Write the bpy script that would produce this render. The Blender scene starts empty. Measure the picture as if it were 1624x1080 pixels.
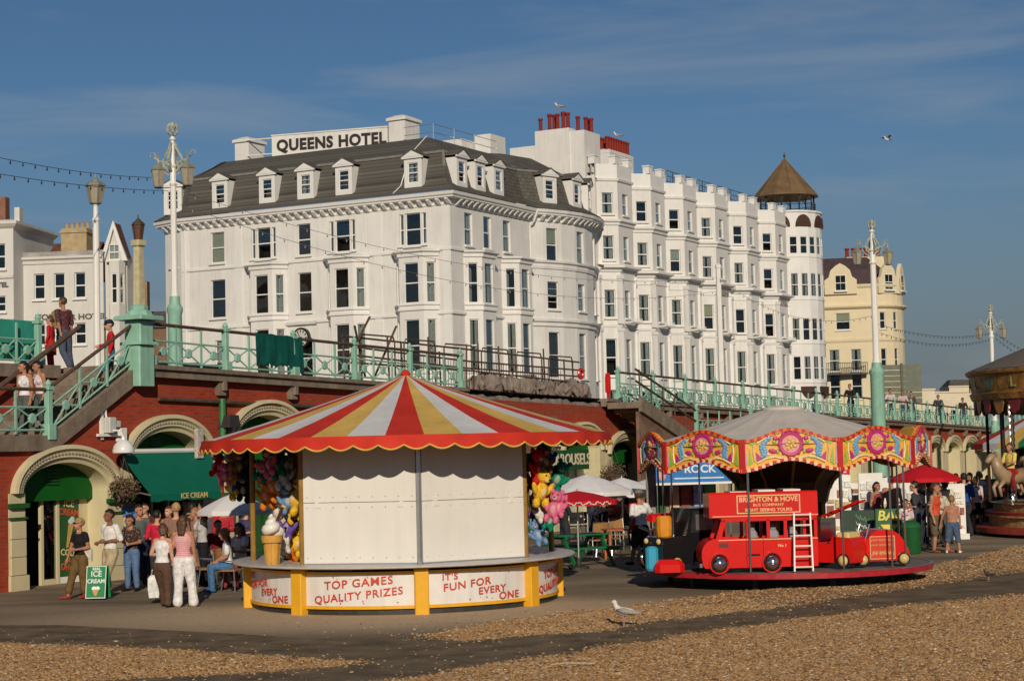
import bpy, bmesh, math, random
import numpy as np
from mathutils import Vector, Matrix, Euler, noise
from mathutils.bvhtree import BVHTree

random.seed(7)
R = math.radians
scn = bpy.context.scene
COL = scn.collection

# ------------------------------------------------------------------ camera
CAMZ, FPX, PITCH, ROLL = 2.7, 2900.0, R(3.44), R(-1.41)
cam_d = bpy.data.cameras.new('camera'); cam = bpy.data.objects.new('camera', cam_d)
COL.objects.link(cam); scn.camera = cam
cam_d.sensor_width = 36.0; cam_d.lens = 36.0 * FPX / 1624.0
cam_d.clip_start = 0.5; cam_d.clip_end = 6000
cam.matrix_world = Matrix.Translation((0, 0, CAMZ)) @ Matrix.Rotation(math.pi/2 + PITCH, 4, 'X') @ Matrix.Rotation(ROLL, 4, 'Z')
CM = cam.matrix_world.copy()

# ------------------------------------------------------------------ world, sun, exposure
SUN_AZ, SUN_EL = R(-4.0), R(22.0)          # azimuth measured to the left of straight behind the camera
world = bpy.data.worlds.new('World'); scn.world = world; world.use_nodes = True
wn, wl = world.node_tree.nodes, world.node_tree.links
wn.clear()
w_out = wn.new('ShaderNodeOutputWorld'); w_bg = wn.new('ShaderNodeBackground')
w_sky = wn.new('ShaderNodeTexSky'); w_sky.sky_type = 'NISHITA'; w_sky.sun_disc = False
w_sky.sun_elevation = SUN_EL; w_sky.sun_rotation = math.pi + SUN_AZ
w_sky.altitude = 10; w_sky.air_density = 1.0; w_sky.dust_density = 0.0; w_sky.ozone_density = 6.0
w_bg.inputs['Strength'].default_value = 0.052
# thin high cloud
w_tc = wn.new('ShaderNodeTexCoord'); w_map = wn.new('ShaderNodeMapping')
w_map.inputs['Rotation'].default_value = (0, R(-13), 0)
w_map.inputs['Location'].default_value = (0.31, 0.0, 0.62)
w_map.inputs['Scale'].default_value = (2.2, 2.2, 15.0)
w_nz = wn.new('ShaderNodeTexNoise'); w_nz.inputs['Scale'].default_value = 1.6
w_nz.inputs['Detail'].default_value = 6; w_nz.inputs['Roughness'].default_value = 0.55; w_nz.inputs['Distortion'].default_value = 0.35
w_cr = wn.new('ShaderNodeValToRGB')
w_cr.color_ramp.elements[0].position = 0.51; w_cr.color_ramp.elements[0].color = (0, 0, 0, 1)
w_cr.color_ramp.elements[1].position = 0.82; w_cr.color_ramp.elements[1].color = (0.6, 0.6, 0.6, 1)
w_tint = wn.new('ShaderNodeMix'); w_tint.data_type = 'RGBA'; w_tint.blend_type = 'MULTIPLY'
w_tint.inputs[0].default_value = 1.0; w_tint.inputs[7].default_value = (0.80, 0.84, 0.84, 1)
w_mix = wn.new('ShaderNodeMix'); w_mix.data_type = 'RGBA'; w_mix.inputs[7].default_value = (5.6, 6.2, 6.8, 1)
wl.new(w_tc.outputs['Generated'], w_map.inputs[0]); wl.new(w_map.outputs[0], w_nz.inputs[0])
wl.new(w_nz.outputs['Fac'], w_cr.inputs[0]); wl.new(w_cr.outputs[0], w_mix.inputs[0])
# grey sea haze thickening towards the horizon, the same all round
w_sep = wn.new('ShaderNodeSeparateXYZ'); w_hz = wn.new('ShaderNodeMapRange'); w_hz.interpolation_type = 'SMOOTHSTEP'
w_hz.inputs[1].default_value = 0.19; w_hz.inputs[2].default_value = 0.0; w_hz.inputs[3].default_value = 0.0; w_hz.inputs[4].default_value = 0.97
w_hm = wn.new('ShaderNodeMix'); w_hm.data_type = 'RGBA'; w_hm.inputs[7].default_value = (2.75, 3.2, 3.55, 1)
wl.new(w_tc.outputs['Generated'], w_sep.inputs[0]); wl.new(w_sep.outputs[2], w_hz.inputs[0]); wl.new(w_hz.outputs[0], w_hm.inputs[0])
wl.new(w_sky.outputs[0], w_tint.inputs[6]); wl.new(w_tint.outputs[2], w_hm.inputs[6]); wl.new(w_hm.outputs[2], w_mix.inputs[6])
wl.new(w_mix.outputs[2], w_bg.inputs[0]); wl.new(w_bg.outputs[0], w_out.inputs[0])

sun_d = bpy.data.lights.new('sun', 'SUN'); sun_d.energy = 3.35; sun_d.angle = R(0.5); sun_d.color = (1.0, 0.88, 0.72)
sun = bpy.data.objects.new('sun', sun_d); COL.objects.link(sun)
SUN_FROM = Vector((-math.sin(SUN_AZ)*math.cos(SUN_EL), -math.cos(SUN_AZ)*math.cos(SUN_EL), math.sin(SUN_EL)))
sun.rotation_euler = (-SUN_FROM).to_track_quat('-Z', 'Y').to_euler()
sun.location = (-10, -20, 30)

scn.view_settings.view_transform = 'Standard'; scn.view_settings.look = 'None'
scn.view_settings.exposure = 0.0; scn.view_settings.gamma = 1.0
scn.view_settings.use_curve_mapping = False
scn.cycles.max_bounces = 5; scn.cycles.diffuse_bounces = 3; scn.cycles.glossy_bounces = 2
scn.cycles.transmission_bounces = 3; scn.cycles.transparent_max_bounces = 8
scn.cycles.use_denoising = True
scn.cycles.caustics_reflective = False; scn.cycles.caustics_refractive = False

# ------------------------------------------------------------------ reading positions of the place off the photograph
def ray(px, py):
    return (CM.to_3x3() @ Vector(((px-812)/FPX, (540-py)/FPX, -1.0)))
def P(px, py, Y):
    d = ray(px, py); return CM.translation + d * (Y / d.y)
def G(px, py, z=0.0):
    d = ray(px, py); return CM.translation + d * ((z - CAMZ) / d.z)
def PL(px, py, p0, n):
    d = ray(px, py); n = Vector(n); return CM.translation + d * ((Vector(p0) - CM.translation).dot(n) / d.dot(n))

# ------------------------------------------------------------------ materials
MATS = {}
def mat(name, col, rough=0.6, var=0.12, scale=4.0, bump=0.0, bscale=30.0, metal=0.0, spec=None, dirt=0.0, emit=0.0):
    if name in MATS: return MATS[name]
    m = bpy.data.materials.new(name); m.use_nodes = True
    nt = m.node_tree; N, L = nt.nodes, nt.links
    b = N['Principled BSDF']
    b.inputs['Roughness'].default_value = rough; b.inputs['Metallic'].default_value = metal
    b.inputs['Specular IOR Level'].default_value = spec if spec is not None else (0.18 if rough > 0.55 else 0.45)
    geo = N.new('ShaderNodeNewGeometry')
    nz = N.new('ShaderNodeTexNoise'); nz.inputs['Scale'].default_value = scale; nz.inputs['Detail'].default_value = 5
    nz.inputs['Roughness'].default_value = 0.65
    L.new(geo.outputs['Position'], nz.inputs['Vector'])
    mr = N.new('ShaderNodeMapRange'); mr.inputs[1].default_value = 0.3; mr.inputs[2].default_value = 0.7
    mr.inputs[3].default_value = 1.0 - var; mr.inputs[4].default_value = 1.0 + var
    L.new(nz.outputs['Fac'], mr.inputs[0])
    mx = N.new('ShaderNodeMix'); mx.data_type = 'RGBA'; mx.blend_type = 'MULTIPLY'; mx.inputs[0].default_value = 1.0
    mx.inputs[6].default_value = (*col, 1); L.new(mr.outputs[0], mx.inputs[7])
    last = mx.outputs[2]
    if dirt > 0:   # streaks of grime running down
        mp = N.new('ShaderNodeMapping'); mp.inputs['Scale'].default_value = (5.0, 5.0, 0.35)
        L.new(geo.outputs['Position'], mp.inputs[0])
        n2 = N.new('ShaderNodeTexNoise'); n2.inputs['Scale'].default_value = 1.3; n2.inputs['Detail'].default_value = 6
        L.new(mp.outputs[0], n2.inputs['Vector'])
        cr = N.new('ShaderNodeValToRGB'); cr.color_ramp.elements[0].position = 0.5; cr.color_ramp.elements[1].position = 0.78
        L.new(n2.outputs['Fac'], cr.inputs[0])
        ml = N.new('ShaderNodeMath'); ml.operation = 'MULTIPLY'; ml.inputs[1].default_value = dirt
        L.new(cr.outputs[0], ml.inputs[0])
        m2 = N.new('ShaderNodeMix'); m2.data_type = 'RGBA'; L.new(ml.outputs[0], m2.inputs[0])
        L.new(last, m2.inputs[6]); m2.inputs[7].default_value = (col[0]*0.35+0.02, col[1]*0.32+0.02, col[2]*0.28+0.015, 1)
        last = m2.outputs[2]
    L.new(last, b.inputs['Base Color'])
    if emit:
        L.new(last, b.inputs['Emission Color']); b.inputs['Emission Strength'].default_value = emit
    if bump > 0:
        nb = N.new('ShaderNodeTexNoise'); nb.inputs['Scale'].default_value = bscale; nb.inputs['Detail'].default_value = 4
        L.new(geo.outputs['Position'], nb.inputs['Vector'])
        bp = N.new('ShaderNodeBump'); bp.inputs['Strength'].default_value = bump; bp.inputs['Distance'].default_value = 0.02
        L.new(nb.outputs['Fac'], bp.inputs['Height']); L.new(bp.outputs[0], b.inputs['Normal'])
    MATS[name] = m
    return m

def glass_mat(name, tint=(0.80, 0.84, 0.84), refl=0.035):
    if name in MATS: return MATS[name]
    m = bpy.data.materials.new(name); m.use_nodes = True
    N, L = m.node_tree.nodes, m.node_tree.links
    N.remove(N['Principled BSDF'])
    tr = N.new('ShaderNodeBsdfTransparent'); tr.inputs[0].default_value = (*tint, 1)
    gl = N.new('ShaderNodeBsdfGlossy'); gl.inputs['Roughness'].default_value = 0.03; gl.inputs[0].default_value = (0.9, 0.95, 1, 1)
    nz = N.new('ShaderNodeTexNoise'); nz.inputs['Scale'].default_value = 0.9
    geo = N.new('ShaderNodeNewGeometry'); L.new(geo.outputs['Position'], nz.inputs['Vector'])
    bp = N.new('ShaderNodeBump'); bp.inputs['Strength'].default_value = 0.25; bp.inputs['Distance'].default_value = 0.05
    L.new(nz.outputs['Fac'], bp.inputs['Height']); L.new(bp.outputs[0], gl.inputs['Normal'])
    fr = N.new('ShaderNodeLayerWeight'); fr.inputs['Blend'].default_value = 0.25
    mr = N.new('ShaderNodeMapRange'); mr.inputs[3].default_value = refl; mr.inputs[4].default_value = 0.65
    L.new(fr.outputs['Facing'], mr.inputs[0])
    mx = N.new('ShaderNodeMixShader'); L.new(mr.outputs[0], mx.inputs[0]); L.new(tr.outputs[0], mx.inputs[1]); L.new(gl.outputs[0], mx.inputs[2])
    L.new(mx.outputs[0], N['Material Output'].inputs[0])
    MATS[name] = m
    return m

def brick_mat(name, c1, c2, mortar, scale=1.0, axis_rot=0.0, stain=0.62, bw=0.23, rh=0.078, ms=0.009, sc=(0.30,0.22,0.17)):
    m = bpy.data.materials.new(name); m.use_nodes = True
    N, L = m.node_tree.nodes, m.node_tree.links; b = N['Principled BSDF']
    tc = N.new('ShaderNodeTexCoord')
    mp = N.new('ShaderNodeMapping'); mp.inputs['Rotation'].default_value = (R(90), 0, 0)
    L.new(tc.outputs['Object'], mp.inputs[0])
    br = N.new('ShaderNodeTexBrick'); br.inputs['Scale'].default_value = scale
    br.inputs['Brick Width'].default_value = bw; br.inputs['Row Height'].default_value = rh; br.inputs['Mortar Size'].default_value = ms
    br.inputs['Color1'].default_value = (*c1, 1); br.inputs['Color2'].default_value = (*c2, 1); br.inputs['Mortar'].default_value = (*mortar, 1)
    L.new(mp.outputs[0], br.inputs[0])
    nz = N.new('ShaderNodeTexNoise'); nz.inputs['Scale'].default_value = 1.1; nz.inputs['Detail'].default_value = 7; nz.inputs['Roughness'].default_value = 0.7
    L.new(tc.outputs['Object'], nz.inputs['Vector'])
    cr = N.new('ShaderNodeValToRGB'); cr.color_ramp.elements[0].position = 0.38; cr.color_ramp.elements[1].position = 0.74
    cr.color_ramp.elements[1].color = (stain, stain, stain, 1)
    L.new(nz.outputs['Fac'], cr.inputs[0])
    mx = N.new('ShaderNodeMix'); mx.data_type = 'RGBA'; L.new(cr.outputs[0], mx.inputs[0])
    L.new(br.outputs[0], mx.inputs[6]); mx.inputs[7].default_value = (*sc, 1)
    L.new(mx.outputs[2], b.inputs['Base Color']); b.inputs['Roughness'].default_value = 0.85; b.inputs['Specular IOR Level'].default_value = 0.12
    bp = N.new('ShaderNodeBump'); bp.inputs['Strength'].default_value = 0.6; bp.inputs['Distance'].default_value = 0.01; bp.invert = True
    L.new(br.outputs['Fac'], bp.inputs['Height']); L.new(bp.outputs[0], b.inputs['Normal'])
    MATS[name] = m
    return m

# ------------------------------------------------------------------ mesh builder
class MB:
    def __init__(s): s.v = []; s.f = []; s.m = []; s.M = Matrix.Identity(4); s.mi = 0
    def _add(s, vs, fs):
        o = len(s.v); M = s.M
        s.v.extend([tuple(M @ Vector(p)) for p in vs])
        s.f.extend([tuple(o+i for i in f) for f in fs]); s.m.extend([s.mi]*len(fs))
        return s
    def poly(s, pts): return s._add(pts, [tuple(range(len(pts)))])
    def box(s, x0, x1, y0, y1, z0, z1):
        vs = [(x0,y0,z0),(x1,y0,z0),(x1,y1,z0),(x0,y1,z0),(x0,y0,z1),(x1,y0,z1),(x1,y1,z1),(x0,y1,z1)]
        return s._add(vs, [(0,3,2,1),(4,5,6,7),(0,1,5,4),(1,2,6,5),(2,3,7,6),(3,0,4,7)])
    def cbox(s, c, d): return s.box(c[0]-d[0]/2, c[0]+d[0]/2, c[1]-d[1]/2, c[1]+d[1]/2, c[2]-d[2]/2, c[2]+d[2]/2)
    def bbox(s, x0, x1, y0, y1, z0, z1, b):     # box with chamfered vertical and top edges
        pts = [(x0+b,y0),(x1-b,y0),(x1,y0+b),(x1,y1-b),(x1-b,y1),(x0+b,y1),(x0,y1-b),(x0,y0+b)]
        cx, cy = (x0+x1)/2, (y0+y1)/2
        kx, ky = max(1-2*b/(x1-x0), .1), max(1-2*b/(y1-y0), .1)
        ins = [(cx+(x-cx)*kx, cy+(y-cy)*ky) for x, y in pts]
        return s.loft([[(x,y,z0) for x,y in pts], [(x,y,z1-b) for x,y in pts], [(x,y,z1) for x,y in ins]], True, True)
    def loft(s, rings, cap0=True, cap1=True, closed=True):
        n = len(rings[0]); vs = [p for r in rings for p in r]; fs = []
        for i in range(len(rings)-1):
            for j in range(n if closed else n-1):
                k = (j+1) % n
                fs.append((i*n+j, i*n+k, (i+1)*n+k, (i+1)*n+j))
        if cap0: fs.append(tuple(reversed(range(n))))
        if cap1: fs.append(tuple((len(rings)-1)*n+j for j in range(n)))
        return s._add(vs, fs)
    def prism(s, poly, z0, z1):
        return s.loft([[(x,y,z0) for x,y in poly], [(x,y,z1) for x,y in poly]])
    def prismy(s, poly, y0, y1):     # polygon in x,z pushed along y
        return s.loft([[(x,y0,z) for x,z in poly], [(x,y1,z) for x,z in poly]])
    def lathe(s, prof, n=16, c=(0,0,0), a0=0.0, a1=None, cap=True):
        full = a1 is None; A = 2*math.pi if full else a1-a0
        k = n if full else n+1
        rings = [[(c[0]+r*math.cos(a0+A*j/n), c[1]+r*math.sin(a0+A*j/n), c[2]+z) for j in range(k)] for r, z in prof]
        return s.loft(rings, cap and full, cap and full, full)
    def tube(s, pts, r, n=6, taper=None):
        pts = [Vector(p) for p in pts]; rings = []
        up = Vector((0,0,1))
        for i, p in enumerate(pts):
            t = (pts[min(i+1, len(pts)-1)] - pts[max(i-1, 0)])
            if t.length < 1e-9: t = Vector((0,0,1))
            t.normalize()
            a = t.cross(up if abs(t.z) < 0.95 else Vector((1,0,0))).normalized(); b = a.cross(t).normalized()
            rr = r if taper is None else taper[i]
            rings.append([tuple(p + (a*math.cos(2*math.pi*j/n) + b*math.sin(2*math.pi*j/n))*rr) for j in range(n)])
        return s.loft(rings)
    def cyl(s, p0, p1, r, n=10, r1=None): return s.tube([p0, p1], r, n, [r, r if r1 is None else r1])
    def ell(s, c, d, n=12, m=8, rot=None):
        rings = []; Rm = rot or Matrix.Identity(3)
        for i in range(m+1):
            ph = -math.pi/2 + math.pi*min(max(i/m, 0.02), 0.98); rr, zz = math.cos(ph), math.sin(ph)
            rings.append([tuple(Vector(c) + Rm @ Vector((d[0]*rr*math.cos(2*math.pi*j/n), d[1]*rr*math.sin(2*math.pi*j/n), d[2]*zz))) for j in range(n)])
        return s.loft(rings)
    def seg_wall(s, p0, p1, z0, z1, holes=(), depth=0.22, mi_in=None):
        """upright wall from p0 to p1 (x,y), outer side to the right of travel; holes = (u0,u1,z0,z1)"""
        p0, p1 = Vector((*p0, 0)), Vector((*p1, 0)); d = (p1-p0); L = d.length; d.normalize()
        nin = Vector((-d.y, d.x, 0))
        us = sorted({0.0, L, *[h[0] for h in holes], *[h[1] for h in holes]}); zs = sorted({z0, z1, *[h[2] for h in holes], *[h[3] for h in holes]})
        us = [u for u in us if -1e-6 <= u <= L+1e-6]; zs = [z for z in zs if z0-1e-6 <= z <= z1+1e-6]
        pt = lambda u, z, w=0: tuple(p0 + d*u + nin*w + Vector((0,0,z)))
        for i in range(len(us)-1):
            for j in range(len(zs)-1):
                cu, cz = (us[i]+us[i+1])/2, (zs[j]+zs[j+1])/2
                if any(h[0] < cu < h[1] and h[2] < cz < h[3] for h in holes): continue
                s._add([pt(us[i],zs[j]), pt(us[i+1],zs[j]), pt(us[i+1],zs[j+1]), pt(us[i],zs[j+1])], [(0,1,2,3)])
        for h in holes:
            a, b, c, e = h[:4]; D = depth
            for q in ([(a,c,0),(a,c,D),(a,e,D),(a,e,0)], [(b,c,0),(b,e,0),(b,e,D),(b,c,D)], [(a,c,0),(b,c,0),(b,c,D),(a,c,D)], [(a,e,0),(a,e,D),(b,e,D),(b,e,0)]):
                s._add([pt(u,z,w) for u,z,w in q], [(0,1,2,3)])
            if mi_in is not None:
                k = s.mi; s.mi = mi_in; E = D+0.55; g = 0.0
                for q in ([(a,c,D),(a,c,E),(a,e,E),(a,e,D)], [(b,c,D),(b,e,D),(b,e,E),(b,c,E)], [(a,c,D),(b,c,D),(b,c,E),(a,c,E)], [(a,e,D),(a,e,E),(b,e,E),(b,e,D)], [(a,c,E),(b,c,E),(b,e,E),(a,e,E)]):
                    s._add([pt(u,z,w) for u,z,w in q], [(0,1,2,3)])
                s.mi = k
        return s
    def mesh(s, name, mats, smooth=False, angle=None):
        me = bpy.data.meshes.new(name); me.from_pydata(s.v, [], s.f)
        for m in (mats if isinstance(mats, (list, tuple)) else [mats]): me.materials.append(m)
        me.polygons.foreach_set('material_index', s.m)
        if smooth: me.polygons.foreach_set('use_smooth', [True]*len(me.polygons))
        me.update()
        if smooth and angle:
            bm = bmesh.new(); bm.from_mesh(me)
            for e in bm.edges:
                if len(e.link_faces) == 2 and e.calc_face_angle(0) > angle: e.smooth = False
            bm.to_mesh(me); bm.free()
        return me
    def build(s, name, mats, parent=None, loc=(0,0,0), rot=(0,0,0), smooth=False, angle=None):
        return place(name, s.mesh(name, mats, smooth, angle), parent, loc, rot)

def place(name, me, parent=None, loc=(0,0,0), rot=(0,0,0)):
    o = bpy.data.objects.new(name, me); COL.objects.link(o)
    o.parent = parent; o.location = loc; o.rotation_euler = rot
    return o
def empty(name, loc=(0,0,0), rz=0.0, label=None, cat=None, group=None):
    o = bpy.data.objects.new(name, None); COL.objects.link(o); o.empty_display_size = 0.2
    o.location = loc; o.rotation_euler = (0, 0, rz)
    if label: tag(o, label, cat, group)
    return o
def tag(o, label, cat, group=None):
    o['label'] = label; o['category'] = cat
    if group: o['group'] = group
    return o
def kind(o, k, label=None):
    o['kind'] = k
    if label: o['label'] = label
    return o
def children_of(o): return [c for c in bpy.data.objects if c.parent == o]
KIDS = {}
def copy_tree(o, parent=None, depth=0, kids=None):
    c = o.copy(); COL.objects.link(c); c.parent = parent
    if kids is None:
        kids = {}
        for q in bpy.data.objects:
            if q.parent: kids.setdefault(q.parent.name, []).append(q)
    for ch in kids.get(o.name, []): copy_tree(ch, c, depth+1, kids)
    return c

WORK = bpy.data.scenes.new('workbench')          # empty scene in which shapes are evaluated quickly; removed at the end
def evaluated_mesh(o):
    WORK.collection.objects.link(o); vl = WORK.view_layers[0]; vl.update()
    return bpy.data.meshes.new_from_object(o.evaluated_get(vl.depsgraph))
def text_mesh(txt, size=1.0, depth=0.01, mats=None, bold=0.0, align='CENTER', spacing=1.0, shear=0.0):
    cu = bpy.data.curves.new('lettering', 'FONT'); cu.body = txt; cu.size = size; cu.extrude = depth; cu.offset = bold
    cu.align_x = align; cu.align_y = 'CENTER'; cu.space_character = spacing; cu.shear = shear; cu.resolution_u = 3
    o = bpy.data.objects.new('lettering', cu)
    me = evaluated_mesh(o)
    bpy.data.objects.remove(o); bpy.data.curves.remove(cu)
    me.materials.clear(); me.materials.append(mats)
    me.polygons.foreach_set('material_index', [0]*len(me.polygons))
    return me
def lettering(txt, size, m, parent, loc, rot=(R(90),0,0), depth=0.008, bold=0.0, sx=1.0, align='CENTER', spacing=1.0, shear=0.0, name='lettering'):
    o = place(name, text_mesh(txt, size, depth, m, bold, align, spacing, shear), parent, loc, rot)
    o.scale = (sx, 1, 1)
    return o

# shared materials
M_WHITE = mat('white_stucco', (0.72, 0.70, 0.655), 0.75, 0.07, 0.6, 0.15, 12, dirt=0.20)
M_WHITE2 = mat('white_trim', (0.74, 0.725, 0.685), 0.6, 0.05, 1.2, dirt=0.08)
M_SLATE = brick_mat('slate', (0.140,0.130,0.110), (0.092,0.086,0.076), (0.05,0.047,0.043), stain=0.5, bw=0.34, rh=0.23, ms=0.016, sc=(0.10,0.095,0.075))
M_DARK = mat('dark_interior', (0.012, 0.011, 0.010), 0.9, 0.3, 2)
M_GLASS = glass_mat('window_glass')
M_CURT = mat('curtain_cloth', (0.55, 0.53, 0.48), 0.9, 0.2, 6)
M_BLIND = mat('cream_blind', (0.62, 0.56, 0.36), 0.9, 0.08, 3)
M_BROWN_BLIND = mat('brown_board', (0.055, 0.035, 0.025), 0.6, 0.15, 3)
M_MINT = mat('mint_paint', (0.27, 0.49, 0.37), 0.5, 0.14, 3, 0.1, 40, dirt=0.35)
M_IRON = mat('dark_iron', (0.035, 0.033, 0.03), 0.55, 0.2, 8)
M_RUST = mat('rusty_rail', (0.10, 0.065, 0.045), 0.7, 0.35, 6, 0.2, 40)
M_STONE = mat('weathered_stone', (0.22, 0.17, 0.125), 0.85, 0.3, 2.5, 0.5, 20, dirt=0.4)
M_CREAM = mat('cream_stucco', (0.62, 0.54, 0.33), 0.7, 0.08, 1.5, 0.15, 20, dirt=0.15)
M_BRICK = brick_mat('red_brick', (0.44, 0.048, 0.02), (0.31, 0.032, 0.015), (0.24, 0.085, 0.05), stain=0.45, sc=(0.30, 0.10, 0.06))
M_GREEN = mat('green_paint', (0.012, 0.10, 0.018), 0.45, 0.15, 4)
M_CHROME = mat('chrome', (0.75, 0.75, 0.75), 0.18, 0.05, 5, metal=1.0)
M_ALU = mat('aluminium', (0.62, 0.62, 0.60), 0.35, 0.1, 12, metal=0.9)
M_RED = mat('red_gloss', (0.60, 0.012, 0.008), 0.28, 0.06, 5)
M_YELLOW = mat('yellow_gloss', (0.78, 0.40, 0.02), 0.35, 0.08, 5, dirt=0.08)
M_WPAINT = mat('white_paint', (0.80, 0.77, 0.70), 0.45, 0.05, 3, dirt=0.05)
M_BLACK = mat('black_gloss', (0.012, 0.012, 0.013), 0.22, 0.1, 6)
M_WHITECLOTH = mat('white_cloth', (0.74, 0.72, 0.70), 0.85, 0.07, 4, 0.15, 60)
# ================================================================== the ground
m = bpy.data.materials.new('asphalt'); m.use_nodes = True; M_ASPHALT = m
N, L = m.node_tree.nodes, m.node_tree.links; b = N['Principled BSDF']; b.inputs['Roughness'].default_value = 0.9
geo = N.new('ShaderNodeNewGeometry')
n1 = N.new('ShaderNodeTexNoise'); n1.inputs['Scale'].default_value = 0.22; n1.inputs['Detail'].default_value = 6; n1.inputs['Roughness'].default_value = 0.6
n2 = N.new('ShaderNodeTexNoise'); n2.inputs['Scale'].default_value = 9; n2.inputs['Detail'].default_value = 8; n2.inputs['Roughness'].default_value = 0.75
mpa = N.new('ShaderNodeMapping'); mpa.inputs['Rotation'].default_value = (0, 0, R(-12)); mpa.inputs['Scale'].default_value = (0.55, 2.2, 1)
L.new(geo.outputs['Position'], mpa.inputs[0]); L.new(mpa.outputs[0], n1.inputs['Vector']); L.new(geo.outputs['Position'], n2.inputs['Vector'])
c1 = N.new('ShaderNodeValToRGB'); c1.color_ramp.elements[0].position = 0.36; c1.color_ramp.elements[0].color = (0.125, 0.092, 0.056, 1)
c1.color_ramp.elements[1].position = 0.66; c1.color_ramp.elements[1].color = (0.34, 0.25, 0.15, 1)
L.new(n1.outputs['Fac'], c1.inputs[0])
mr = N.new('ShaderNodeMapRange'); mr.inputs[1].default_value = 0.3; mr.inputs[2].default_value = 0.72; mr.inputs[3].default_value = 0.72; mr.inputs[4].default_value = 1.22
L.new(n2.outputs['Fac'], mr.inputs[0])
mx = N.new('ShaderNodeMix'); mx.data_type = 'RGBA'; mx.blend_type = 'MULTIPLY'; mx.inputs[0].default_value = 1
# pale, sea-bleached patch worn around the kiosk
mpk = N.new('ShaderNodeMapping'); mpk.vector_type = 'POINT'; mpk.inputs['Location'].default_value = (2.6/6.5, -31.3/3.4, 0); mpk.inputs['Scale'].default_value = (1/6.5, 1/3.4, 0)
L.new(geo.outputs['Position'], mpk.inputs[0]); vl = N.new('ShaderNodeVectorMath'); vl.operation = 'LENGTH'; L.new(mpk.outputs[0], vl.inputs[0])
ad = N.new('ShaderNodeMath'); ad.operation = 'ADD'; L.new(vl.outputs['Value'], ad.inputs[0]); L.new(n1.outputs['Fac'], ad.inputs[1])
mk = N.new('ShaderNodeMapRange'); mk.interpolation_type = 'SMOOTHSTEP'; mk.inputs[1].default_value = 1.65; mk.inputs[2].default_value = 0.95; L.new(ad.outputs[0], mk.inputs[0])
mxk = N.new('ShaderNodeMix'); mxk.data_type = 'RGBA'; mxk.inputs[7].default_value = (0.52, 0.385, 0.235, 1); L.new(mk.outputs[0], mxk.inputs[0]); L.new(c1.outputs[0], mxk.inputs[6])
L.new(mxk.outputs[2], mx.inputs[6]); L.new(mr.outputs[0], mx.inputs[7]); L.new(mx.outputs[2], b.inputs['Base Color'])
bp = N.new('ShaderNodeBump'); bp.inputs['Strength'].default_value = 0.5; bp.inputs['Distance'].default_value = 0.015
L.new(n2.outputs['Fac'], bp.inputs['Height']); L.new(bp.outputs[0], b.inputs['Normal'])

mb = MB(); mb.poly([(-900,-300,0),(900,-300,0),(900,3000,0),(-900,3000,0)])
kind(mb.build('lower_promenade', M_ASPHALT), 'structure', 'worn grey brown asphalt of the lower seafront promenade')

# ---- darker tarred path along the edge of the beach
pth = [(-700,975),(-300,984),(0,991),(96,991),(192,996),(384,1005),(504,1013),(624,1011),(690,1008),(780,1005),(961,990),(1116,968),(1350,938),(1624,897),(2000,850),(2600,1000),(2600,2400),(-1400,2400),(-1400,1100)]
pp_ = []
for (xa, ya), (xb, yb) in zip(pth, pth[1:]+pth[:1]):
    for k in range(6): g_ = G(xa+(xb-xa)*k/6, ya+(yb-ya)*k/6); pp_.append((g_.x, g_.y+0.10*noise.noise(Vector((g_.x*0.9,g_.y*0.9,0))), 0.004))
mb = MB(); mb.poly(pp_); kind(mb.build('path', mat('dark_tar', (0.165,0.122,0.074), 0.9, 0.5, 1.7, 0.6, 30)), 'structure', 'darker tarred path along the edge of the shingle')

# ---- shingle: a low spread of pebbles whose edges follow the photograph
SH = [
 [(620,1080),(700,1068),(780,1055),(880,1041),(987,1024),(1090,1009),(1200,993),(1400,966),(1624,940),(1900,905),(2300,1100),(2600,1500),(900,1700),(300,1400)],
 [(690,1006),(740,1014),(780,1011),(883,1003),(961,998),(1013,985),(1116,975),(1200,965),(1350,946),(1500,924),(1624,905),(1950,862),(1900,838),(1624,864),(1560,880),(1460,903),(1380,912),(1240,925),(1200,934),(1142,942),(1064,951),(974,964),(883,975),(780,990)],
 [(-500,1000),(-200,1012),(0,1020),(144,1026),(288,1034),(432,1041),(552,1050),(528,1055),(384,1066),(192,1076),(60,1085),(-100,1130),(-500,1300)],
]
SHG = [[(G(x,y).x, G(x,y).y) for x, y in pl] for pl in SH]
def shingle_sd(X, Y):
    """signed distance (inside positive) to the shingle spreads, edges roughened"""
    best = np.full(X.shape, -1e9)
    for pl in SHG:
        A = np.array(pl); B = np.roll(A, -1, axis=0); d = np.full(X.shape, 1e9); ins = np.zeros(X.shape, bool)
        for (ax, ay), (bx, by) in zip(A, B):
            ex, ey = bx-ax, by-ay; t = np.clip(((X-ax)*ex+(Y-ay)*ey)/(ex*ex+ey*ey+1e-12), 0, 1)
            d = np.minimum(d, np.hypot(X-ax-t*ex, Y-ay-t*ey))
            c = ((ay > Y) != (by > Y)) & (X < (bx-ax)*(Y-ay)/(by-ay+1e-12)+ax)
            ins ^= c
        best = np.maximum(best, np.where(ins, d, -d))
    return best
def lump(X, Y, k, s):
    rs = np.random.RandomState(s); r = np.zeros(X.shape)
    for i in range(14):
        a = rs.rand()*6.28; f = k*(0.5+1.6*rs.rand()); r += np.sin(X*f*np.cos(a)+Y*f*np.sin(a)+rs.rand()*6.28)
    return r/14.0
gx = np.arange(-13, 22, 0.11); gy = np.arange(9, 50, 0.11); XX, YY = np.meshgrid(gx, gy)
SD = shingle_sd(XX, YY) + 0.28*lump(XX, YY, 3.0, 3) + 0.12*lump(XX, YY, 9.0, 4)
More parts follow.
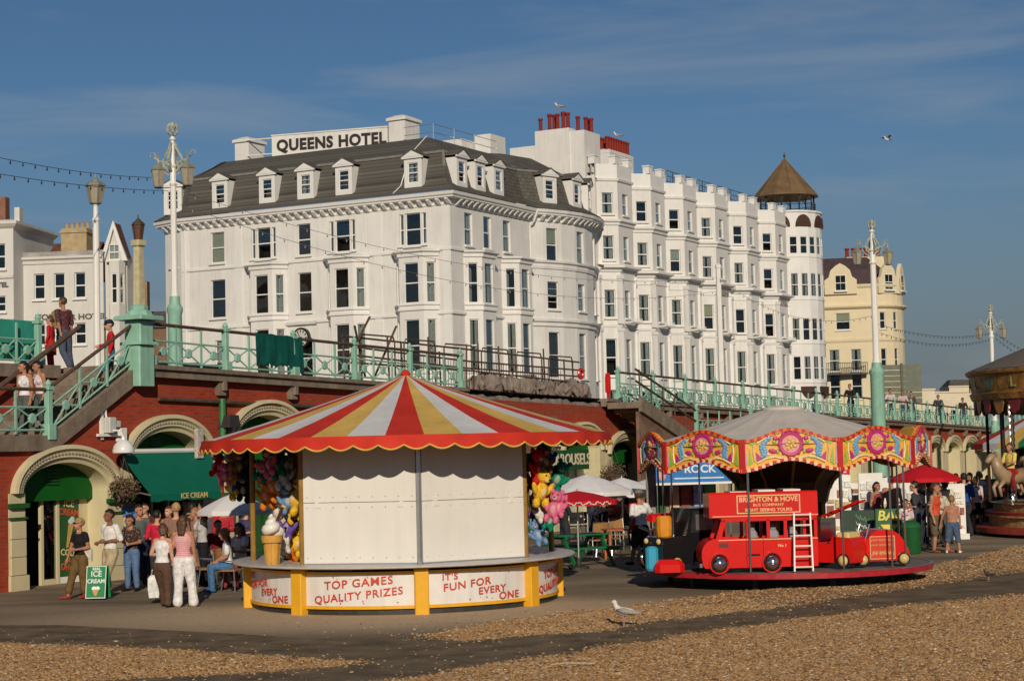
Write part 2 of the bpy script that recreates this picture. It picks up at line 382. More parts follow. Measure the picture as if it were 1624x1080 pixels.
ZZ = -0.05 + np.clip((SD+0.05)/0.5, 0, 1)*0.085 + np.where(SD > 0.1, 0.05*lump(XX, YY, 1.6, 5), 0) + np.where(SD > 0.1, 0.02*lump(XX, YY, 6, 8), 0)
nx, ny = len(gx), len(gy)
idx = np.arange(nx*ny).reshape(ny, nx)
keep = (np.maximum.reduce([SD[:-1,:-1], SD[1:,:-1], SD[:-1,1:], SD[1:,1:]]) > -0.25)
F = np.stack([idx[:-1,:-1], idx[:-1,1:], idx[1:,1:], idx[1:,:-1]], -1)[keep]
used, inv = np.unique(F, return_inverse=True); F = inv.reshape(F.shape)
me = bpy.data.meshes.new('shingle_beach'); me.from_pydata(np.stack([XX.ravel(), YY.ravel(), ZZ.ravel()], -1)[used].tolist(), [], F.tolist())
m = bpy.data.materials.new('shingle'); m.use_nodes = True; M_SHINGLE = m
N, L = m.node_tree.nodes, m.node_tree.links; b = N['Principled BSDF']; b.inputs['Roughness'].default_value = 0.85
geo = N.new('ShaderNodeNewGeometry'); vo = N.new('ShaderNodeTexVoronoi'); vo.inputs['Scale'].default_value = 26
L.new(geo.outputs['Position'], vo.inputs['Vector'])
cr = N.new('ShaderNodeValToRGB'); cr.color_ramp.interpolation = 'LINEAR'
for p_, c_ in ((0.0,(0.14,0.075,0.03)),(0.35,(0.28,0.16,0.065)),(0.7,(0.36,0.23,0.11)),(1.0,(0.46,0.34,0.2))):
    if p_ in (0.0, 1.0): e = cr.color_ramp.elements[0 if p_ == 0 else -1]
    else: e = cr.color_ramp.elements.new(p_)
    e.color = (*c_, 1)
sp = N.new('ShaderNodeSeparateColor'); L.new(vo.outputs['Color'], sp.inputs[0]); L.new(sp.outputs[0], cr.inputs[0]); L.new(cr.outputs[0], b.inputs['Base Color'])
bp = N.new('ShaderNodeBump'); bp.invert = True; bp.inputs['Distance'].default_value = 0.03; L.new(vo.outputs['Distance'], bp.inputs['Height']); L.new(bp.outputs[0], b.inputs['Normal'])
me.materials.append(m)
kind(place('shingle_beach', me), 'structure', 'golden brown shingle spread over the edge of the promenade')

# ---- the pebbles themselves
rs = np.random.RandomState(11)
def pebble_points(n, x0, x1, y0, y1, thr, prob=None):
    X = rs.uniform(x0, x1, n); Y = rs.uniform(y0, y1, n)
    sd = shingle_sd(X, Y) + 0.28*lump(X, Y, 3.0, 3) + 0.12*lump(X, Y, 9.0, 4)
    k = rs.rand(n) < np.clip((sd+thr)/thr, 0, 1)**2.2
    # only what lies in front of the lens and a step to either side
    k &= np.abs(X) < Y*0.30 + 1.5
    z = -0.05 + np.clip((sd+0.05)/0.5, 0, 1)*0.085 + np.where(sd > 0.1, 0.05*lump(X, Y, 1.6, 5), 0) + np.where(sd > 0.1, 0.02*lump(X, Y, 6, 8), 0)
    z = np.maximum(z, 0.0)
    return np.stack([X, Y, z], -1)[k]
pts = np.concatenate([pebble_points(420000, -9, 13, 18, 31, 0.3), pebble_points(90000, -9, 18, 31, 46, 0.3), pebble_points(2600, -9, 12, 19, 31, 5.0), pebble_points(16000, -9, 12, 19, 31, 1.0)])
me = bpy.data.meshes.new('pebbles'); me.from_pydata(pts.tolist(), [], [])
pb = place('pebbles', me)
kind(pb, 'stuff', 'loose tan and grey beach pebbles thick on the shingle and strewn over asphalt')
m = bpy.data.materials.new('pebble_stone'); m.use_nodes = True
N, L = m.node_tree.nodes, m.node_tree.links; b = N['Principled BSDF']; b.inputs['Roughness'].default_value = 0.75
oi = N.new('ShaderNodeObjectInfo'); cr = N.new('ShaderNodeValToRGB')
for p_, c_ in ((0.0,(0.10,0.045,0.018)),(0.25,(0.30,0.15,0.052)),(0.55,(0.40,0.225,0.085)),(0.8,(0.47,0.30,0.135)),(0.93,(0.32,0.235,0.15)),(1.0,(0.66,0.52,0.34))):
    if p_ in (0.0, 1.0): e = cr.color_ramp.elements[0 if p_ == 0 else -1]
    else: e = cr.color_ramp.elements.new(p_)
    e.color = (*c_, 1)
L.new(oi.outputs['Random'], cr.inputs[0]); L.new(cr.outputs[0], b.inputs['Base Color'])
ng = bpy.data.node_groups.new('pebble_scatter', 'GeometryNodeTree')
ng.interface.new_socket('Geometry', in_out='INPUT', socket_type='NodeSocketGeometry')
ng.interface.new_socket('Geometry', in_out='OUTPUT', socket_type='NodeSocketGeometry')
gn = ng.nodes; gi = gn.new('NodeGroupInput'); go = gn.new('NodeGroupOutput')
iop = gn.new('GeometryNodeInstanceOnPoints'); ico = gn.new('GeometryNodeMeshIcoSphere'); ico.inputs['Radius'].default_value = 1.0; ico.inputs['Subdivisions'].default_value = 2
sms = gn.new('GeometryNodeSetMaterial'); sms.inputs['Material'].default_value = m
ssm = gn.new('GeometryNodeSetShadeSmooth')
rr_ = gn.new('FunctionNodeRandomValue'); rr_.data_type = 'FLOAT_VECTOR'; rr_.inputs[0].default_value = (-0.35,-0.35,0); rr_.inputs[1].default_value = (0.35,0.35,6.28)
rsz = gn.new('FunctionNodeRandomValue'); rsz.data_type = 'FLOAT_VECTOR'; rsz.inputs[0].default_value = (0.011,0.010,0.007); rsz.inputs[1].default_value = (0.034,0.028,0.019); rsz.inputs['Seed'].default_value = 4
nl = ng.links
nl.new(gi.outputs[0], iop.inputs['Points']); nl.new(ico.outputs[0], ssm.inputs[0]); nl.new(ssm.outputs[0], sms.inputs[0]); nl.new(sms.outputs[0], iop.inputs['Instance'])
rbig = gn.new('FunctionNodeRandomValue'); rbig.data_type = 'FLOAT'; rbig.inputs['Seed'].default_value = 9; rpw = gn.new('ShaderNodeMath'); rpw.operation = 'POWER'; rpw.inputs[1].default_value = 9.0
rmr = gn.new('ShaderNodeMath'); rmr.operation = 'MULTIPLY_ADD'; rmr.inputs[1].default_value = 0.75; rmr.inputs[2].default_value = 0.80; rvm = gn.new('ShaderNodeVectorMath'); rvm.operation = 'SCALE'
nl.new(rbig.outputs[1], rpw.inputs[0]); nl.new(rpw.outputs[0], rmr.inputs[0]); nl.new(rsz.outputs[0], rvm.inputs[0]); nl.new(rmr.outputs[0], rvm.inputs['Scale'])
nl.new(rr_.outputs[0], iop.inputs['Rotation']); nl.new(rvm.outputs[0], iop.inputs['Scale']); nl.new(iop.outputs[0], go.inputs[0])
md = pb.modifiers.new('scatter', 'NODES'); md.node_group = ng

# ================================================================== the sea wall with its arches
WA = R(61.3); W0 = Vector((-10.6, 38.9, 0)); WB = Vector((math.cos(WA), math.sin(WA), 0)); WN = Vector((WB.y, -WB.x, 0))   # along / outward
def wpt(t, o=0.0, z=0.0): return W0 + WB*t + WN*o + Vector((0,0,z))      # o = metres out from the wall face
def wt(px, o=0.0):       # t on the wall face (or a line o metres out of it) seen at pixel column px, at eye height
    p = PL(px, 715 - (px-812)*0.0246, wpt(0, o), WN); return (p - W0).dot(WB)
def wz(px, py, o=0.0):
    return PL(px, py, wpt(0, o), WN).z
def deck(t): return 4.98 - 0.0193*max(t, 2.0)

wall = empty('promenade_wall', W0, WA, 'red brick sea wall with cream stucco arches below the green railings', 'wall')
ARCH = [(1.55,3.07,2.05,1.72),(5.05,3.75,2.72,1.66),(8.95,4.15,3.0,1.75),(12.6,4.12,3.0,1.7),(16.2,4.05,2.95,1.7),(19.8,3.95,2.9,1.7),(23.35,3.8,2.8,1.7),(26.9,3.62,2.65,1.7),(30.45,3.35,2.5,1.7)]
tt = 34.05
while tt < 112: ARCH.append((tt, 3.2-0.006*(tt-34), 2.3-0.006*(tt-34), 1.68)); tt += 3.6
LAND_Z, ST0, ST1 = 3.3, 0.95, 3.85      # landing level, foot and head of the first stairs along the wall
def walltop(t):
    if t < ST0: return LAND_Z - 0.12
    if t < ST1: return LAND_Z - 0.12 + (deck(ST1)-LAND_Z)*(t-ST0)/(ST1-ST0)
    return deck(t) - 0.28
mb = MB()
prev = -12.0
def strip(ta, tb, za, zb):     # brick between heights za/zb (at ta,tb) and the wall top
    n = max(1, int((tb-ta)/2.0))
    cuts = sorted({ta, tb, *[c for c in (ST0, ST1, ST1+0.001) if ta < c < tb]})
    for a, c in zip(cuts[:-1], cuts[1:]):
        f = lambda t: za + (zb-za)*(t-ta)/(tb-ta)
        mb._add([(a,0,f(a)),(c,0,f(c)),(c,0,walltop(c-1e-6)),(a,0,walltop(a+1e-6))], [(0,1,2,3)])
for (tc, zc, zs, W) in ARCH:
    Wi = W - 0.2
    strip(prev, tc-Wi, 0, 0)
    K = 18
    for k in range(K):
        a0, a1 = math.pi - math.pi*k/K, math.pi - math.pi*(k+1)/K
        strip(tc+Wi*math.cos(a0), tc+Wi*math.cos(a1), zs+(zc-zs-0.12)*math.sin(a0), zs+(zc-zs-0.12)*math.sin(a1))
    prev = tc+Wi
strip(prev, 116, 0, 0)
mb.build('brick_face', M_BRICK, wall)
ARCHM = {}
def arch_moulding(tc, zc, zs, W, m):
    mb = MB(); H = zc-zs; K = 28; prof = [(0,0.02),(0,-0.15),(0.09,-0.17),(0.13,-0.09),(0.27,-0.11),(0.31,-0.04),(0.39,-0.02),(0.42,0.75)]
    rings = []
    for r_, y_ in prof:
        rings.append([(-(W-r_)*math.cos(math.pi*k/K), y_, zs+(H-r_)*math.sin(math.pi*k/K)) for k in range(K+1)])
    mb.loft(rings, False, False, False)
    mb.mi = 1
    for k in range(44):
        a = math.pi*(k+0.5)/44; r_ = 0.185
        c = Vector((-(W-r_)*math.cos(a), -0.115, zs+(H-r_)*math.sin(a)))
        mb.cbox(c, (0.05, 0.05, 0.05))
    return mb.build('arch_moulding', [m, M_STONECREAM], wall, (tc,0,0), smooth=True, angle=R(35))
M_STONECREAM = mat('arch_bead', (0.36, 0.31, 0.21), 0.8, 0.25, 8)
M_GREEND = mat('green_door', (0.012, 0.085, 0.02), 0.4, 0.2, 2)
M_TYMP = mat('green_tympanum', (0.006, 0.10, 0.012), 0.6, 0.12, 3)
M_POSTERB = mat('blue_poster', (0.03, 0.12, 0.34), 0.4, 0.4, 9)
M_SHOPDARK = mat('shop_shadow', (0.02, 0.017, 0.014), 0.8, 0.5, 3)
M_CREAMB = mat('pale_shutter', (0.60, 0.58, 0.44), 0.6, 0.06, 3)
for i, (tc, zc, zs, W) in enumerate(ARCH):
    if i > 24: break
    arch_moulding(tc, zc, zs, W, M_CREAM)
    Wi = W-0.42; Hi = zc-zs-0.42
    # jambs below the springing
    for s in (-1, 1):
        mb = MB(); xa, xb = sorted((tc+s*Wi, tc+s*(W+0.06)))
        mb.box(xa, xb, -0.02, 0.75, 0.0, zs); mb.build('pier_face', M_CREAM, wall)
        mb = MB()
        nb_ = max(3, int(zs/0.5)); mb2 = None
        if i < 3:
            mb.box(xa-0.03, xb+0.03, -0.10, -0.02, 0, 0.32); mb.build('plinth', M_CREAM, wall)
            for k in range(3):
                q = MB(); q.bbox(xa+0.015, xb-0.015, -0.07, -0.02, 0.335+k*0.38, 0.335+k*0.38+0.365, 0.008); q.build('stone_block', M_CREAM, wall)
            q = MB(); q.box(xa-0.04, xb+0.04, -0.12, -0.02, 1.74, 1.84); q.build('green_band', M_GREEN, wall)
            q = MB(); q.box(xa-0.02, xb+0.02, -0.09, -0.02, 1.50, 1.545); q.build('green_band', M_GREEN, wall)
    # tympanum and shop front set back in the arch
    zb = min(zs, 2.0) - 0.15 if i < 3 else min(2.15, zs)
    if i == 1 or i == 2: zb = 2.62
    mb = MB(); K = 18
    pl = [(-Wi, zb)] + [(Wi, zb)] + [(Wi*math.cos(math.pi*k/K), zs+Hi*math.sin(math.pi*k/K)) for k in range(K+1)]
    col = [M_TYMP, M_TYMP, M_TYMP][i % 3]
    mb.prismy([(x, z) for x, z in pl], 0.42, 0.5); ty = mb.build('tympanum', col, wall, (tc,0,0))
    q = MB()
    for k in range(5): q.box(-0.2, 0.2, 0.385, 0.415, zs+Hi*0.25+k*0.075, zs+Hi*0.25+k*0.075+0.03)
    q.build('vent', M_GREEND, ty)
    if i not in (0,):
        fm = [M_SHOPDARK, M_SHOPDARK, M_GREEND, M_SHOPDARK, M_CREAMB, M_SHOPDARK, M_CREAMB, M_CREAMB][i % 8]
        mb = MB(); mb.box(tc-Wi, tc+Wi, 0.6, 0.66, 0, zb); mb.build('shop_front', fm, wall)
        for k in (-1, 0, 1):
            q = MB(); q.box(tc+k*0.62-0.04, tc+k*0.62+0.04, 0.54, 0.6, 0, zb); q.build('door_post', M_CREAM if i % 2 else M_GREEND, wall)
# corbels, coping, pipe
def coping(ta, tb, m=M_STONE):
    mb = MB(); n = 1
    for (o0, o1, h0, h1) in ((-0.30, 0.35, -0.10, 0.0), (-0.22, 0.0, -0.28, -0.10)):
        mb.loft([[(t,o0,deck(t)+h0),(t,o1,deck(t)+h0),(t,o1,deck(t)+h1),(t,o0,deck(t)+h1)] for t in (ta, tb)])
    mb.build('coping', m, wall)
for ta, tb in ((ST1+0.25, 9.9), (9.93, 14.4), (14.43, 18.8), (28.4, 33.6)): coping(ta, tb)
for k in range(18): coping(33.63+k*4.5, 33.63+k*4.5+4.47)
tt = 6.95
while tt < 105:
    if not 18.5 < tt < 28.2:
        q = MB(); z = deck(tt)
        q.prismy([(-0.11,-0.62),(0.11,-0.62),(0.16,-0.28),(-0.16,-0.28)], -0.16, 0.0)
        q.box(-0.06, 0.06, -0.24, -0.16, -0.50, -0.28)
        q.build('corbel', M_STONE, wall, (tt, 0, z))
    tt += 3.0
q = MB(); q.cyl((4.6,-0.08,deck(4.6)-0.78), (18.5,-0.08,deck(18.5)-0.78), 0.05, 8); q.build('iron_pipe', M_RUST, wall)
q = MB(); q.cyl((6.95,-0.12,2.75), (6.95,-0.12,deck(7)-0.7), 0.085, 10); q.build('drain_pipe', mat('drain_green', (0.03,0.17,0.05), 0.5, 0.2, 5), wall)
# broken top of the wall where the railing is missing
q = MB(); rr = random.Random(5)
ts = np.linspace(18.8, 28.4, 40)
q.loft([[(t, 0.04, deck(t)-0.3-0.02), (t, 0.5, deck(t)-0.3), (t, 0.5, deck(t)-0.12+rr.uniform(-.08,.05)), (t, 0.04+rr.uniform(0,.05), deck(t)-0.14+rr.uniform(-.1,.05))] for t in ts])
q.build('broken_coping', mat('rubble_stone', (0.24,0.20,0.16), 0.9, 0.4, 4, 0.8, 14), wall)
q = MB(); q.box(18.6, 25.0, -0.03, 0.0, 2.6, deck(22)-0.75); q.build('plaster_patch', mat('old_render', (0.20,0.12,0.085), 0.9, 0.45, 2.2, 0.5, 10, dirt=0.5), wall)

# upper promenade and road behind the wall
def upsheet(name, ya, yb, dz, m, ta=ST1, tb=135, lab=None):
    q = MB(); q.loft([[(t, ya, deck(t)+dz), (t, yb, deck(t)+dz)] for t in (ta, 20, 60, tb)], False, False, False)
    o = q.build(name, m, None, W0, (0,0,WA)); kind(o, 'structure', lab); return o
M_PAVE = mat('paving', (0.28, 0.25, 0.21), 0.9, 0.2, 3)
upsheet('upper_promenade', 0.0, 9.0, -0.001, M_PAVE, lab='paved upper promenade behind the green railings')
upsheet('upper_promenade', 1.9, 9.0, -0.001, M_PAVE, -40, ST1, lab='paved upper terrace beside the stairs')
upsheet('road', 9.0, 20.0, -0.12, mat('road_asphalt', (0.07,0.068,0.065), 0.9, 0.2, 1.5), -40, 160, lab='seafront road in front of the hotels')
upsheet('pavement', 20.0, 60.0, 0.0, M_PAVE, -60, 190, lab='pavement at the foot of the hotels')
q = MB(); q.box(-40, 160, 8.8, 9.0, -3, 0)
# ================================================================== the hotels
wall['kind'] = 'thing'
H0 = Vector((-3.4, 105.0, 0)); HX, HY = WB.copy(), -WN.copy()
def hA(px, py, x=0.0):
    q = PL(px, py, H0+HX*x, HX) - H0; return q.dot(HY), q.z
def hB(px, py, y=0.0):
    q = PL(px, py, H0+HY*y, HY) - H0; return q.dot(HX), q.z

def sweep(mb, path, prof, closed=False):
    """profile (out, z) carried along an (x,y) path with mitred corners; out is to the right of travel"""
    n = len(path); P2 = [Vector(p) for p in path]; nor = []
    for i in range(n):
        ds = []
        if i > 0 or closed: ds.append((P2[i]-P2[i-1]).normalized())
        if i < n-1 or closed: ds.append((P2[(i+1) % n]-P2[i]).normalized())
        ns = [Vector((d.y, -d.x)) for d in ds]
        s = ns[0] if len(ns) == 1 else (ns[0]+ns[1])
        s.normalize(); s = s / max(s.dot(ns[0]), 0.35); nor.append(s)
    rings = [[(P2[i].x+nor[i].x*o, P2[i].y+nor[i].y*o, z) for i in range(n)] for o, z in prof]
    mb.loft(rings, False, False, closed)
    return mb
def path_points(path, step, start=0.4):
    out = []; acc = start
    for a, c in zip(path[:-1], path[1:]):
        a, c = Vector(a), Vector(c); Ln = (c-a).length; d = (c-a)/Ln; u = acc
        while u < Ln: out.append((a+d*u, math.atan2(d.y, d.x))); u += step
        acc = u - Ln
    return out

WIN = {}
def window_meshes(w, h, fr, bars):
    k = (round(w,2), round(h,2), fr, bars)
    if k in WIN: return WIN[k]
    f = 0.055; q = MB()
    q.box(-w/2, -w/2+f, 0, 0.07, 0, h); q.box(w/2-f, w/2, 0, 0.07, 0, h)
    q.box(-w/2+f, w/2-f, 0, 0.07, 0, 0.08); q.box(-w/2+f, w/2-f, 0, 0.07, h-f, h)
    q.box(-w/2+f, w/2-f, -0.01, 0.06, h*0.5-0.035, h*0.5+0.035)
    if bars == 1:
        for zz in (h*0.28, h*0.75): q.box(-w/2+f, w/2-f, 0.02, 0.045, zz-0.014, zz+0.014)
    if bars == 2: q.box(-0.016, 0.016, 0.02, 0.045, 0.08, h-f)
    p = MB(); p.box(-w/2+f, w/2-f, 0.028, 0.034, 0, h*0.46)
    sl = MB(); sl.box(-w/2-0.1, w/2+0.1, -0.24, 0.05, -0.1, -0.001)
    c = MB(); n = 10
    for s in (-1, 1):
        rr = []
        for i in range(n+1):
            x = s*(w/2-f-0.01 - i/n*w*0.30); rr.append((x, 0.13+0.025*math.sin(i*2.1)))
        c.loft([[(x, y, 0.06) for x, y in rr], [(x*(0.82 if abs(x) < w*0.35 else 1), y, h-0.08) for x, y in rr]], False, False, False)
    bl = MB(); bl.box(-w/2+f, w/2-f, 0.09, 0.10, 0.08, h-f)
    hb = MB(); hb.box(-w/2+f, w/2-f, 0.09, 0.10, h*0.55, h-f)
    WIN[k] = (q.mesh('window', fr), p.mesh('pane', M_GLASS), sl.mesh('sill', M_WHITE2), c.mesh('curtain', M_CURT), bl, hb)
    return WIN[k]
WRND = random.Random(21)
def add_window(parent, loc, rz, w, h, style=None, sill=True, bars=0, fr=None, inset=0.10):
    """window at loc (bottom middle of the opening, on the wall face); rz = direction of the wall; style: dark, curtain, blind, half, board, open"""
    fm, pm, sm, cm, bl, hb = window_meshes(w, h, fr or M_WHITE2, bars)
    d = Vector((-math.sin(rz), math.cos(rz), 0))
    o = place('window', fm, parent, Vector(loc)+d*inset, (0,0,rz))
    if style is None: style = WRND.choice(['dark','dark','curtain','curtain','half','open','dark'])
    place('pane', pm, o, (0, 0.006, h*0.5))
    if style == 'open': place('pane', pm, o, (0, -0.012, 0.42*h)); 
    else: place('pane', pm, o, (0, -0.012, 0.04))
    if sill: place('sill', sm, o, (0,0,0))
    if style == 'curtain': place('curtain', cm, o)
    if style == 'blind': bl.build('blind', M_BLIND, o)
    if style == 'half': hb.build('blind', M_BLIND if WRND.random() < .4 else M_CURT, o)
    if style == 'board': bl.build('blind', M_BROWN_BLIND, o)
    return o
def facade(parent, mb, p0, p1, z0, z1, wins, depth=0.2, **kw):
    """wall with window openings; wins = (u, zbot, w, h, style)"""
    p0v, p1v = Vector((*p0,0)), Vector((*p1,0)); d = (p1v-p0v).normalized(); rz = math.atan2(d.y, d.x)
    mb.seg_wall(p0, p1, z0, z1, [(u-w/2, u+w/2, z, z+h) for u, z, w, h, *_ in wins], depth, 1)
    for u, z, w, h, *st in wins:
        c = p0v + d*u
        add_window(parent, (c.x, c.y, z), rz, w, h, st[0] if st else None, bars=(st[1] if len(st) > 1 else 0), **kw)

# ------------------------------------------------------------------ the mansard hotel
hotel = empty('mansard_hotel', H0, WA, 'white stucco hotel with slate mansard roof, dormers and rooftop name sign', 'hotel')
R3, R2, R1, R0 = (14.75, 16.68), (11.32, 13.7), (7.35, 10.4), (4.6, 6.7)
HB, HT = 3.0, 17.35
body = MB(); trim = MB()
def bay(parent, body, trim, c, dirv, outv, zb, zt, hf, hb_, pr, rows, fw, cw, styles):
    """canted bay: c centre on the wall, dirv = direction of travel, outv = outward"""
    c, dirv, outv = Vector(c), Vector(dirv), Vector(outv)
    pts = [c-dirv*hb_, c-dirv*hf+outv*pr, c+dirv*hf+outv*pr, c+dirv*hb_]
    i = 0
    for a, e, ww in ((0,1,cw), (1,2,fw), (2,3,cw)):
        Ln = (pts[e]-pts[a]).length
        ws = []
        for (z0, z1) in rows:
            ws.append((Ln/2, z0, ww, z1-z0, styles[i % len(styles)])); i += 1
        facade(parent, body, pts[a], pts[e], zb, zt, ws, 0.14, sill=False, inset=0.07)
    body.poly([(p.x, p.y, zt) for p in pts])
    path = [tuple(p) for p in pts]
    sweep(trim, path, [(0,zt-0.35),(0.1,zt-0.3),(0.12,zt-0.12),(0.28,zt-0.04),(0.28,zt+0.03),(-0.3,zt+0.16)])
    for (z0, z1) in rows[1:] if len(rows) > 1 else []: pass
    for z in sorted({r[0] for r in rows}):
        sweep(trim, path, [(0,z-0.42),(0.1,z-0.40),(0.1,z-0.28),(0.05,z-0.24),(0.05,z-0.16),(0.14,z-0.10),(0.14,z-0.02),(0,z)])
    return path
# side facing the sea front corner (runs from its far end to the corner)
YA = 19.6
colsA = {'s1': 16.83, 'b1': 13.2, 's2': 10.3, 'b2': 7.3, 'b3': 2.4}
U = lambda y: YA - y
winsA = [(U(16.83), R3[0], 1.05, 1.93, 'blind'), (U(10.3), R3[0], 0.98, 1.93, 'board'), (U(16.83), R2[0], 1.12, 2.4, 'dark'), (U(10.3), R2[0], 1.0, 2.4, 'board'),
         (U(16.6), R1[0], 1.05, 2.6, 'curtain'), (U(10.3), R1[0], 1.0, 2.4, 'dark')]
for y, st in ((13.3,'dark'), (7.5,'dark'), (2.55,'curtain')): winsA.append((U(y), R3[0], 1.05, 1.93, 'open' if st == 'dark' else 'dark'))
for y in (13.3, 7.5, 2.55):
    for s in (-1, 1): winsA.append((U(y)+s*0.77, R3[0]+0.05, 0.3, 1.85, 'curtain'))
facade(hotel, body, (0, YA), (0, 0), HB, HT, winsA)
for k, y in enumerate((13.0, 7.15, 2.3)):
    bay(hotel, body, trim, (0, y), (0,-1), (-1,0), HB, 14.35, 0.82, 1.45, 0.7, [R1, R2], 0.98, 0.55, ['dark','dark','dark','dark','curtain','curtain'])
# canted far end
facade(hotel, body, (0.55, 21.4), (0, YA), HB, HT, [(0.95, R3[0], 0.75, 1.93, 'curtain'), (0.95, R2[0], 0.75, 2.4, 'curtain'), (0.95, R1[0], 0.75, 2.4, 'dark')])
facade(hotel, body, (9, 23.6), (0.55, 21.4), HB, HT, [])
# side along the road
winsB = [(x, R3[0], 0.92, 1.93, st) for x, st in ((2.1,'curtain'), (4.35,'dark'), (6.75,'curtain'))]
facade(hotel, body, (0, 0), (9.5, 0), HB, HT, winsB)
for x in (2.9, 7.45):
    bay(hotel, body, trim, (x, 0), (1,0), (0,-1), HB, 14.35, 0.78, 1.5, 0.85, [R1, R2], 0.95, 0.6, ['curtain','dark','dark','curtain','dark','dark'])
# the bow
bow = []
cx, half, sag = 14.3, 4.6, 1.25
rad = (half*half+sag*sag)/(2*sag); ang = math.asin(half/rad)
for k in range(8):
    a = -ang + 2*ang*[0, 0.10, 0.27, 0.42, 0.58, 0.73, 0.90, 1.0][k]
    bow.append((cx+rad*math.sin(a), -(rad*math.cos(a)-(rad-sag))))
for k in range(7):
    Ln = (Vector(bow[k+1])-Vector(bow[k])).length; ws = []
    if k in (1, 3, 5):
        ws = [(Ln/2, R3[0]-0.25, 0.95, 2.1, 'half' if k == 1 else 'curtain'), (Ln/2, R2[0]+0.15, 0.95, 1.75, 'open' if k == 1 else 'curtain', 1), (Ln/2, R1[0]-0.2, 0.95, 2.9, 'dark' if k == 1 else 'curtain')]
    facade(hotel, body, bow[k], bow[k+1], HB, HT, ws)
facade(hotel, body, (9.5, 0), bow[0], HB, HT, []); facade(hotel, body, bow[-1], (19.2, 0), HB, HT, [])
wob = body.build('wall', [M_WHITE, M_DARK], hotel)
fpath = [(9,23.6),(0.55,21.4),(0,YA),(0,0),(9.5,0)] + bow + [(19.2,0)]
# cornice, string courses
sweep(trim, fpath, [(0,16.95),(0.06,17.0),(0.06,17.14),(0.14,17.2),(0.14,17.3),(0.52,17.36),(0.52,17.44),(0.62,17.5),(0.66,17.68),(0.5,17.72)])
for z, o in ((14.42, 0.1), (10.72, 0.12)):
    sweep(trim, [(0,YA),(0,0),(9.5,0)], [(0,z-0.1),(o,z-0.06),(o,z+0.06),(0,z+0.12)])
    sweep(trim, bow, [(0,z-0.35),(o,z-0.3),(o,z-0.1),(o+0.14,z-0.02),(o+0.16,z+0.1),(0,z+0.16)])
sweep(trim, bow, [(0,14.0),(0.08,14.02),(0.08,14.1),(0,14.12)])
for y in (0.28, YA-0.2, 5.0, 15.2):   # pilaster strips
    trim.box(-0.06, -0.001, y-0.25, y+0.25, HB, 16.95)
trim.build('cornice', M_WHITE2, hotel)
brk = MB(); brk.prismy([(-0.09,0.0),(0.09,0.0),(0.09,-0.42),(-0.09,-0.30)], -0.46, -0.05); bme = brk.mesh('bracket', M_WHITE2)
bme2 = MB().loft([[(-0.1,-0.02,-0.42),(0.1,-0.02,-0.42),(0.1,-0.02,0),(-0.1,-0.02,0)],[(-0.1,-0.2,-0.34),(0.1,-0.2,-0.34),(0.1,-0.2,0),(-0.1,-0.2,0)],[(-0.1,-0.47,-0.12),(0.1,-0.47,-0.12),(0.1,-0.47,0),(-0.1,-0.47,0)]]).mesh('bracket', M_WHITE2)
for p, rz in path_points(fpath[1:], 0.62): place('bracket', bme2, hotel, (p.x, p.y, 17.365), (0,0,rz))
# drain pipes
for x, y in ((9.55, -0.12), ):
    q = MB(); q.tube([(x,y-0.55,17.5),(x,y-0.3,16.9),(x,y,16.6),(x,y,HB)], 0.06, 8); q.build('drain_pipe', M_WHITE2, hotel)
q = MB(); q.cyl((-0.1,19.3,HB), (-0.1,19.3,17.3), 0.06, 8); q.build('drain_pipe', M_WHITE2, hotel)
# roof
rf = MB()
sweep(rf, fpath, [(0.64,17.73),(0.60,17.78),(-0.35,18.35),(-0.42,18.4),(-0.62,19.1),(-0.95,20.2)])
roof = rf.build('roof', M_SLATE, hotel)
q = MB(); sweep(q, fpath, [(-0.95,20.19),(-0.88,20.22),(-0.92,20.36),(-1.1,20.42)]); q.build('roof_curb', mat('roof_lead', (0.2,0.185,0.16), 0.7, 0.2, 3), roof)
q = MB(); sweep(q, [(9,23.6),(0.55,21.4),(0,YA),(0,0),(9.5,0),(10.0,-0.4),(14.3,-1.25),(18.6,-0.4),(19.2,0)], [(-1.1,20.4),(-3.4,21.7)]); q.build('upper_roof', M_SLATE, roof)
q = MB(); q.poly([(3.3,3.4,21.6),(19.2,3.4,21.6),(19.2,18,21.6),(3.4,19.5,21.6)]); q.build('flat_roof', mat('roof_lead', (0.2,0.185,0.16)), roof)
q = MB(); q.tube([(-0.62+1.24,0.62,18.45),(0.95,0.95,20.35)], 0.09, 6); q.build('hip_roll', mat('roof_lead', (0.2,0.185,0.16)), roof)
# dormers
dq = MB(); W_, Hh = 1.2, 1.75
dq.seg_wall((-W_/2,0), (W_/2,0), 0, Hh, [(-0.36+W_/2, 0.36+W_/2, 0.30, 1.52)], 0.12, 1)
dq._add([(-W_/2,0,0),(-W_/2,0,Hh),(-W_/2,1.2,Hh),(-W_/2,0.5,0)], [(0,1,2,3)]); dq._add([(W_/2,0,0),(W_/2,0.5,0),(W_/2,1.2,Hh),(W_/2,0,Hh)], [(0,1,2,3)])
dq.prismy([(-0.72,Hh),(0.72,Hh),(0.72,Hh+0.1),(0,Hh+0.48),(-0.72,Hh+0.1)], -0.12, 0.0)
dq.prismy([(-0.55,Hh+0.1),(0.55,Hh+0.1),(0,Hh+0.36)], -0.14, -0.125)
dq.mi = 2
dq.prismy([(-0.74,Hh+0.11),(-0.72,Hh+0.17),(0,Hh+0.56),(0.72,Hh+0.17),(0.74,Hh+0.11),(0,Hh+0.49)], -0.16, 1.7)
dme = dq.mesh('dormer', [M_WHITE2, M_DARK, M_SLATE])
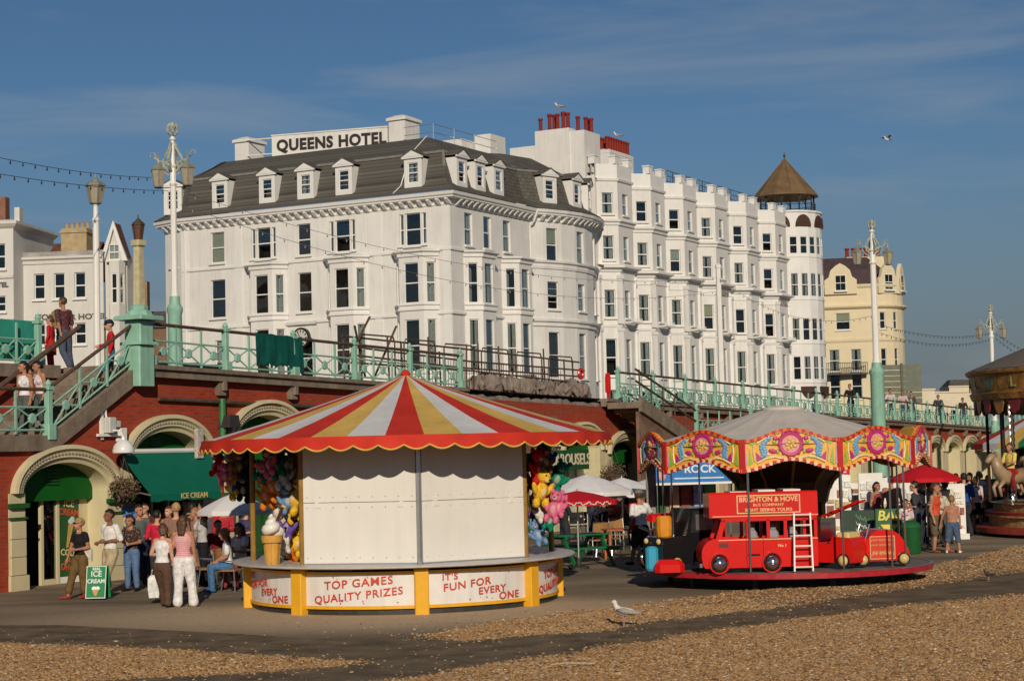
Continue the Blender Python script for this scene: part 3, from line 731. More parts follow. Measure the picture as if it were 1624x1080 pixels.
def dormer(loc, rz, st):
    o = place('dormer', dme, hotel, loc, (0,0,rz))
    add_window(o, (0,0,0.30), 0, 0.72, 1.22, st, sill=False, bars=1, inset=0.05)
for px, st in ((348,'open'), (423,'open'), (484,'curtain'), (545,'dark'), (655,'curtain')): dormer((0.1, hA(px,285,0.1)[0], 18.15), R(-90), st)
dormer((0.42, 20.65, 18.15), R(-73), 'dark')
for px, st in ((733,'open'), (762,'open'), (791,'curtain')): dormer((hB(px,280,0.1)[0], 0.1, 18.15), 0, st)
for a, st in ((-0.62,'dark'), (0.0,'open'), (0.55,'dark')):
    dormer((cx+(rad-0.15)*math.sin(a*ang), -((rad-0.15)*math.cos(a*ang)-(rad-sag)), 18.15), a*ang, st)
# chimneys and the roof sign
def stack(parent, x0, x1, y0, y1, z0, z1, m=M_WHITE, cap=0.12, name='chimney'):
    q = MB(); q.box(x0, x1, y0, y1, z0, z1-0.25)
    q.box(x0-cap, x1+cap, y0-cap, y1+cap, z1-0.25, z1-0.08)
    k = 0.3; q.loft([[(x0-cap,y0-cap,z1-0.08),(x1+cap,y0-cap,z1-0.08),(x1+cap,y1+cap,z1-0.08),(x0-cap,y1+cap,z1-0.08)],[(x0+k,y0+k,z1+0.12),(x1-k,y0+k,z1+0.12),(x1-k,y1-k,z1+0.12),(x0+k,y1-k,z1+0.12)]])
    return q.build(name, m, parent)
stack(hotel, 3.4, 5.1, 16.85, 17.95, 19.8, 23.1); stack(hotel, 5.1, 6.8, 6.1, 7.3, 19.8, 23.6)
q = MB(); q.box(0, 0.2, -7.85, 0, 21.7, 23.0); q.box(-0.05, 0.25, -7.88, 0.03, 23.0, 23.08); sign = q.build('roof_sign', M_WHITE, hotel, (3.5,15.1,0), (0,0,R(12)))
lettering('QUEENS HOTEL', 0.98, mat('sign_black', (0.03,0.022,0.02), 0.5), sign, (-0.03, -4.05, 22.33), (R(90),0,R(-90)), 0.05, 0.03, 0.99, spacing=1.08)
for z in (21.9, 22.9):
    q = MB(); q.cyl((0.1,0.0,z), (0.1,1.75,z), 0.04, 6); q.build('sign_brace', M_WPAINT, sign)
# lightning cable, roof rails
q = MB(); q.tube([(-0.45,3.6,17.85),(0.3,3.5,18.4),(0.9,3.2,20.3),(3.5,3.6,21.8)], 0.035, 5); q.build('roof_cable', M_WPAINT, hotel)
q = MB()
for z in (22.1, 22.6): q.tube([(4,5.5,z),(4,3.4,z),(12,3.4,z)], 0.02, 5)
for x in (4, 6.5, 9, 12): q.cyl((x,3.4,21.6), (x,3.4,22.65), 0.025, 5)
q.build('roof_railing', M_ALU, hotel)
q = MB(); q.box(11.0, 15.5, 5.5, 8.0, 21.6, 22.9); q.build('roof_plant_room', M_WHITE, hotel)
q = MB(); q.box(12.5, 14.5, 4.2, 5.4, 21.6, 23.3); q.build('roof_plant_room', M_WHITE, hotel)
# wall clock
ck = MB(); yk, zk = hA(480, 536)[0], hA(480,536)[1]
ck.M = Matrix.Translation((-0.4, yk, zk)) @ Matrix.Rotation(R(90), 4, 'Z') @ Matrix.Rotation(R(-90), 4, 'X')
ck.M = Matrix.Translation((-0.16, yk, zk)) @ Matrix.Rotation(R(-90), 4, 'Y')
ck.lathe([(0.62,-0.14),(0.62,0.05),(0.52,0.09),(0.5,0.05)], 28); clock = ck.build('clock', M_BLACK, hotel)
q = MB(); q.M = ck.M; q.lathe([(0.001,0.055),(0.5,0.055)], 28, cap=False); q.build('dial', mat('clock_dial', (0.55,0.53,0.47), 0.5), clock)
q = MB(); q.M = ck.M
for k in range(12):
    a = k*math.pi/6; q.M = ck.M @ Matrix.Rotation(a, 4, 'Z'); q.box(0.34, 0.47, -0.035, 0.035, 0.06, 0.066)
q.M = ck.M @ Matrix.Rotation(0.6, 4, 'Z'); q.box(-0.05,0.4,-0.02,0.02,0.068,0.074); q.M = ck.M @ Matrix.Rotation(2.4, 4, 'Z'); q.box(-0.05,0.28,-0.025,0.025,0.076,0.082)
q.build('hands_and_numerals', M_BLACK, clock)
q = MB(); sweep(q, [(0,yk+1.1),(0,yk-1.1)], [(0,zk+0.75),(0.2,zk+0.8),(0.25,zk+0.95),(0,zk+1.0)]); q.build('clock_hood', M_WHITE2, hotel)
q = MB(); q.cyl((0,yk,zk), (-0.14,yk,zk), 0.25, 12); q.build('clock_bracket', M_BLACK, hotel)

# ------------------------------------------------------------------ the crenellated wing
wing = empty('crenellated_hotel_wing', H0+HX*19.2, WA, 'white hotel wing with row of canted bays and battlemented parapet', 'hotel')
wb_, wt_ = MB(), MB()
ROWS = [(4.4,6.6),(7.5,10.0),(11.4,13.3),(15.3,16.95),(18.4,19.85)]
cs = [20.47-19.2, 25.94-19.2, 31.6-19.2, 37.6-19.2, 44.0-19.2, 50.4-19.2]
WEND = 54.9-19.2; WP = 20.75
prevx = 0.0; wpath = [(0,0)]
for k, c in enumerate(cs):
    fwid = 2.3 if k < 5 else 2.5
    pts = [(c-1.05,0),(c,-1.05),(c+fwid,-1.05),(c+fwid+1.05,0)]
    facade(wing, wb_, (prevx,0), pts[0], HB, WP, [])
    sty = WRND
    for (a, e, ww) in ((0,1,0.78),(1,2,0.82),(2,3,0.78)):
        Ln = (Vector(pts[e])-Vector(pts[a])).length
        ws = [(Ln/2, z0, ww, z1-z0, WRND.choice(['dark','curtain','open','curtain','half']) if a == 0 else WRND.choice(['curtain','curtain','dark','half','blind'])) for z0, z1 in ROWS]
        if a == 2: ws = []
        facade(wing, wb_, pts[a], pts[e], HB, WP, ws, 0.18)
    prevx = pts[3][0]; wpath += pts
facade(wing, wb_, (prevx,0), (WEND,0), HB, WP, []); wpath.append((WEND,0))
wb_.seg_wall((0,12), (0,0), HB, 21.0, (), 0.2)
# parapet with merlons and string courses
sweep(wt_, wpath, [(0,20.6),(0.1,20.64),(0.14,20.78),(0,20.84)])
sweep(wt_, wpath, [(0,20.8),(0.0,21.75),(-0.05,21.8),(-0.3,21.8),(-0.3,20.7)])
sweep(wt_, wpath, [(0,17.62),(0.1,17.66),(0.12,17.8),(0.26,17.9),(0.26,18.0),(0,18.08)])
sweep(wt_, wpath, [(0,13.95),(0.06,14.0),(0.06,14.45),(0.14,14.5),(0.2,14.66),(0.5,14.76),(0.5,14.9),(0,15.02)])
sweep(wt_, wpath, [(0,10.75),(0.06,10.78),(0.10,10.92),(0,10.98)])
wing_trim = wt_.build('cornice', M_WHITE2, wing); wb_.build('wall', [M_WHITE, M_DARK], wing)
mer = MB(); mer.box(-0.32,0.32,-0.05,0.42,0,0.5); mer.box(-0.38,0.38,-0.09,0.46,0.5,0.58); merm = mer.mesh('merlon', M_WHITE2)
for k, c in enumerate(cs):
    fw_ = 2.3 if k < 5 else 2.5
    for x in (c+0.1, c+fw_-0.1): place('merlon', merm, wing, (x, -0.99, 21.8))
    place('merlon', merm, wing, (c-0.95, 0.05, 21.8)); place('merlon', merm, wing, (c+fw_+1.0, 0.05, 21.8))
    # pilasters at the corners of the bay, two storeys high
    for x, y, rz in ((c-0.06,-1.06,R(-22)), (c+fw_+0.06,-1.06,R(22)), (c-1.15,-0.05,0)):
        q = MB(); q.box(-0.17,0.17,-0.10,0.12,0,3.05); q.box(-0.22,0.22,-0.15,0.12,3.05,3.3); q.box(-0.22,0.22,-0.14,0.12,0,0.25)
        q.build('pilaster', M_WHITE2, wing, (x,y,10.98), (0,0,rz))
        q = MB(); q.box(-0.17,0.17,-0.10,0.12,-3.5,3.0); q.box(-0.22,0.22,-0.15,0.12,3.0,3.22); q.build('pilaster', M_WHITE2, wing, (x,y,7.5), (0,0,rz))
    q = MB(); q.box(c+0.3, c+fw_-0.2, -1.75, -1.24, 11.05, 11.16)
    for x in np.arange(c+0.32, c+fw_-0.2, 0.14): q.cyl((x,-1.7,11.16), (x,-1.7,11.4), 0.018, 4)
    q.build('balcony', M_WHITE2, wing)
# roof railing, end wall stacks, pots
q = MB()
for k in range(12):
    x = 12.5 + k*1.9; q.cyl((x,0.6,21.5), (x,0.6,23.0), 0.03, 5)
for z in (22.2, 22.6, 23.0): q.cyl((12.5,0.6,z), (12.5+11*1.9,0.6,z), 0.025, 5)
for k in range(42): q.cyl((12.5+k*0.5,0.6,22.2), (12.5+k*0.5,0.6,23.0), 0.012, 4)
q.build('roof_railing', M_IRON, wing)
q = MB(); q.poly([(0,0.2,21.2),(WEND,0.2,21.2),(WEND,12,21.2),(0,12,21.2)]); q.build('flat_roof', M_SLATE, wing)
q = MB(); q.box(-0.25, 0.6, 4.2, 6.3, 20, 23.4); q.box(-0.2, 2.5, 6.3, 9.5, 20, 22.6); q.build('gable_wall', M_WHITE, wing)
stk1 = MB(); stk1.box(-0.3, 0.9, 1.7, 4.3, 18, 24.35); stk1.box(-0.2, 2.2, 0.6, 1.7, 18, 24.1); stk1 = stk1.build('chimney', M_WHITE, wing)
M_POT = mat('red_pot', (0.22, 0.026, 0.016), 0.7, 0.25, 6)
pot = MB(); pot.lathe([(0.13,0),(0.16,0.08),(0.13,0.14),(0.125,0.75),(0.17,0.8),(0.17,0.9),(0.13,0.92),(0.11,0.6)], 10); potm = pot.mesh('chimney_pot', M_POT, True, R(40))
for x, y, s in ((0.1,4.05,1.0),(0.1,3.35,1.25),(0.5,3.2,1.25),(0.1,2.75,1.2),(0.1,2.3,1.3),(0.5,2.5,1.2),(0.1,1.95,1.2)): place('chimney_pot', potm, stk1, (x,y,24.35)).scale = (1,1,s)
for x, y in ((0.3,1.3),(0.9,1.0),(1.5,0.9),(1.9,1.2)): place('chimney_pot', potm, stk1, (x,y,24.1)).scale = (1,1,1.15)
s2 = stack(wing, 9.2, 13.2, 3.2, 4.6, 20.5, 24.3, cap=0.02)
for k in range(9):
    for r_ in range(2): place('chimney_pot', potm, s2, (9.5+k*0.43, 3.55+r_*0.65, 24.35)).scale = (1.05,1.05,1.05)
sm = mat('wing_letters', (0.30,0.27,0.24), 0.6)
lettering('QUEENS', 0.55, sm, wing_trim, (cs[3]-0.1+1.0, -1.13, 14.22), (R(90),0,0), 0.03, 0.02, 1.1); lettering('HOTEL', 0.55, sm, wing_trim, (cs[5]+1.1, -1.13, 14.22), (R(90),0,0), 0.03, 0.02, 1.1)
# aerial
q = MB(); q.cyl((0,0,0), (0,0,2.4), 0.04, 6); q.cyl((-0.4,0,2.0), (0.4,0,2.0), 0.025, 5)
for x in (-0.4,-0.1,0.2,0.4): q.cyl((x,0,1.7), (x,0,2.3), 0.02, 4)
q.build('aerial', M_ALU, hotel, (17.0, 6.0, 21.6))

# ------------------------------------------------------------------ round tower house
TC = P(1251, 460, 156)
tower = empty('round_tower_house', (TC.x, TC.y, 0), WA, 'slim white round tower house topped by a brown conical belvedere roof', 'house')
TR = 2.95; nt_ = 20; tb, tt_ = MB(), MB()
ring = [(TR*math.cos(2*math.pi*k/nt_+0.05), TR*math.sin(2*math.pi*k/nt_+0.05)) for k in range(nt_)]
TROWS = [(8.0,10.0),(11.3,13.2),(15.0,17.0),(18.6,20.1)]
for k in range(nt_):
    a, c = ring[k], ring[(k+1) % nt_]; Ln = (Vector(c)-Vector(a)).length
    mid = (Vector(a)+Vector(c)); wd = (HX*mid.x + HY*mid.y)
    ws = [(Ln/2, z0, 0.66, z1-z0, WRND.choice(['dark','curtain','dark'])) for z0, z1 in TROWS] if (wd.y < 0.8) else []
    facade(tower, tb, a, c, 3, 22.2, ws, 0.1, inset=0.03, sill=False)
tb.build('wall', [M_WHITE2, M_DARK], tower)
q = MB(); sweep(q, ring, [(0,22.1),(0.12,22.15),(0.12,22.3),(-0.2,22.35),(-2.8,22.36)], True)
for z0, z1 in TROWS: sweep(q, ring, [(0,z0-0.3),(0.05,z0-0.27),(0.05,z0-0.16),(0,z0-0.12)], True)
q.build('string_course', M_WHITE2, tower)
M_BRASS = mat('copper_roof', (0.17, 0.105, 0.05), 0.55, 0.25, 1.2, dirt=0.2)
M_FAN = mat('brown_panel', (0.07, 0.035, 0.025), 0.6, 0.2, 4)
for k in range(nt_):
    m_ = (Vector(ring[k])+Vector(ring[(k+1)%nt_]))/2
    if (HX*m_.x+HY*m_.y).y < 0.8 and k % 2 == 0:
        for z, s in ((20.95, 1), (7.45, -1)):
            d = Vector((m_.x, m_.y, 0)).normalized(); q = MB()
            q.prismy([(0.72*math.cos(math.pi*j/12), s*1.0*math.sin(math.pi*j/12)) for j in range(13)], -0.06, 0.03)
            q.build('fanlight', M_FAN, tower, (d.x*(TR+0.02), d.y*(TR+0.02), z), (0,0,math.atan2(d.y,d.x)+math.pi/2))
q = MB()
q.lathe([(0.02,27.3),(0.08,27.05),(2.78,23.85),(2.82,23.75),(2.74,23.7),(0.3,24.4)], 12); rfo = q.build('conical_roof', M_BRASS, tower)
for k in range(12):
    a = 2*math.pi*k/12; q = MB(); q.cyl((0.06*math.cos(a),0.06*math.sin(a),27.1), (2.8*math.cos(a),2.8*math.sin(a),23.84), 0.035, 5); q.build('roof_rib', M_BRASS, rfo)
q = MB(); q.lathe([(0.05,27.2),(0.11,27.35),(0.05,27.5),(0.01,27.75)], 8); q.build('finial', M_IRON, rfo)
for k in range(10):
    a = 2*math.pi*k/10+0.2; q = MB(); q.cyl((2.4*math.cos(a),2.4*math.sin(a),22.3), (2.4*math.cos(a),2.4*math.sin(a),23.85), 0.07, 6); q.tube([(2.4*math.cos(a),2.4*math.sin(a),23.3),(2.45*math.cos(a+.12),2.45*math.sin(a+.12),23.65),(2.5*math.cos(a+.2),2.5*math.sin(a+.2),23.8)],0.04,5); q.build('column', M_IRON, tower)
q = MB()
for z in (22.9, 23.05): q.tube([(2.5*math.cos(2*math.pi*k/24),2.5*math.sin(2*math.pi*k/24),z) for k in range(25)], 0.03, 5)
for k in range(60): a = 2*math.pi*k/60; q.cyl((2.5*math.cos(a),2.5*math.sin(a),22.3),(2.5*math.cos(a),2.5*math.sin(a),23.0),0.012,4)
q.build('balustrade', M_IRON, tower)
q = MB(); q.box(-3.2, 0, 0.5, 8, 3, 22.0); q.build('party_wall', M_WHITE2, tower)

# ------------------------------------------------------------------ cream corner house
YC = P(1372, 540, 172)
cream = empty('cream_corner_house', (YC.x, YC.y, 0), 0, 'cream stucco house with rounded corner, scrolled gables and slate roof', 'house')
M_YEL = mat('cream_paint', (0.70, 0.60, 0.40), 0.7, 0.05, 1.0, dirt=0.08)
yb, yt = MB(), MB(); RC = 2.6
ypath = [(-9,3.4),(-4.0,0)] + [(1.4+RC*math.sin(a)*1.0, -0.9+RC-RC*math.cos(a)) for a in np.linspace(-0.9, 1.5, 9)] + [(4.2,9)]
ypath = [(-8.0,0.6),(-4.2,-0.6),(0.0,-1.3)] + [(0.6+3.5*math.sin(a), 2.2-3.5*math.cos(a)) for a in np.linspace(0.15, 1.45, 7)] + [(4.4,9)]
ZY = lambda py: P(1350, py, 170).z
yrows = [(ZY(612),ZY(590)+0.7), (ZY(588),ZY(553)), (ZY(522),ZY(495))]
for k, (a, c) in enumerate(zip(ypath[:-1], ypath[1:])):
    Ln = (Vector(c)-Vector(a)).length; ws = []
    if k == 1: ws = [(Ln*0.5+s*1.0, yrows[1][0], 0.95, yrows[1][1]-yrows[1][0], 'curtain') for s in (-1,1)] + [(Ln*0.5+s*1.0, yrows[0][0]-1.2, 0.95, 2.4, 'dark') for s in (-1,1)] + [(Ln*0.5-0.1, yrows[2][0], 1.3, yrows[2][1]-yrows[2][0], 'half')]
    if k in (3, 5): ws = [(Ln/2, z0, 0.55, z1-z0, 'dark') for z0, z1 in yrows[1:]]
    facade(cream, yb, a, c, 2, ZY(452), ws, 0.15)
yb.build('wall', [M_YEL, M_DARK], cream)
for z, o in ((ZY(485),0.35), (ZY(538),0.12), (ZY(452),0.2)): sweep(yt, ypath, [(0,z-0.25),(o*0.5,z-0.2),(o,z-0.05),(o,z+0.08),(0,z+0.14)])
yt.build('cornice', M_YEL, cream)
q = MB(); sweep(q, ypath, [(-0.5,ZY(455)),(-1.6,ZY(425)),(-3.2,ZY(402))]); rf_ = q.build('roof', mat('purple_slate', (0.075,0.05,0.052), 0.6, 0.2, 2), cream)
for (x, y, rz, wd) in ((-2.3,-0.95,R(-9),3.0), (2.1,-0.75,R(28),2.4), (3.6,0.7,R(62),2.0)):
    q = MB(); h = ZY(420)-ZY(455); pl = [(-wd/2,-0.6),(wd/2,-0.6),(wd/2,h*0.35),(wd*0.36,h*0.5),(wd*0.3,h*0.8),(wd*0.15,h*1.0),(0,h*1.12),(-wd*0.15,h*1.0),(-wd*0.3,h*0.8),(-wd*0.36,h*0.5),(-wd/2,h*0.35)]
    q.prismy(pl, -0.25, 0.1); g_ = q.build('scrolled_gable', M_YEL, cream, (x,y,ZY(455)), (0,0,rz))
    add_window(g_, (0,-0.26,-0.3), 0, 1.0, 1.5, 'dark', inset=-0.03, bars=2)
    q = MB(); q.box(-0.5,0.5,-0.257,-0.252,-0.25,1.15); q.build('reveal', M_DARK, g_)
for k in range(7):
    q = MB(); q.lathe([(0.09,0),(0.14,0.15),(0.06,0.5),(0.12,0.7)], 6); x = -6.8+k*0.42; q.build('baluster', M_YEL, cream, (x if k < 4 else x+1.9, -0.15-0.02*k, ZY(450)))
c1_ = MB(); c1_.box(-8.2,-6.8,1.5,3.0,ZY(470),ZY(388)); c1_ = c1_.build('chimney', M_YEL, cream)
c2_ = MB(); c2_.box(-1.0,2.6,2.6,4.0,ZY(455),ZY(400)); c2_ = c2_.build('chimney', M_YEL, cream)
for k in range(3): place('chimney_pot', potm, c1_, (-8+k*0.45,2.2,ZY(388))).scale = (1.2,1.2,0.9)
for k in range(6): place('chimney_pot', potm, c2_, (-0.8+k*0.6,3.3,ZY(400))).scale = (1.4,1.4,1.0)
q = MB(); q.box(-4.1,-0.2,-2.1,-0.75,yrows[1][0]-0.35,yrows[1][0]-0.2)
for k in range(24): q.cyl((-4.05+k*0.165,-2.0+0,yrows[1][0]-0.2), (-4.05+k*0.165,-2.0,yrows[1][0]+0.75), 0.022, 4)
q.cyl((-4.1,-2.0,yrows[1][0]+0.75),(-0.2,-2.0,yrows[1][0]+0.75),0.03,5); q.build('balcony', M_IRON, cream)

# ------------------------------------------------------------------ hotels at the far left, behind the stairs
M_GREYW = mat('grey_white_stucco', (0.62,0.60,0.55), 0.75, 0.06, 1, dirt=0.12)
LB = 101.0
def lx(px, py): q = P(px, py, LB); return q.x, q.z
lb = empty('parapet_hotel', (P(95,480,LB).x, LB, 0), R(-7), 'low pale grey hotel with straight parapet and lettering across its front', 'hotel')
q, t_ = MB(), MB(); XO = P(95,480,LB).x
x0, x1 = lx(34,420)[0]-XO, lx(166,420)[0]-XO; zt_ = lx(34,396)[1]-0.15
LR = [(lx(60,475)[1], lx(60,434)[1]), (lx(60,548)[1], lx(60,514)[1])]
facade(lb, q, (x0,0), (x1,0), 3, zt_, [(lx(p_,450)[0]-XO-x0, z0, 0.62, z1-z0, 'dark') for p_ in (61,94,128) for z0, z1 in LR])
sweep(t_, [(x0,0),(x1,0)], [(0,zt_-0.7),(0.08,zt_-0.68),(0.1,zt_-0.5),(0.25,zt_-0.42),(0.25,zt_-0.3),(0,zt_-0.25),(0,zt_),(-0.3,zt_+0.03)]); t_.build('parapet', M_GREYW, lb); q.build('wall', [M_GREYW, M_DARK], lb)
lm = mat('grey_letters', (0.12,0.11,0.10), 0.6)
lettering('TON', 0.42, lm, lb, (lx(72,503)[0]-XO, -0.03, lx(80,503)[1]), (R(90),0,0), 0.02, 0.012, 1.25); lettering('TER HOTEL', 0.42, lm, lb, (lx(134,503)[0]-XO, -0.03, lx(128,503)[1]), (R(90),0,0), 0.02, 0.012, 1.25)
# brown roof and chimney behind the parapet
q = MB(); za = lx(90,405)[1]; q.loft([[(x0+0.6,1.2,za-0.6),(x1-1.1,1.2,za-0.6)],[(x0+0.6,3.2,za+1.05),(x1-1.1,3.2,za+1.05)],[(x0+0.6,6,za-1.0),(x1-1.1,6,za-1.0)]], False, False, False)
q.build('roof', mat('brown_tile', (0.13,0.06,0.04), 0.8, 0.25, 3), lb)
cxl, czl = lx(108,352); q = MB(); q.box(cxl-XO-0.78, cxl-XO+0.7, 1.0, 2.1, za-0.8, czl-0.25); q.box(cxl-XO-0.85, cxl-XO+0.77, 0.93, 2.17, czl-0.5, czl-0.38); ch = q.build('chimney', mat('yellow_brick', (0.42,0.32,0.18), 0.85, 0.2, 3), lb)
for k in range(5):
    q = MB(); q.lathe([(0.12,0),(0.14,0.06),(0.1,0.12),(0.1,0.3),(0.13,0.35)], 8); q.build('chimney_pot', mat('buff_pot', (0.45,0.3,0.15), 0.8), ch, (cxl-XO-0.6+k*0.3, 1.5, czl-0.25))
gb = empty('gabled_hotel', (P(180,480,LB).x, LB+0.4, 0), R(-7), 'narrow pale grey house with steep gable, white bargeboards and bay window', 'house')
XO2 = P(180,480,LB).x; gx0, gx1 = lx(163,440)[0]-XO2, lx(197,440)[0]-XO2; zg = lx(180,405)[1]; zp = lx(178,352)[1]
q = MB(); facade(gb, q, (gx0,0), (gx1,0), 3, zg, [((gx1-gx0)*0.5, LR[1][0], 0.6, 1.3, 'dark')]); q.prismy([(gx0,zg),(gx1,zg),((gx0+gx1)/2,zp-0.1)], 0, 0.2); q.box(gx0,gx1,0.3,3,3,zg)
q.build('wall', [M_GREYW, M_DARK], gb)
q = MB(); mid = (gx0+gx1)/2
q.prismy([(gx0-0.2,zg-0.3),(gx0+0.05,zg-0.3),(mid,zp-0.35),(gx1-0.05,zg-0.3),(gx1+0.2,zg-0.3),(mid,zp+0.1)], -0.25, -0.1); q.build('bargeboard', M_WHITE2, gb)
add_window(gb, (mid,-0.02,lx(180,412)[1]), 0, 0.62, 0.9, 'dark', inset=-0.06, bars=2)
q = MB(); zbay = lx(185,402)[1]; pts = [(mid-0.35,0),(mid-0.15,-0.5),(mid+0.4,-0.5),(mid+0.6,0)]
for a, c in zip(pts[:-1], pts[1:]):
    Ln = (Vector(c)-Vector(a)).length; facade(gb, q, a, c, 3, zbay-0.4, [(Ln/2, LR[0][0]-0.35, Ln*0.62, 1.7, 'dark')], 0.08, sill=False, inset=0.03)
q.poly([(*p_, zbay-0.4) for p_ in pts]); q.build('bay_window', [M_GREYW, M_DARK], gb)
q = MB(); q.loft([[(gx0-0.2,-0.2,zg-0.1),(mid,-0.2,zp),(gx1+0.2,-0.2,zg-0.1)],[(gx0-0.1,1.0,zg-0.1),(mid,1.0,zp),(gx1+0.05,1.0,zg-0.1)]], False, False, False); q.build('roof', mat('brown_tile', (0.13,0.06,0.04)), gb)
eb = empty('edge_hotel', (P(0,480,LB).x, LB-1.0, 0), R(-7), 'tall white hotel cut off by the left edge of the picture', 'hotel')
XO3 = P(0,480,LB).x; ex1 = lx(30,380)[0]-XO3; ze = lx(20,358)[1]; q, t_ = MB(), MB()
EW = [(lx(9,430)[1], lx(9,390)[1]), (lx(9,497)[1], lx(9,472)[1])]
facade(eb, q, (-8,0), (ex1,0), 3, ze, [(8+(lx(9,410)[0]-XO3), z0, 0.55, z1-z0, 'dark') for z0, z1 in EW]); q.seg_wall((ex1,0), (ex1,6), 3, ze, ()); q.build('wall', [M_GREYW, M_DARK], eb)
sweep(t_, [(-8,0),(ex1,0),(ex1,6)], [(0,ze-0.3),(0.15,ze-0.2),(0.3,ze-0.05),(0.3,ze+0.1),(0,ze+0.2),(-0.3,ze+0.2)])
for z in (EW[0][0]-0.4, EW[1][0]-0.4): sweep(t_, [(-8,0),(ex1,0)], [(0,z-0.15),(0.1,z-0.1),(0.1,z),(0,z+0.05)])
t_.build('cornice', M_GREYW, eb)
lettering('OTEL', 0.36, lm, eb, (lx(6,455)[0]-XO3+0.1, -0.05, lx(6,455)[1]), (R(90),0,0), 0.02, 0.01, 1.1)
q = MB(); q.box(ex1-1.0,ex1-0.6,0.4,1.0,ze,lx(5,315)[1]); q.build('chimney', mat('chimney_brick', (0.25,0.12,0.08), 0.85, 0.2, 4), eb)
q = MB(); q.box(ex1-0.05,ex1+0.25,0.3,0.8,ze,ze+0.9); q.build('parapet_pier', M_GREYW, eb)
# brick chimney and brown roofs seen between the hotels
bh = empty('brown_roofed_house', (P(218,470,150).x, 150, 0), 0, 'low brown brick house seen between the two left hotels', 'house')
q = MB(); q.box(-3,6,0,5,3,P(218,520,150).z); q.build('wall', mat('brown_brick', (0.2,0.12,0.075), 0.9, 0.2, 2), bh)
q = MB(); q.loft([[(-3,-0.3,P(218,520,150).z),(6,-0.3,P(218,520,150).z)],[(-3,3,P(218,490,150).z),(6,3,P(218,490,150).z)]], False, False, False); q.build('roof', M_SLATE, bh)
q = MB(); q.box(-0.8,0.9,-0.5,0.6,6,P(218,447,150).z); c_ = q.build('chimney', mat('tan_brick', (0.30,0.19,0.10), 0.9, 0.2, 3), bh)
for k in (-0.4, 0.2): place('chimney_pot', potm, c_, (k,0,P(218,447,150).z)).scale = (1.3,1.3,0.9)
# ================================================================== stairs and railings
def panel_mesh(w, dz, fancy):
    q = MB(); S = lambda x, z: (x, 0, z + dz*x/w)
    q.mi = 0
    def bar(a, c, r): q.cyl(S(*a), S(*c), r, 5)
    bar((0.02,0.09), (w-0.02,0.58), 0.02); bar((0.02,0.58), (w-0.02,0.09), 0.02)
    cx_, cz_ = w/2, 0.335 + dz*0.5
    q.M = Matrix.Translation((cx_, 0, cz_)) @ Matrix.Rotation(R(90), 4, 'X')
    if fancy:
        q.lathe([(0.12,-0.02),(0.17,-0.02),(0.17,0.02),(0.12,0.02)], 8, cap=False)
        q.lathe([(0.001,-0.025),(0.06,-0.025),(0.06,0.025),(0.001,0.025)], 6)
        for k in range(4):
            a = k*math.pi/2; q.cyl((0.06*math.cos(a),0.06*math.sin(a),0), (0.24*math.cos(a),0.24*math.sin(a),0), 0.016, 4)
    else:
        q.lathe([(0.001,-0.035),(0.09,-0.035),(0.12,-0.02),(0.12,0.02),(0.09,0.035),(0.001,0.035)], 8)
    q.M = Matrix.Identity(4)
    return q.mesh('lattice_panel', M_MINT)
def post_mesh(h=1.12, w=0.085):
    q = MB()
    q.bbox(-w*1.5, w*1.5, -w*1.5, w*1.5, -0.12, 0.22, 0.02); q.bbox(-w*0.8, w*0.8, -w*0.8, w*0.8, 0.22, h-0.16, 0.01)
    q.bbox(-w*1.15, w*1.15, -w*1.15, w*1.15, h-0.16, h-0.08, 0.01); q.lathe([(w*0.6,h-0.08),(w*0.9,h-0.03),(w*0.6,h+0.03),(0.01,h+0.07)], 8)
    return q.mesh('post', M_MINT, False)
PM = post_mesh()
stm = MB(); stm.box(-0.022,0.022,-0.022,0.022,0,0.95); stm = stm.mesh('stanchion', M_MINT)
def railing(label, A, B, n, per_post=3, fancy=False, first=True, last=True, hand=True, name='railing', boards=False, cat='railing'):
    """A, B base points (world)"""
    A, B = Vector(A), Vector(B); d = B-A; hl = math.hypot(d.x, d.y); rz = math.atan2(d.y, d.x); w = hl/n; dz = d.z/n
    o = empty(name, A, rz, label, cat)
    pm = panel_mesh(w, dz, fancy)
    q = MB(); q.cyl((0,0,0.09), (hl,0,0.09+d.z), 0.025, 5); q.build('bottom_rail', M_MINT, o)
    q = MB(); q.cyl((0,0,0.58), (hl,0,0.58+d.z), 0.025, 5); q.build('middle_rail', M_MINT, o)
    if hand: q = MB(); q.cyl((-0.05,0,0.97), (hl+0.05,0,0.97+d.z), 0.042, 7); q.build('hand_rail', M_RUST, o)
    for k in range(n):
        place('lattice_panel', pm, o, (k*w, 0, k*dz))
    for k in range(n+1):
        if (k == 0 and not first) or (k == n and not last): continue
        if k % per_post == 0: place('post', PM, o, (k*w, 0, k*dz))
        else: place('stanchion', stm, o, (k*w, 0, k*dz))
    return o
def dk(t, o=-0.0): return wpt(t, o, deck(t))
railing('mint green iron railing along the promenade edge above the striped kiosk', dk(4.25,0.12), dk(18.55,0.12), 15)
railing('mint green lacework railing running along the wall to the far right', dk(29.6,0.12), dk(110,0.12), 81, 3, True)
railing('mint green railing of the terrace at the top left corner', wpt(wt(-120,-1.95),-1.95,deck(0)), wpt(wt(62,-1.95),-1.95,deck(0)), 5, 5, hand=False)
railing('mint green railing on the stair landing at the left edge', wpt(-5.0,0.05,LAND_Z), wpt(ST0,0.05,LAND_Z), 6, 6)
railing('sloping mint green railing beside the left stairs', wpt(ST0+0.1,0.05,LAND_Z+0.05), wpt(ST1-0.1,0.05,deck(ST1)-0.02), 3, 9, first=False)
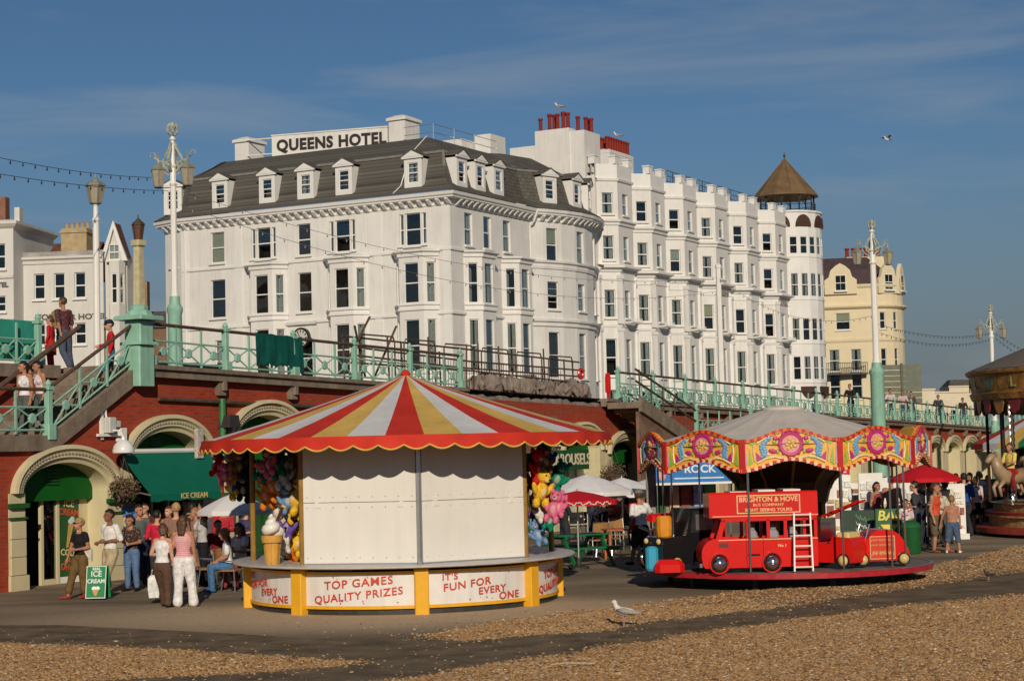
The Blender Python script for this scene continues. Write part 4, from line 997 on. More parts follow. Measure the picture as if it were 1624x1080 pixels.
# green boards behind the terrace railing
bd = empty('board_screen', wpt(wt(-120,-2.1),-2.1,deck(0)+0.1), WA, 'turquoise plank screen behind the terrace railing at top left', 'screen')
for k in range(int((wt(62,-2.1)-wt(-120,-2.1))/0.38)):
    q = MB(); q.box(k*0.38, k*0.38+0.365, 0, 0.03, 0.0, 0.93); q.build('plank', mat('turquoise_plank', (0.035,0.30,0.22), 0.5, 0.18, 3), bd)
# the stairs
st = empty('stone_stairs', wpt(0,0,0), WA, 'stone stairs climbing from the landing to the promenade at left', 'stairs')
q = MB(); q.box(-12, ST0, 0.0, 1.9, LAND_Z-0.12, LAND_Z); q.build('landing', M_STONE, st)
NS = 10; rise = (deck(ST1)-LAND_Z)/NS
for k in range(NS):
    x = ST0 + k*(ST1-ST0)/NS
    q = MB(); q.box(x, x+(ST1-ST0)/NS+0.03, 0.02, 1.9, LAND_Z+k*rise-0.2, LAND_Z+(k+1)*rise-0.003*(k % 2)); q.build('step', M_STONE, st)
q = MB(); q.loft([[(x,-0.14,z-0.42),(x,0.03,z-0.42),(x,0.03,z-0.02),(x,-0.14,z-0.02)] for x, z in ((ST0-0.05,LAND_Z-0.02),(ST1,deck(ST1)))]); q.build('stringer', M_STONE, st)
q = MB(); q.box(-12, ST0-0.05, -0.14, 0.03, LAND_Z-0.36, LAND_Z-0.03); q.build('landing_edge', M_STONE, st)
q = MB(); q.seg_wall((-12,1.9), (ST1+0.2,1.9), LAND_Z-0.1, deck(0)-0.3); q.build('brick_back_wall', M_BRICK, st)
q = MB(); q.box(-12, ST1-0.6, 1.7, 2.1, deck(0)-0.3, deck(0)-0.005); q.build('terrace_coping', M_STONE, st)
q = MB(); q.cyl((ST0-0.4,1.6,LAND_Z+0.75), (ST1-0.05,1.6,deck(ST1)+0.95), 0.06, 7); q.cyl((ST0-0.4,1.6,LAND_Z+0.75),(ST0-0.4,1.6,LAND_Z),0.05,6); q.build('hand_rail', M_RUST, st)
q = MB(); q.loft([[(ST1,0,z_),(ST1+0.02,1.9,z_)] for z_ in (LAND_Z, deck(ST1)-0.005)], False, False, False); q.build('head_wall', M_BRICK, st)
# pillar with column and lantern at the head of the stairs
def lantern_parts(parent, c, r, h, name='lantern', m_glass=None, m_frame=None, spire=0.3):
    mg = m_glass or mat('lantern_glass', (0.36,0.31,0.22), 0.25, 0.15, 8, spec=0.8); mf = m_frame or mat('lantern_frame', (0.22,0.22,0.17), 0.5, 0.3, 10)
    q = MB(); q.lathe([(r*0.62,0),(r*0.95,h*0.72),(r,h*0.74)], 6, c); ln = q.build(name, mg, parent)
    q = MB()
    for k in range(6):
        a = k*math.pi/3; q.cyl((c[0]+r*0.63*math.cos(a),c[1]+r*0.63*math.sin(a),c[2]), (c[0]+r*math.cos(a),c[1]+r*math.sin(a),c[2]+h*0.74), r*0.07, 4)
    q.lathe([(r*0.35,-h*0.08),(r*0.68,-h*0.04),(r*0.7,0.02*h),(r*0.5,0.03*h)], 6, c)
    q.build('lantern_frame', mf, ln)
    q = MB(); q.lathe([(r*1.08,h*0.72),(r*1.1,h*0.77),(r*0.75,h*0.9),(r*0.5,h*0.93),(r*0.4,h*1.0),(r*0.12,h*1.06),(r*0.08,h*(1.06+spire)),(0.005,h*(1.1+spire))], 6, c); q.build('lantern_cap', mf, ln)
    return ln
pz = wz(205, 612, 0.15); pil = empty('lamp_pillar', wpt(ST1+0.05, 0.12, 0), WA, 'mint green pillar with cream column and square lantern at head of stairs', 'lamp')
zt2 = P(203,487,42.3).z
q = MB(); q.bbox(-0.27,0.27,-0.22,0.3,pz,pz+0.95,0.03); q.bbox(-0.33,0.33,-0.3,0.33,pz+0.95,pz+1.02,0.02); q.bbox(-0.24,0.24,-0.22,0.26,pz+1.02,zt2-0.32,0.03); q.build('pedestal', M_MINT, pil)
q = MB(); q.bbox(-0.42,0.42,-0.4,0.44,zt2-0.32,zt2-0.22,0.03); q.lathe([(0.34,zt2-0.22),(0.27,zt2-0.1),(0.2,zt2-0.08),(0.22,zt2),(0.1,zt2+0.06)], 10); q.build('pedestal_cap', M_MINT, pil)
q = MB(); z3 = P(196,382,42.3).z; q.loft([[(s*a,t*a,z) for s,t in ((-1,-1),(1,-1),(1,1),(-1,1))] for a, z in ((0.098,zt2),(0.082,z3-0.16),(0.125,z3-0.13),(0.125,z3))]); q.build('column', mat('flaking_cream', (0.55,0.48,0.30), 0.7, 0.2, 6, dirt=0.5), pil)
lantern_parts(pil, (0,0,z3), 0.145, 0.48, spire=0.15, m_glass=mat('dark_lantern', (0.12,0.05,0.03), 0.3, 0.3, 9), m_frame=mat('lantern_iron', (0.07,0.05,0.03), 0.6, 0.3, 9))

# ================================================================== lamp posts
def twin_lamp(label, base, ztop, zcol, rarm, rz, ground_z, basew=0.24, sc=1.0):
    o = empty('promenade_lamp', base, rz, label, 'lamp post', 'ornate twin lantern lamp posts'); z0 = ground_z
    q = MB(); q.lathe([(basew*1.5,z0),(basew*1.5,z0+0.3),(basew*1.1,z0+0.4),(basew,zcol-0.5),(basew*1.15,zcol-0.42),(basew*1.15,zcol-0.32),(basew*0.75,zcol-0.2),(basew*0.7,zcol)], 12); q.build('base', M_MINT, o, smooth=True, angle=R(30))
    hd = 1.75*sc; zh = ztop-hd
    q = MB(); q.lathe([(basew*0.62,zcol),(basew*0.5,zcol+0.2),(basew*0.42,zh)], 10); q.build('pole', M_WPAINT, o, smooth=True, angle=R(30))
    mf = mat('lamp_ornament', (0.36,0.37,0.29), 0.5, 0.4, 14)
    q = MB(); q.lathe([(basew*0.45,zh),(basew*0.62,zh+0.06),(basew*0.45,zh+0.14),(basew*0.4,zh+0.5*sc),(basew*0.62,zh+0.56*sc),(basew*0.32,zh+0.62*sc),(basew*0.28,zh+1.25*sc),(basew*0.5,zh+1.3*sc),(basew*0.22,zh+1.38*sc),(basew*0.14,zh+1.62*sc)], 8); q.build('shaft', M_WPAINT, o)
    q = MB()
    for k in range(4):    # scroll cage round the shaft
        a = k*math.pi/2; ca, sa = math.cos(a), math.sin(a)
        q.tube([(ca*r_*sc, sa*r_*sc, zh+z*sc) for r_, z in ((0.1,0.42),(0.26,0.55),(0.30,0.72),(0.22,0.88),(0.11,1.05),(0.08,1.2))], 0.036*sc, 5)
        q.tube([(ca*r_*sc, sa*r_*sc, zh+z*sc) for r_, z in ((0.28,0.62),(0.2,0.7),(0.12,0.62),(0.18,0.52))], 0.03*sc, 5)
    for k in range(6):    # crown
        a = k*math.pi/3; ca, sa = math.cos(a), math.sin(a)
        q.tube([(ca*r_*sc, sa*r_*sc, zh+z*sc) for r_, z in ((0.06,1.42),(0.14,1.5),(0.15,1.62),(0.10,1.72))], 0.034*sc, 5)
    q.ell((0,0,zh+1.66*sc), (0.09*sc,0.09*sc,0.13*sc), 8, 6)
    q.build('crown', mf, o)
    for s in (-1, 1):
        q = MB()
        q.tube([(s*x*sc,0,zh+z*sc) for x, z in ((0.08,0.55),(0.25,0.68),(0.42,0.72),(0.58,0.84),(rarm/sc,0.80),(rarm/sc,0.66))], 0.03*sc, 6)
        q.tube([(s*x*sc,0,zh+z*sc) for x, z in ((0.1,0.3),(0.3,0.42),(0.44,0.6),(0.36,0.7))], 0.022*sc, 5)
        q.tube([(s*x*sc,0,zh+z*sc) for x, z in ((0.5,0.84),(0.56,0.96),(0.66,0.96),(0.68,0.86))], 0.018*sc, 5)
        q.build('arm', mf, o)
        lantern_parts(o, (s*rarm,0,zh+0.02*sc), 0.21*sc, 0.62*sc, spire=0.45)
    return o
pL = P(276, 400, 50.0); twin_lamp('ornate lamp post with two lanterns in front of hotel left corner', (pL.x,50,0), P(272,196,50).z, P(280,470,50).z, 0.44, R(-16), deck(8), 0.19)
pR = P(1391, 600, 72.0); twin_lamp('ornate twin lantern lamp post on thick mint base before cream house', (pR.x,72,0), P(1383,350,72).z, P(1391,575,72).z, 0.66, R(14), 0.0, 0.27, 1.0)
pF = P(1575, 600, 92.0); twin_lamp('white twin lantern lamp post farthest right above the roundabout roof', (pF.x,92,0), P(1572,484,92).z, 3.6, 0.64, R(10), 0.0, 0.22, 0.95)
# single lantern lamp
p1 = P(153, 440, 47.0); sl_ = empty('single_lamp', (p1.x,47,0), 0, 'slim white lamp post with one lantern behind the stairs', 'lamp post')
zl = P(150,322,47).z
q = MB(); q.lathe([(0.09,deck(3)),(0.085,zl-0.5),(0.11,zl-0.45),(0.07,zl-0.38),(0.06,zl-0.1),(0.1,zl)], 10); q.build('pole', M_WPAINT, sl_); lantern_parts(sl_, (0,0,zl), 0.24, 0.6, spire=0.2)
# plain white pole in front of the wing
p2 = P(1142, 520, 84.0); q = MB(); q.lathe([(0.17,3.3),(0.15,4.5),(0.12,P(1137,425,84).z)], 8, (p2.x,84,0)); q.lathe([(0.15,0),(0.15,0.12),(0.05,0.2)], 8, (p2.x,84,P(1137,425,84).z))
tag(q.build('flag_pole', M_WPAINT), 'plain white pole standing in front of the battlemented wing', 'pole')

# festoon cables
def festoon(label, a, c, sag, nb, m=M_IRON):
    a, c = Vector(a), Vector(c); q = MB(); n = 24
    pt = lambda u: a.lerp(c, u) - Vector((0,0,4*sag*u*(1-u)))
    q.tube([pt(i/n) for i in range(n+1)], 0.0075, 4)
    for k in range(nb):
        p = pt((k+0.5)/nb); q.lathe([(0.01,-0.01),(0.012,-0.03),(0.022,-0.06),(0.02,-0.085),(0.003,-0.10)], 5, p)
    tag(q.build('festoon_cable', m), label, 'cable', 'festoon lighting cables')
hl = lambda px, py, Y: P(px, py, Y)
festoon('upper festoon cable from left lamp to the left edge', hl(-60,237,38), hl(240,282,50), 0.12, 17)
festoon('lower festoon cable from left lamp to the left edge', hl(-60,266,38), hl(266,303,50), 0.10, 17)
festoon('upper festoon cable crossing the hotel front to the white pole', hl(290,305,50), hl(1137,440,84), 1.0, 36, mat('cable_grey', (0.25,0.24,0.22), 0.6))
festoon('lower festoon cable crossing the hotel front to the white pole', hl(286,325,50), hl(1137,462,84), 1.2, 36, mat('cable_grey', (0.25,0.24,0.22), 0.6))
festoon('upper festoon cable between white pole and thick mint lamp', hl(1139,440,84), hl(1387,500,72), 0.9, 30, mat('cable_grey', (0.25,0.24,0.22), 0.6))
festoon('upper festoon cable between the two right hand lamps', hl(1387,512,72), hl(1570,528,92), 0.35, 30)
festoon('lower festoon cable between the two right hand lamps', hl(1387,525,72), hl(1570,538,92), 0.4, 30)
festoon('upper festoon cable leaving far right lamp for the right edge', hl(1578,528,92), hl(1700,585,80), 0.2, 20)
festoon('lower festoon cable leaving far right lamp for the right edge', hl(1578,535,92), hl(1700,600,80), 0.25, 20)

# ================================================================== works on the broken stretch of wall
sc_ = empty('scaffold_barrier', dk(13.4,-0.6), WA, 'rusty temporary tube barrier on broken stretch of the wall', 'barrier')
rr = random.Random(9)
def zk_(x): return deck(13.4+x)-deck(13.4)
for k in range(14):
    x = k*1.12+rr.uniform(-.1,.1); q = MB(); q.cyl((x,0.2*(k % 2),zk_(x)-0.1), (x+rr.uniform(-.1,.1),0.2*(k % 2),zk_(x)+rr.uniform(1.1,1.7)), 0.03, 5); q.build('upright', M_RUST, sc_)
for z, y in ((0.55,0),(1.0,0),(1.3,0.2),(0.8,0.2)):
    q = MB(); q.tube([(0.2,y,zk_(0)+z),(7,y,zk_(7)+z+rr.uniform(-.1,.1)),(15,y,zk_(15)+z)], 0.03, 5); q.build('cross_tube', M_RUST, sc_)
for k in range(6):
    x = 1+k*2.3; q = MB(); q.tube([(x,0.1,zk_(x)),(x,0.1,zk_(x)+1.25),(x+0.1,0.1,zk_(x)+1.4),(x+1.7,0.1,zk_(x)+1.4),(x+1.8,0.1,zk_(x)+1.25),(x+1.8,0.1,zk_(x))], 0.025, 5); q.build('barrier_frame', M_RUST, sc_)
for k in range(60):
    x = 4+k*0.16; q = MB() if k == 0 else q
    q.cyl((x,0.15,zk_(x)+0.1), (x,0.15,zk_(x)+0.95), 0.01, 3)
q.build('mesh_bars', M_RUST, sc_)
q = MB()
for a, c in (((0.4,1.6),(1.5,0.2)),((1.2,1.9),(0.3,0.3)),((2.6,1.7),(1.9,0.1))): q.cyl((a[0],-0.1,zk_(1)+a[1]), (c[0],0.3,zk_(1)+c[1]), 0.035, 5)
q.build('leaning_timbers', M_RUST, sc_)
M_TARP = mat('grey_tarpaulin', (0.22,0.175,0.145), 0.85, 0.35, 3, 0.6, 8)
for i, (px, py, w_, lab) in enumerate(((785,612,1.7,'grey heap of rubble at the left of the broken wall top'), (850,612,1.7,'grey heap of rubble in the middle of the broken wall top'), (905,615,1.5,'low grey heap of rubble near the second stairs'))):
    t_ = wt(px, -0.6); rr = random.Random(50+i); q = MB()
    for k in range(46):
        x = rr.gauss(0, w_*0.42); y = rr.gauss(0, 0.22); h_ = max(0.0, 0.42*(1-(x/w_)**2)); s_ = rr.uniform(0.10,0.24)*(1.5 if k < 6 else 1)
        Rm = Euler((rr.uniform(0,3),rr.uniform(0,3),rr.uniform(0,3))).to_matrix(); n0 = len(q.v)
        q.ell((0,0,0), (s_*rr.uniform(0.8,1.5),s_,s_*rr.uniform(0.5,0.9)), 7, 5, Rm)
        q.v[n0:] = [(v[0]*(1+0.25*noise.noise(Vector(v)*9+Vector((k*3.1,0,0))))+x, v[1]+y, max(v[2]*(1+0.25*noise.noise(Vector(v)*9))+rr.random()*h_, -0.12)) for v in q.v[n0:]]
    o = kind(q.build('rubble_heap', M_TARP, None, wpt(t_,-0.7,deck(t_)+0.08), (0,0,WA)), 'stuff'); tag(o, lab, 'rubble')
# second stairs going down to a landing
t2a, t2b = 28.3, 33.2; LZ2 = 3.05
s2_ = empty('lower_stairs', W0, WA, 'stone stairs with iron rails descending to the second landing beside the carousel', 'stairs')
for k in range(9):
    x = t2a + k*(t2b-t2a)/9; z = deck(t2a) - (k+1)*(deck(t2a)-LZ2)/9
    q = MB(); q.box(x, x+(t2b-t2a)/9+0.02, -1.5, -0.31, z-0.22, z); q.build('step', M_STONE, s2_)
q = MB(); q.loft([[(x,-1.62,z-0.5),(x,-1.5,z-0.5),(x,-1.5,z),(x,-1.62,z)] for x, z in ((t2a,deck(t2a)),(t2b,LZ2))]); q.build('stringer', M_STONE, s2_)
q = MB(); q.box(t2b, t2b+5.6, -1.62, -0.02, LZ2-0.3, LZ2); q.build('landing', M_STONE, s2_)
q = MB(); q.prismy([(t2a,0.0),(t2a,deck(t2a)-0.5),(t2b,LZ2-0.5),(t2b,0)], -1.5, -1.38); q.build('stair_side', mat('old_render', (0.20,0.12,0.085)), s2_)
for z in (0.55, 0.95):
    q = MB(); q.cyl((t2a-0.3,-1.55,deck(t2a)+z), (t2b,-1.55,LZ2+z), 0.04, 6); q.build('hand_rail', M_RUST, s2_)
for k in range(6):
    x = t2a+k*(t2b-t2a)/5; z = deck(t2a)+(LZ2-deck(t2a))*k/5; q = MB(); q.cyl((x,-1.55,z), (x,-1.55,z+0.95), 0.03, 5); q.build('stanchion', M_RUST, s2_)
railing('mint green railing around the second stair landing', wpt(t2b,1.55,LZ2), wpt(t2b+5.5,1.55,LZ2), 5, 5, True, hand=False)
railing('sloping mint railing beyond the second stairs', wpt(28.9,0.5,deck(28.9)-0.35), wpt(32.6,0.5,LZ2+0.75), 4, 9, True, hand=False, first=False, last=False)
# lifebelt housings
lb1 = MB(); t_ = wt(916,-0.3); lb1.lathe([(0.12,-0.04),(0.19,-0.04),(0.21,0),(0.19,0.04),(0.12,0.04),(0.10,0)], 16, cap=False)
o = lb1.build('lifebelt', M_RED, None, wpt(t_, -0.1, wz(916,592)), (R(90),0,WA)); tag(o, 'round red lifebelt hanging on the temporary barrier', 'lifebelt')
t_ = wt(979); q = MB(); q.bbox(-0.1,0.1,-0.08,0.08,0,0.6,0.03); q.box(-0.04,0.04,-0.04,0.04,-0.6,0); q.lathe([(0.11,0.6),(0.07,0.68),(0.02,0.7)],8)
tag(q.build('lifebuoy_box', M_RED, None, wpt(t_,-0.3,wz(979,622)), (0,0,WA)), 'upright red lifebuoy box behind the lacework railing', 'lifebuoy box')
# tarpaulin on the railing
ta, tb = wt(408,0.2), wt(482,0.2); q = MB(); n = 30; rings = []; rr = random.Random(4); rag = [0.12*noise.noise(Vector((i*0.35,1.7,0)))+(0.16 if i > 26 else 0) for i in range(n+1)]
for j in range(10):
    v = j/9; rings.append([(ta+(tb-ta)*i/n + (0.10*v*(i/n)), -0.20-0.022*math.sin(i*0.7+v*2)*(0.2+v)-0.008*math.sin(i*1.7), deck(ta+(tb-ta)*i/n)+1.02-0.03*abs(math.sin(i/n*math.pi*3))*(1-v) - v*(0.82+rag[i]*v)) for i in range(n+1)])
q.loft(rings, False, False, False); tag(q.build('tarpaulin', mat('dark_green_tarp', (0.005,0.085,0.065), 0.6, 0.25, 3, 0.3, 8), None, W0, (0,0,WA), True), 'dark green tarpaulin hung over the promenade railing', 'tarpaulin')

# vehicles passing on the road above (roofs show between the rails)
def road_car(px, Yoff, col, label, van=False):
    t_ = wt(px, -Yoff); o = empty('parked_car', wpt(t_, -Yoff, deck(t_)-0.12), WA, label, 'car', 'cars on the seafront road')
    prof = [(-2.1,0.25),(-2.15,0.7),(-1.95,0.95),(-1.1,1.02),(-0.6,1.42),(0.9,1.45),(1.5,1.05),(2.05,0.9),(2.1,0.3)] if not van else [(-2.3,0.25),(-2.3,1.0),(-1.9,1.15),(-1.5,1.95),(2.3,2.0),(2.35,0.3)]
    q = MB(); q.prismy(prof, -0.85, 0.85); b_ = q.build('body', col, o)
    q = MB(); q.prismy([(-1.0,1.03),(-0.58,1.38),(0.85,1.40),(1.35,1.05)] if not van else [(-1.85,1.2),(-1.5,1.85),(-0.5,1.85),(-0.5,1.2)], -0.86, 0.86); q.build('window', M_BLACK, b_)
    for x in (-1.35, 1.35):
        for y in (-0.8, 0.8):
            q = MB(); q.M = Matrix.Translation((x,y,0.32)) @ Matrix.Rotation(R(90),4,'X'); q.lathe([(0.001,-0.1),(0.2,-0.1),(0.32,-0.08),(0.32,0.08),(0.2,0.1),(0.001,0.1)],14); q.build('wheel', M_IRON, o)
road_car(262, 12, M_BLACK, 'black car on the road behind the lamp pillar'); road_car(300, 12, mat('dark_car', (0.03,0.035,0.045), 0.3), 'dark blue car beside the ornate lamp base')
road_car(1065, 12, mat('maroon_car', (0.06,0.02,0.018), 0.3), 'dark maroon car on the road before the wing'); road_car(1020, 13, mat('dark_car', (0.03,0.035,0.045)), 'dark car roof beyond the lacework railing'); road_car(1298, 12, mat('maroon_car2', (0.12,0.04,0.035), 0.3), 'brown car below the round tower house')
# slatted hoarding and low cream row at the far right
hz = P(1430,600,150); hd = empty('slatted_hoarding', (hz.x,150,0), R(8), 'grey green slatted hoarding right of the cream corner house', 'hoarding')
z0_, z1_ = P(1430,640,150).z, P(1430,578,150).z
for k in range(7):
    q = MB(); h_ = (z1_-z0_)/7; q.box(-1.7,1.7,0,0.08,z0_+k*h_+0.03,z0_+(k+1)*h_-0.02); q.build('slat', mat('hoarding_green', (0.16,0.17,0.12), 0.6, 0.15, 3), hd)
q = MB(); q.box(-0.1,0.1,-0.12,0.0,2,z1_+0.1); q.build('post', mat('hoarding_post', (0.12,0.13,0.1), 0.6), hd)
for i, (px0, px1, py, Y, lab) in enumerate(((1440,1482,617,230,'low cream house with flat parapet right of the hoarding'), (1482,1545,621,240,'long low cream house partly behind the roundabout roof'), (1505,1560,612,260,'white house top with dark roof beside the roundabout roof'))):
    a_, c_ = P(px0,py,Y), P(px1,py,Y); o = empty('cream_house', (a_.x,Y,0), 0, lab, 'house', 'far low houses'); w_ = c_.x-a_.x
    q = MB(); facade(o, q, (0,0), (w_,0), 1, a_.z, [(x_, 5.2, 0.8, 1.4, 'dark') for x_ in np.arange(0.9, w_-0.5, 1.5)], 0.1); q.box(0.05,w_-0.05,0.7,6,1,a_.z-0.01); q.build('wall', [mat('pale_cream', (0.66,0.58,0.42), 0.8, 0.06, 1), M_DARK], o)
    q = MB(); q.box(-0.1,w_+0.1,-0.15,0.1,a_.z-0.2,a_.z); q.build('cornice', mat('pale_cream', (0.66,0.58,0.42)), o)
    if i == 2: q = MB(); q.loft([[(0,0,a_.z),(w_,0,a_.z),(w_,5,a_.z),(0,5,a_.z)],[(0.6,1.5,a_.z+0.9),(w_-0.6,1.5,a_.z+0.9),(w_-0.6,3.5,a_.z+0.9),(0.6,3.5,a_.z+0.9)]]); q.build('roof', M_SLATE, o)
# ================================================================== the striped games kiosk
KC = G(643, 953); KR = 2.8
kiosk = empty('games_kiosk', (KC.x, KC.y, 0), R(-81), 'round games kiosk with red yellow white striped canopy and closed white shutters', 'kiosk')
def kp(a, r, z): return (r*math.cos(a), r*math.sin(a), z)
def arc_strip(a0, a1, prof, n=10):
    q = MB(); q.lathe(prof, n, (0,0,0), a0, a1, False); return q
M_KRED = mat('canopy_red', (0.55, 0.035, 0.018), 0.7, 0.16, 1.6, 0.35, 7, dirt=0.12); M_KGOLD = mat('canopy_gold', (0.62, 0.40, 0.10), 0.7, 0.14, 1.6, 0.35, 7, dirt=0.12); M_KWHITE = mat('canopy_white', (0.62, 0.61, 0.60), 0.7, 0.1, 1.6, 0.35, 7, dirt=0.12)
M_SHUT = mat('shutter_white', (0.76, 0.725, 0.655), 0.5, 0.04, 1.2, 0.12, 3, dirt=0.10)
M_PANEL = mat('panel_white', (0.74, 0.71, 0.66), 0.5, 0.06, 3, dirt=0.2)
M_LETTER = mat('letter_red', (0.55, 0.06, 0.025), 0.5, 0.15, 9)
# base
for k in range(8):
    a0, a1 = R(45*k+2.2), R(45*k+42.8)
    q = arc_strip(a0, a1, [(2.79,0.12),(2.79,0.72)], 8); bp_ = q.build('base_panel', M_PANEL, kiosk)
    q = MB()
    for (p, s0, s1) in (((2.80,0.10,0.155),a0,a1), ((2.80,0.685,0.725),a0,a1)):
        q.lathe([(2.785,p[1]),(2.815,p[1]),(2.815,p[2]),(2.785,p[2]),(2.785,p[1])], 8, (0,0,0), s0, s1, False)
    q.build('panel_frame', M_YELLOW, bp_)
    q = MB(); q.M = Matrix.Rotation(R(45*k), 4, 'Z'); q.bbox(2.74,2.93,-0.12,0.12,0.0,0.77,0.015); q.build('base_post', M_YELLOW, kiosk)
    q = MB(); q.M = Matrix.Rotation(R(45*k), 4, 'Z'); q.cyl((2.74,0,0.8), (2.74,0,2.95), 0.05, 8)
    q.build('post', M_ALU if k in (0,) else mat('brown_post', (0.30,0.17,0.035), 0.5, 0.25, 5), kiosk)
q = MB(); q.lathe([(2.70,0.0),(2.76,0.0),(2.76,0.1),(2.70,0.1),(2.70,0.0)], 48, cap=False); q.build('base_skirt', M_IRON, kiosk)
q = MB(); q.lathe([(2.72,0.77),(3.10,0.785),(3.13,0.80),(3.13,0.825),(3.10,0.835),(2.2,0.835),(2.2,0.79),(2.72,0.77)], 64, cap=False); q.build('counter', mat('counter_top', (0.52,0.49,0.46), 0.35, 0.1, 5, dirt=0.1), kiosk, smooth=True, angle=R(30))
# bent lettering on the base panels
def bent(txt, size, a_c, z_c, tilt=0.0, off=0.0, shear=0.0, sx=1.0, rad=2.80):
    me = text_mesh(txt, size, 0.004, M_LETTER, 0.002, 'CENTER', 1.10)
    for v in me.vertices:
        x, y, d = v.co.x*sx + off, v.co.y, v.co.z
        y += tilt*x; a = a_c + x/rad; r_ = rad + 0.008 + d
        v.co = Vector((r_*math.cos(a), r_*math.sin(a), z_c+y))
    o = place('lettering', me, kiosk); return o
for k in range(8):
    ac = R(45*k+22.5)
    if k % 2 == 1:   # TOP GAMES side
        bent('TOP GAMES', 0.19, ac, 0.535, 0.08, 0.02, sx=1.12); bent('QUALITY PRIZES', 0.18, ac, 0.325, 0.10, 0.0, sx=1.1)
    else:
        bent("IT'S", 0.15, ac, 0.625, 0.04, -0.60, sx=1.15); bent('FUN FOR', 0.175, ac, 0.49, 0.1, -0.28, sx=1.15); bent('EVERY', 0.165, ac, 0.335, 0.06, 0.20, sx=1.15); bent('ONE', 0.175, ac, 0.215, 0.03, 0.56, sx=1.2)
    q = MB(); rk = random.Random(k)
    for j in range(12):
        a, z = ac+R(rk.uniform(-17,17)), rk.choice([rk.uniform(0.19,0.24), rk.uniform(0.6,0.67)]); q.M = Matrix.Rotation(a, 4, 'Z') @ Matrix.Translation((2.792,0,z)) @ Matrix.Rotation(R(90),4,'Y'); q.lathe([(0.001,0.006),(rk.uniform(.008,.017),0.006)], 6, cap=False)
    q.build('confetti', mat('confetti', (0.45,0.1,0.08), 0.5, 0.5, 40), kiosk)
# shutters on the two sides facing the sea, and at the back
def shutter(k, m=M_SHUT):
    v0, v1 = Vector(kp(R(45*k), 2.76, 0)), Vector(kp(R(45*(k+1)), 2.76, 0)); d = (v1-v0); Ln = d.length; rz = math.atan2(d.y, d.x)
    for z0, z1 in ((0.85,1.885), (1.895,2.95)):
        q = MB(); q.bbox(0.05, Ln-0.05, -0.02, 0.02, z0, z1, 0.006); q.build('shutter', m, kiosk, v0, (0,0,rz))
    for xx in (0.3, Ln-0.3):
        q = MB(); q.box(xx-0.03,xx+0.03,-0.035,-0.021,1.80,1.95); q.build('hasp', M_SHUT, kiosk, v0, (0,0,rz))
    for zz in (0.95, 1.80, 1.98, 2.85):
        q = MB()
        for j in range(9): q.ell((0.12+(Ln-0.24)*j/8,-0.021,zz),(0.011,0.005,0.011),6,4)
        q.build('rivets', M_ALU, kiosk, v0, (0,0,rz))
    q = MB(); q.box(0.05, Ln-0.05, -0.03, 0.03, 0.835, 0.86); q.build('shutter_sill', M_ALU, kiosk, v0, (0,0,rz))
for k in (-1, 0): shutter(k)
for k in (3, 4): shutter(k, mat('dark_cloth', (0.012,0.014,0.035), 0.9, 0.3, 3))
# canopy
CZ0, CZ1, CR = 2.99, 4.14, 3.72
CO = Matrix.Rotation(R(81),3,'Z') @ Vector((0.09,0,0))     # the top sits a little to the right of the counter
for k in range(36):
    a0, a1 = R(10*k-0.02), R(10*k+10.02); q = MB(); n = 4
    rings = []
    for i, (r_, z) in enumerate(((CR,CZ0),(CR*0.72,CZ0+0.29),(CR*0.45,CZ0+0.60),(CR*0.2,CZ0+0.90),(0.03,CZ1))):
        rings.append([(r_*math.cos(a0+(a1-a0)*j/n), r_*math.sin(a0+(a1-a0)*j/n), z-0.012*math.sin(math.pi*j/n)*(r_/CR)) for j in range(n+1)])
    q.loft(rings, False, False, False)
    q.build('canopy_panel', [M_KRED, M_KGOLD, M_KWHITE][(k) % 3], kiosk, CO, (0,0,R(-11.2)), True)
NS_ = 56; rings = [[], [], []]; trim = []; per = 8
for i in range(NS_*per+1):
    a = 2*math.pi*i/(NS_*per); ph = (i % per)/per
    zb = 2.81 - 0.075*abs(math.sin(math.pi*ph)) + 0.03
    wob = 0.012*math.sin(a*19)+0.01*math.sin(a*31+1)
    rings[0].append(kp(a, CR+0.005, CZ0+0.012)); rings[1].append(kp(a, CR+0.02+wob, 2.88)); rings[2].append(kp(a, CR+0.025+wob*1.6, zb)); trim.append(kp(a, CR+0.032+wob*1.6, zb))
q = MB(); q.loft([[tuple(p) for p in r_] for r_ in rings], False, False, False); val = q.build('valance', M_KRED, kiosk, CO, smooth=True)
q = MB(); q.tube(trim, 0.014, 4); q.build('valance_trim', mat('trim_gold', (0.75,0.50,0.10), 0.5, 0.1, 9), val)
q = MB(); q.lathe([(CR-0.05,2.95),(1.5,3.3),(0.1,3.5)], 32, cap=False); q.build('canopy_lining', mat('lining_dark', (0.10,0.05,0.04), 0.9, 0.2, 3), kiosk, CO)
q = MB(); q.lathe([(0.08,4.08),(0.1,4.16),(0.05,4.22),(0.01,4.24)], 10); q.build('canopy_cap', M_KRED, kiosk, CO)
q = MB(); q.lathe([(2.70,2.86),(2.8,2.86),(2.8,2.97),(2.70,2.97),(2.70,2.86)], 8, cap=False); q.build('eaves_beam', mat('brown_post', (0.30,0.17,0.035)), kiosk)
# floor and centre block inside
q = MB(); q.lathe([(1.0,0.02),(1.0,2.9)], 10, cap=False); q.build('centre_store', mat('dark_cloth', (0.012,0.014,0.035)), kiosk)

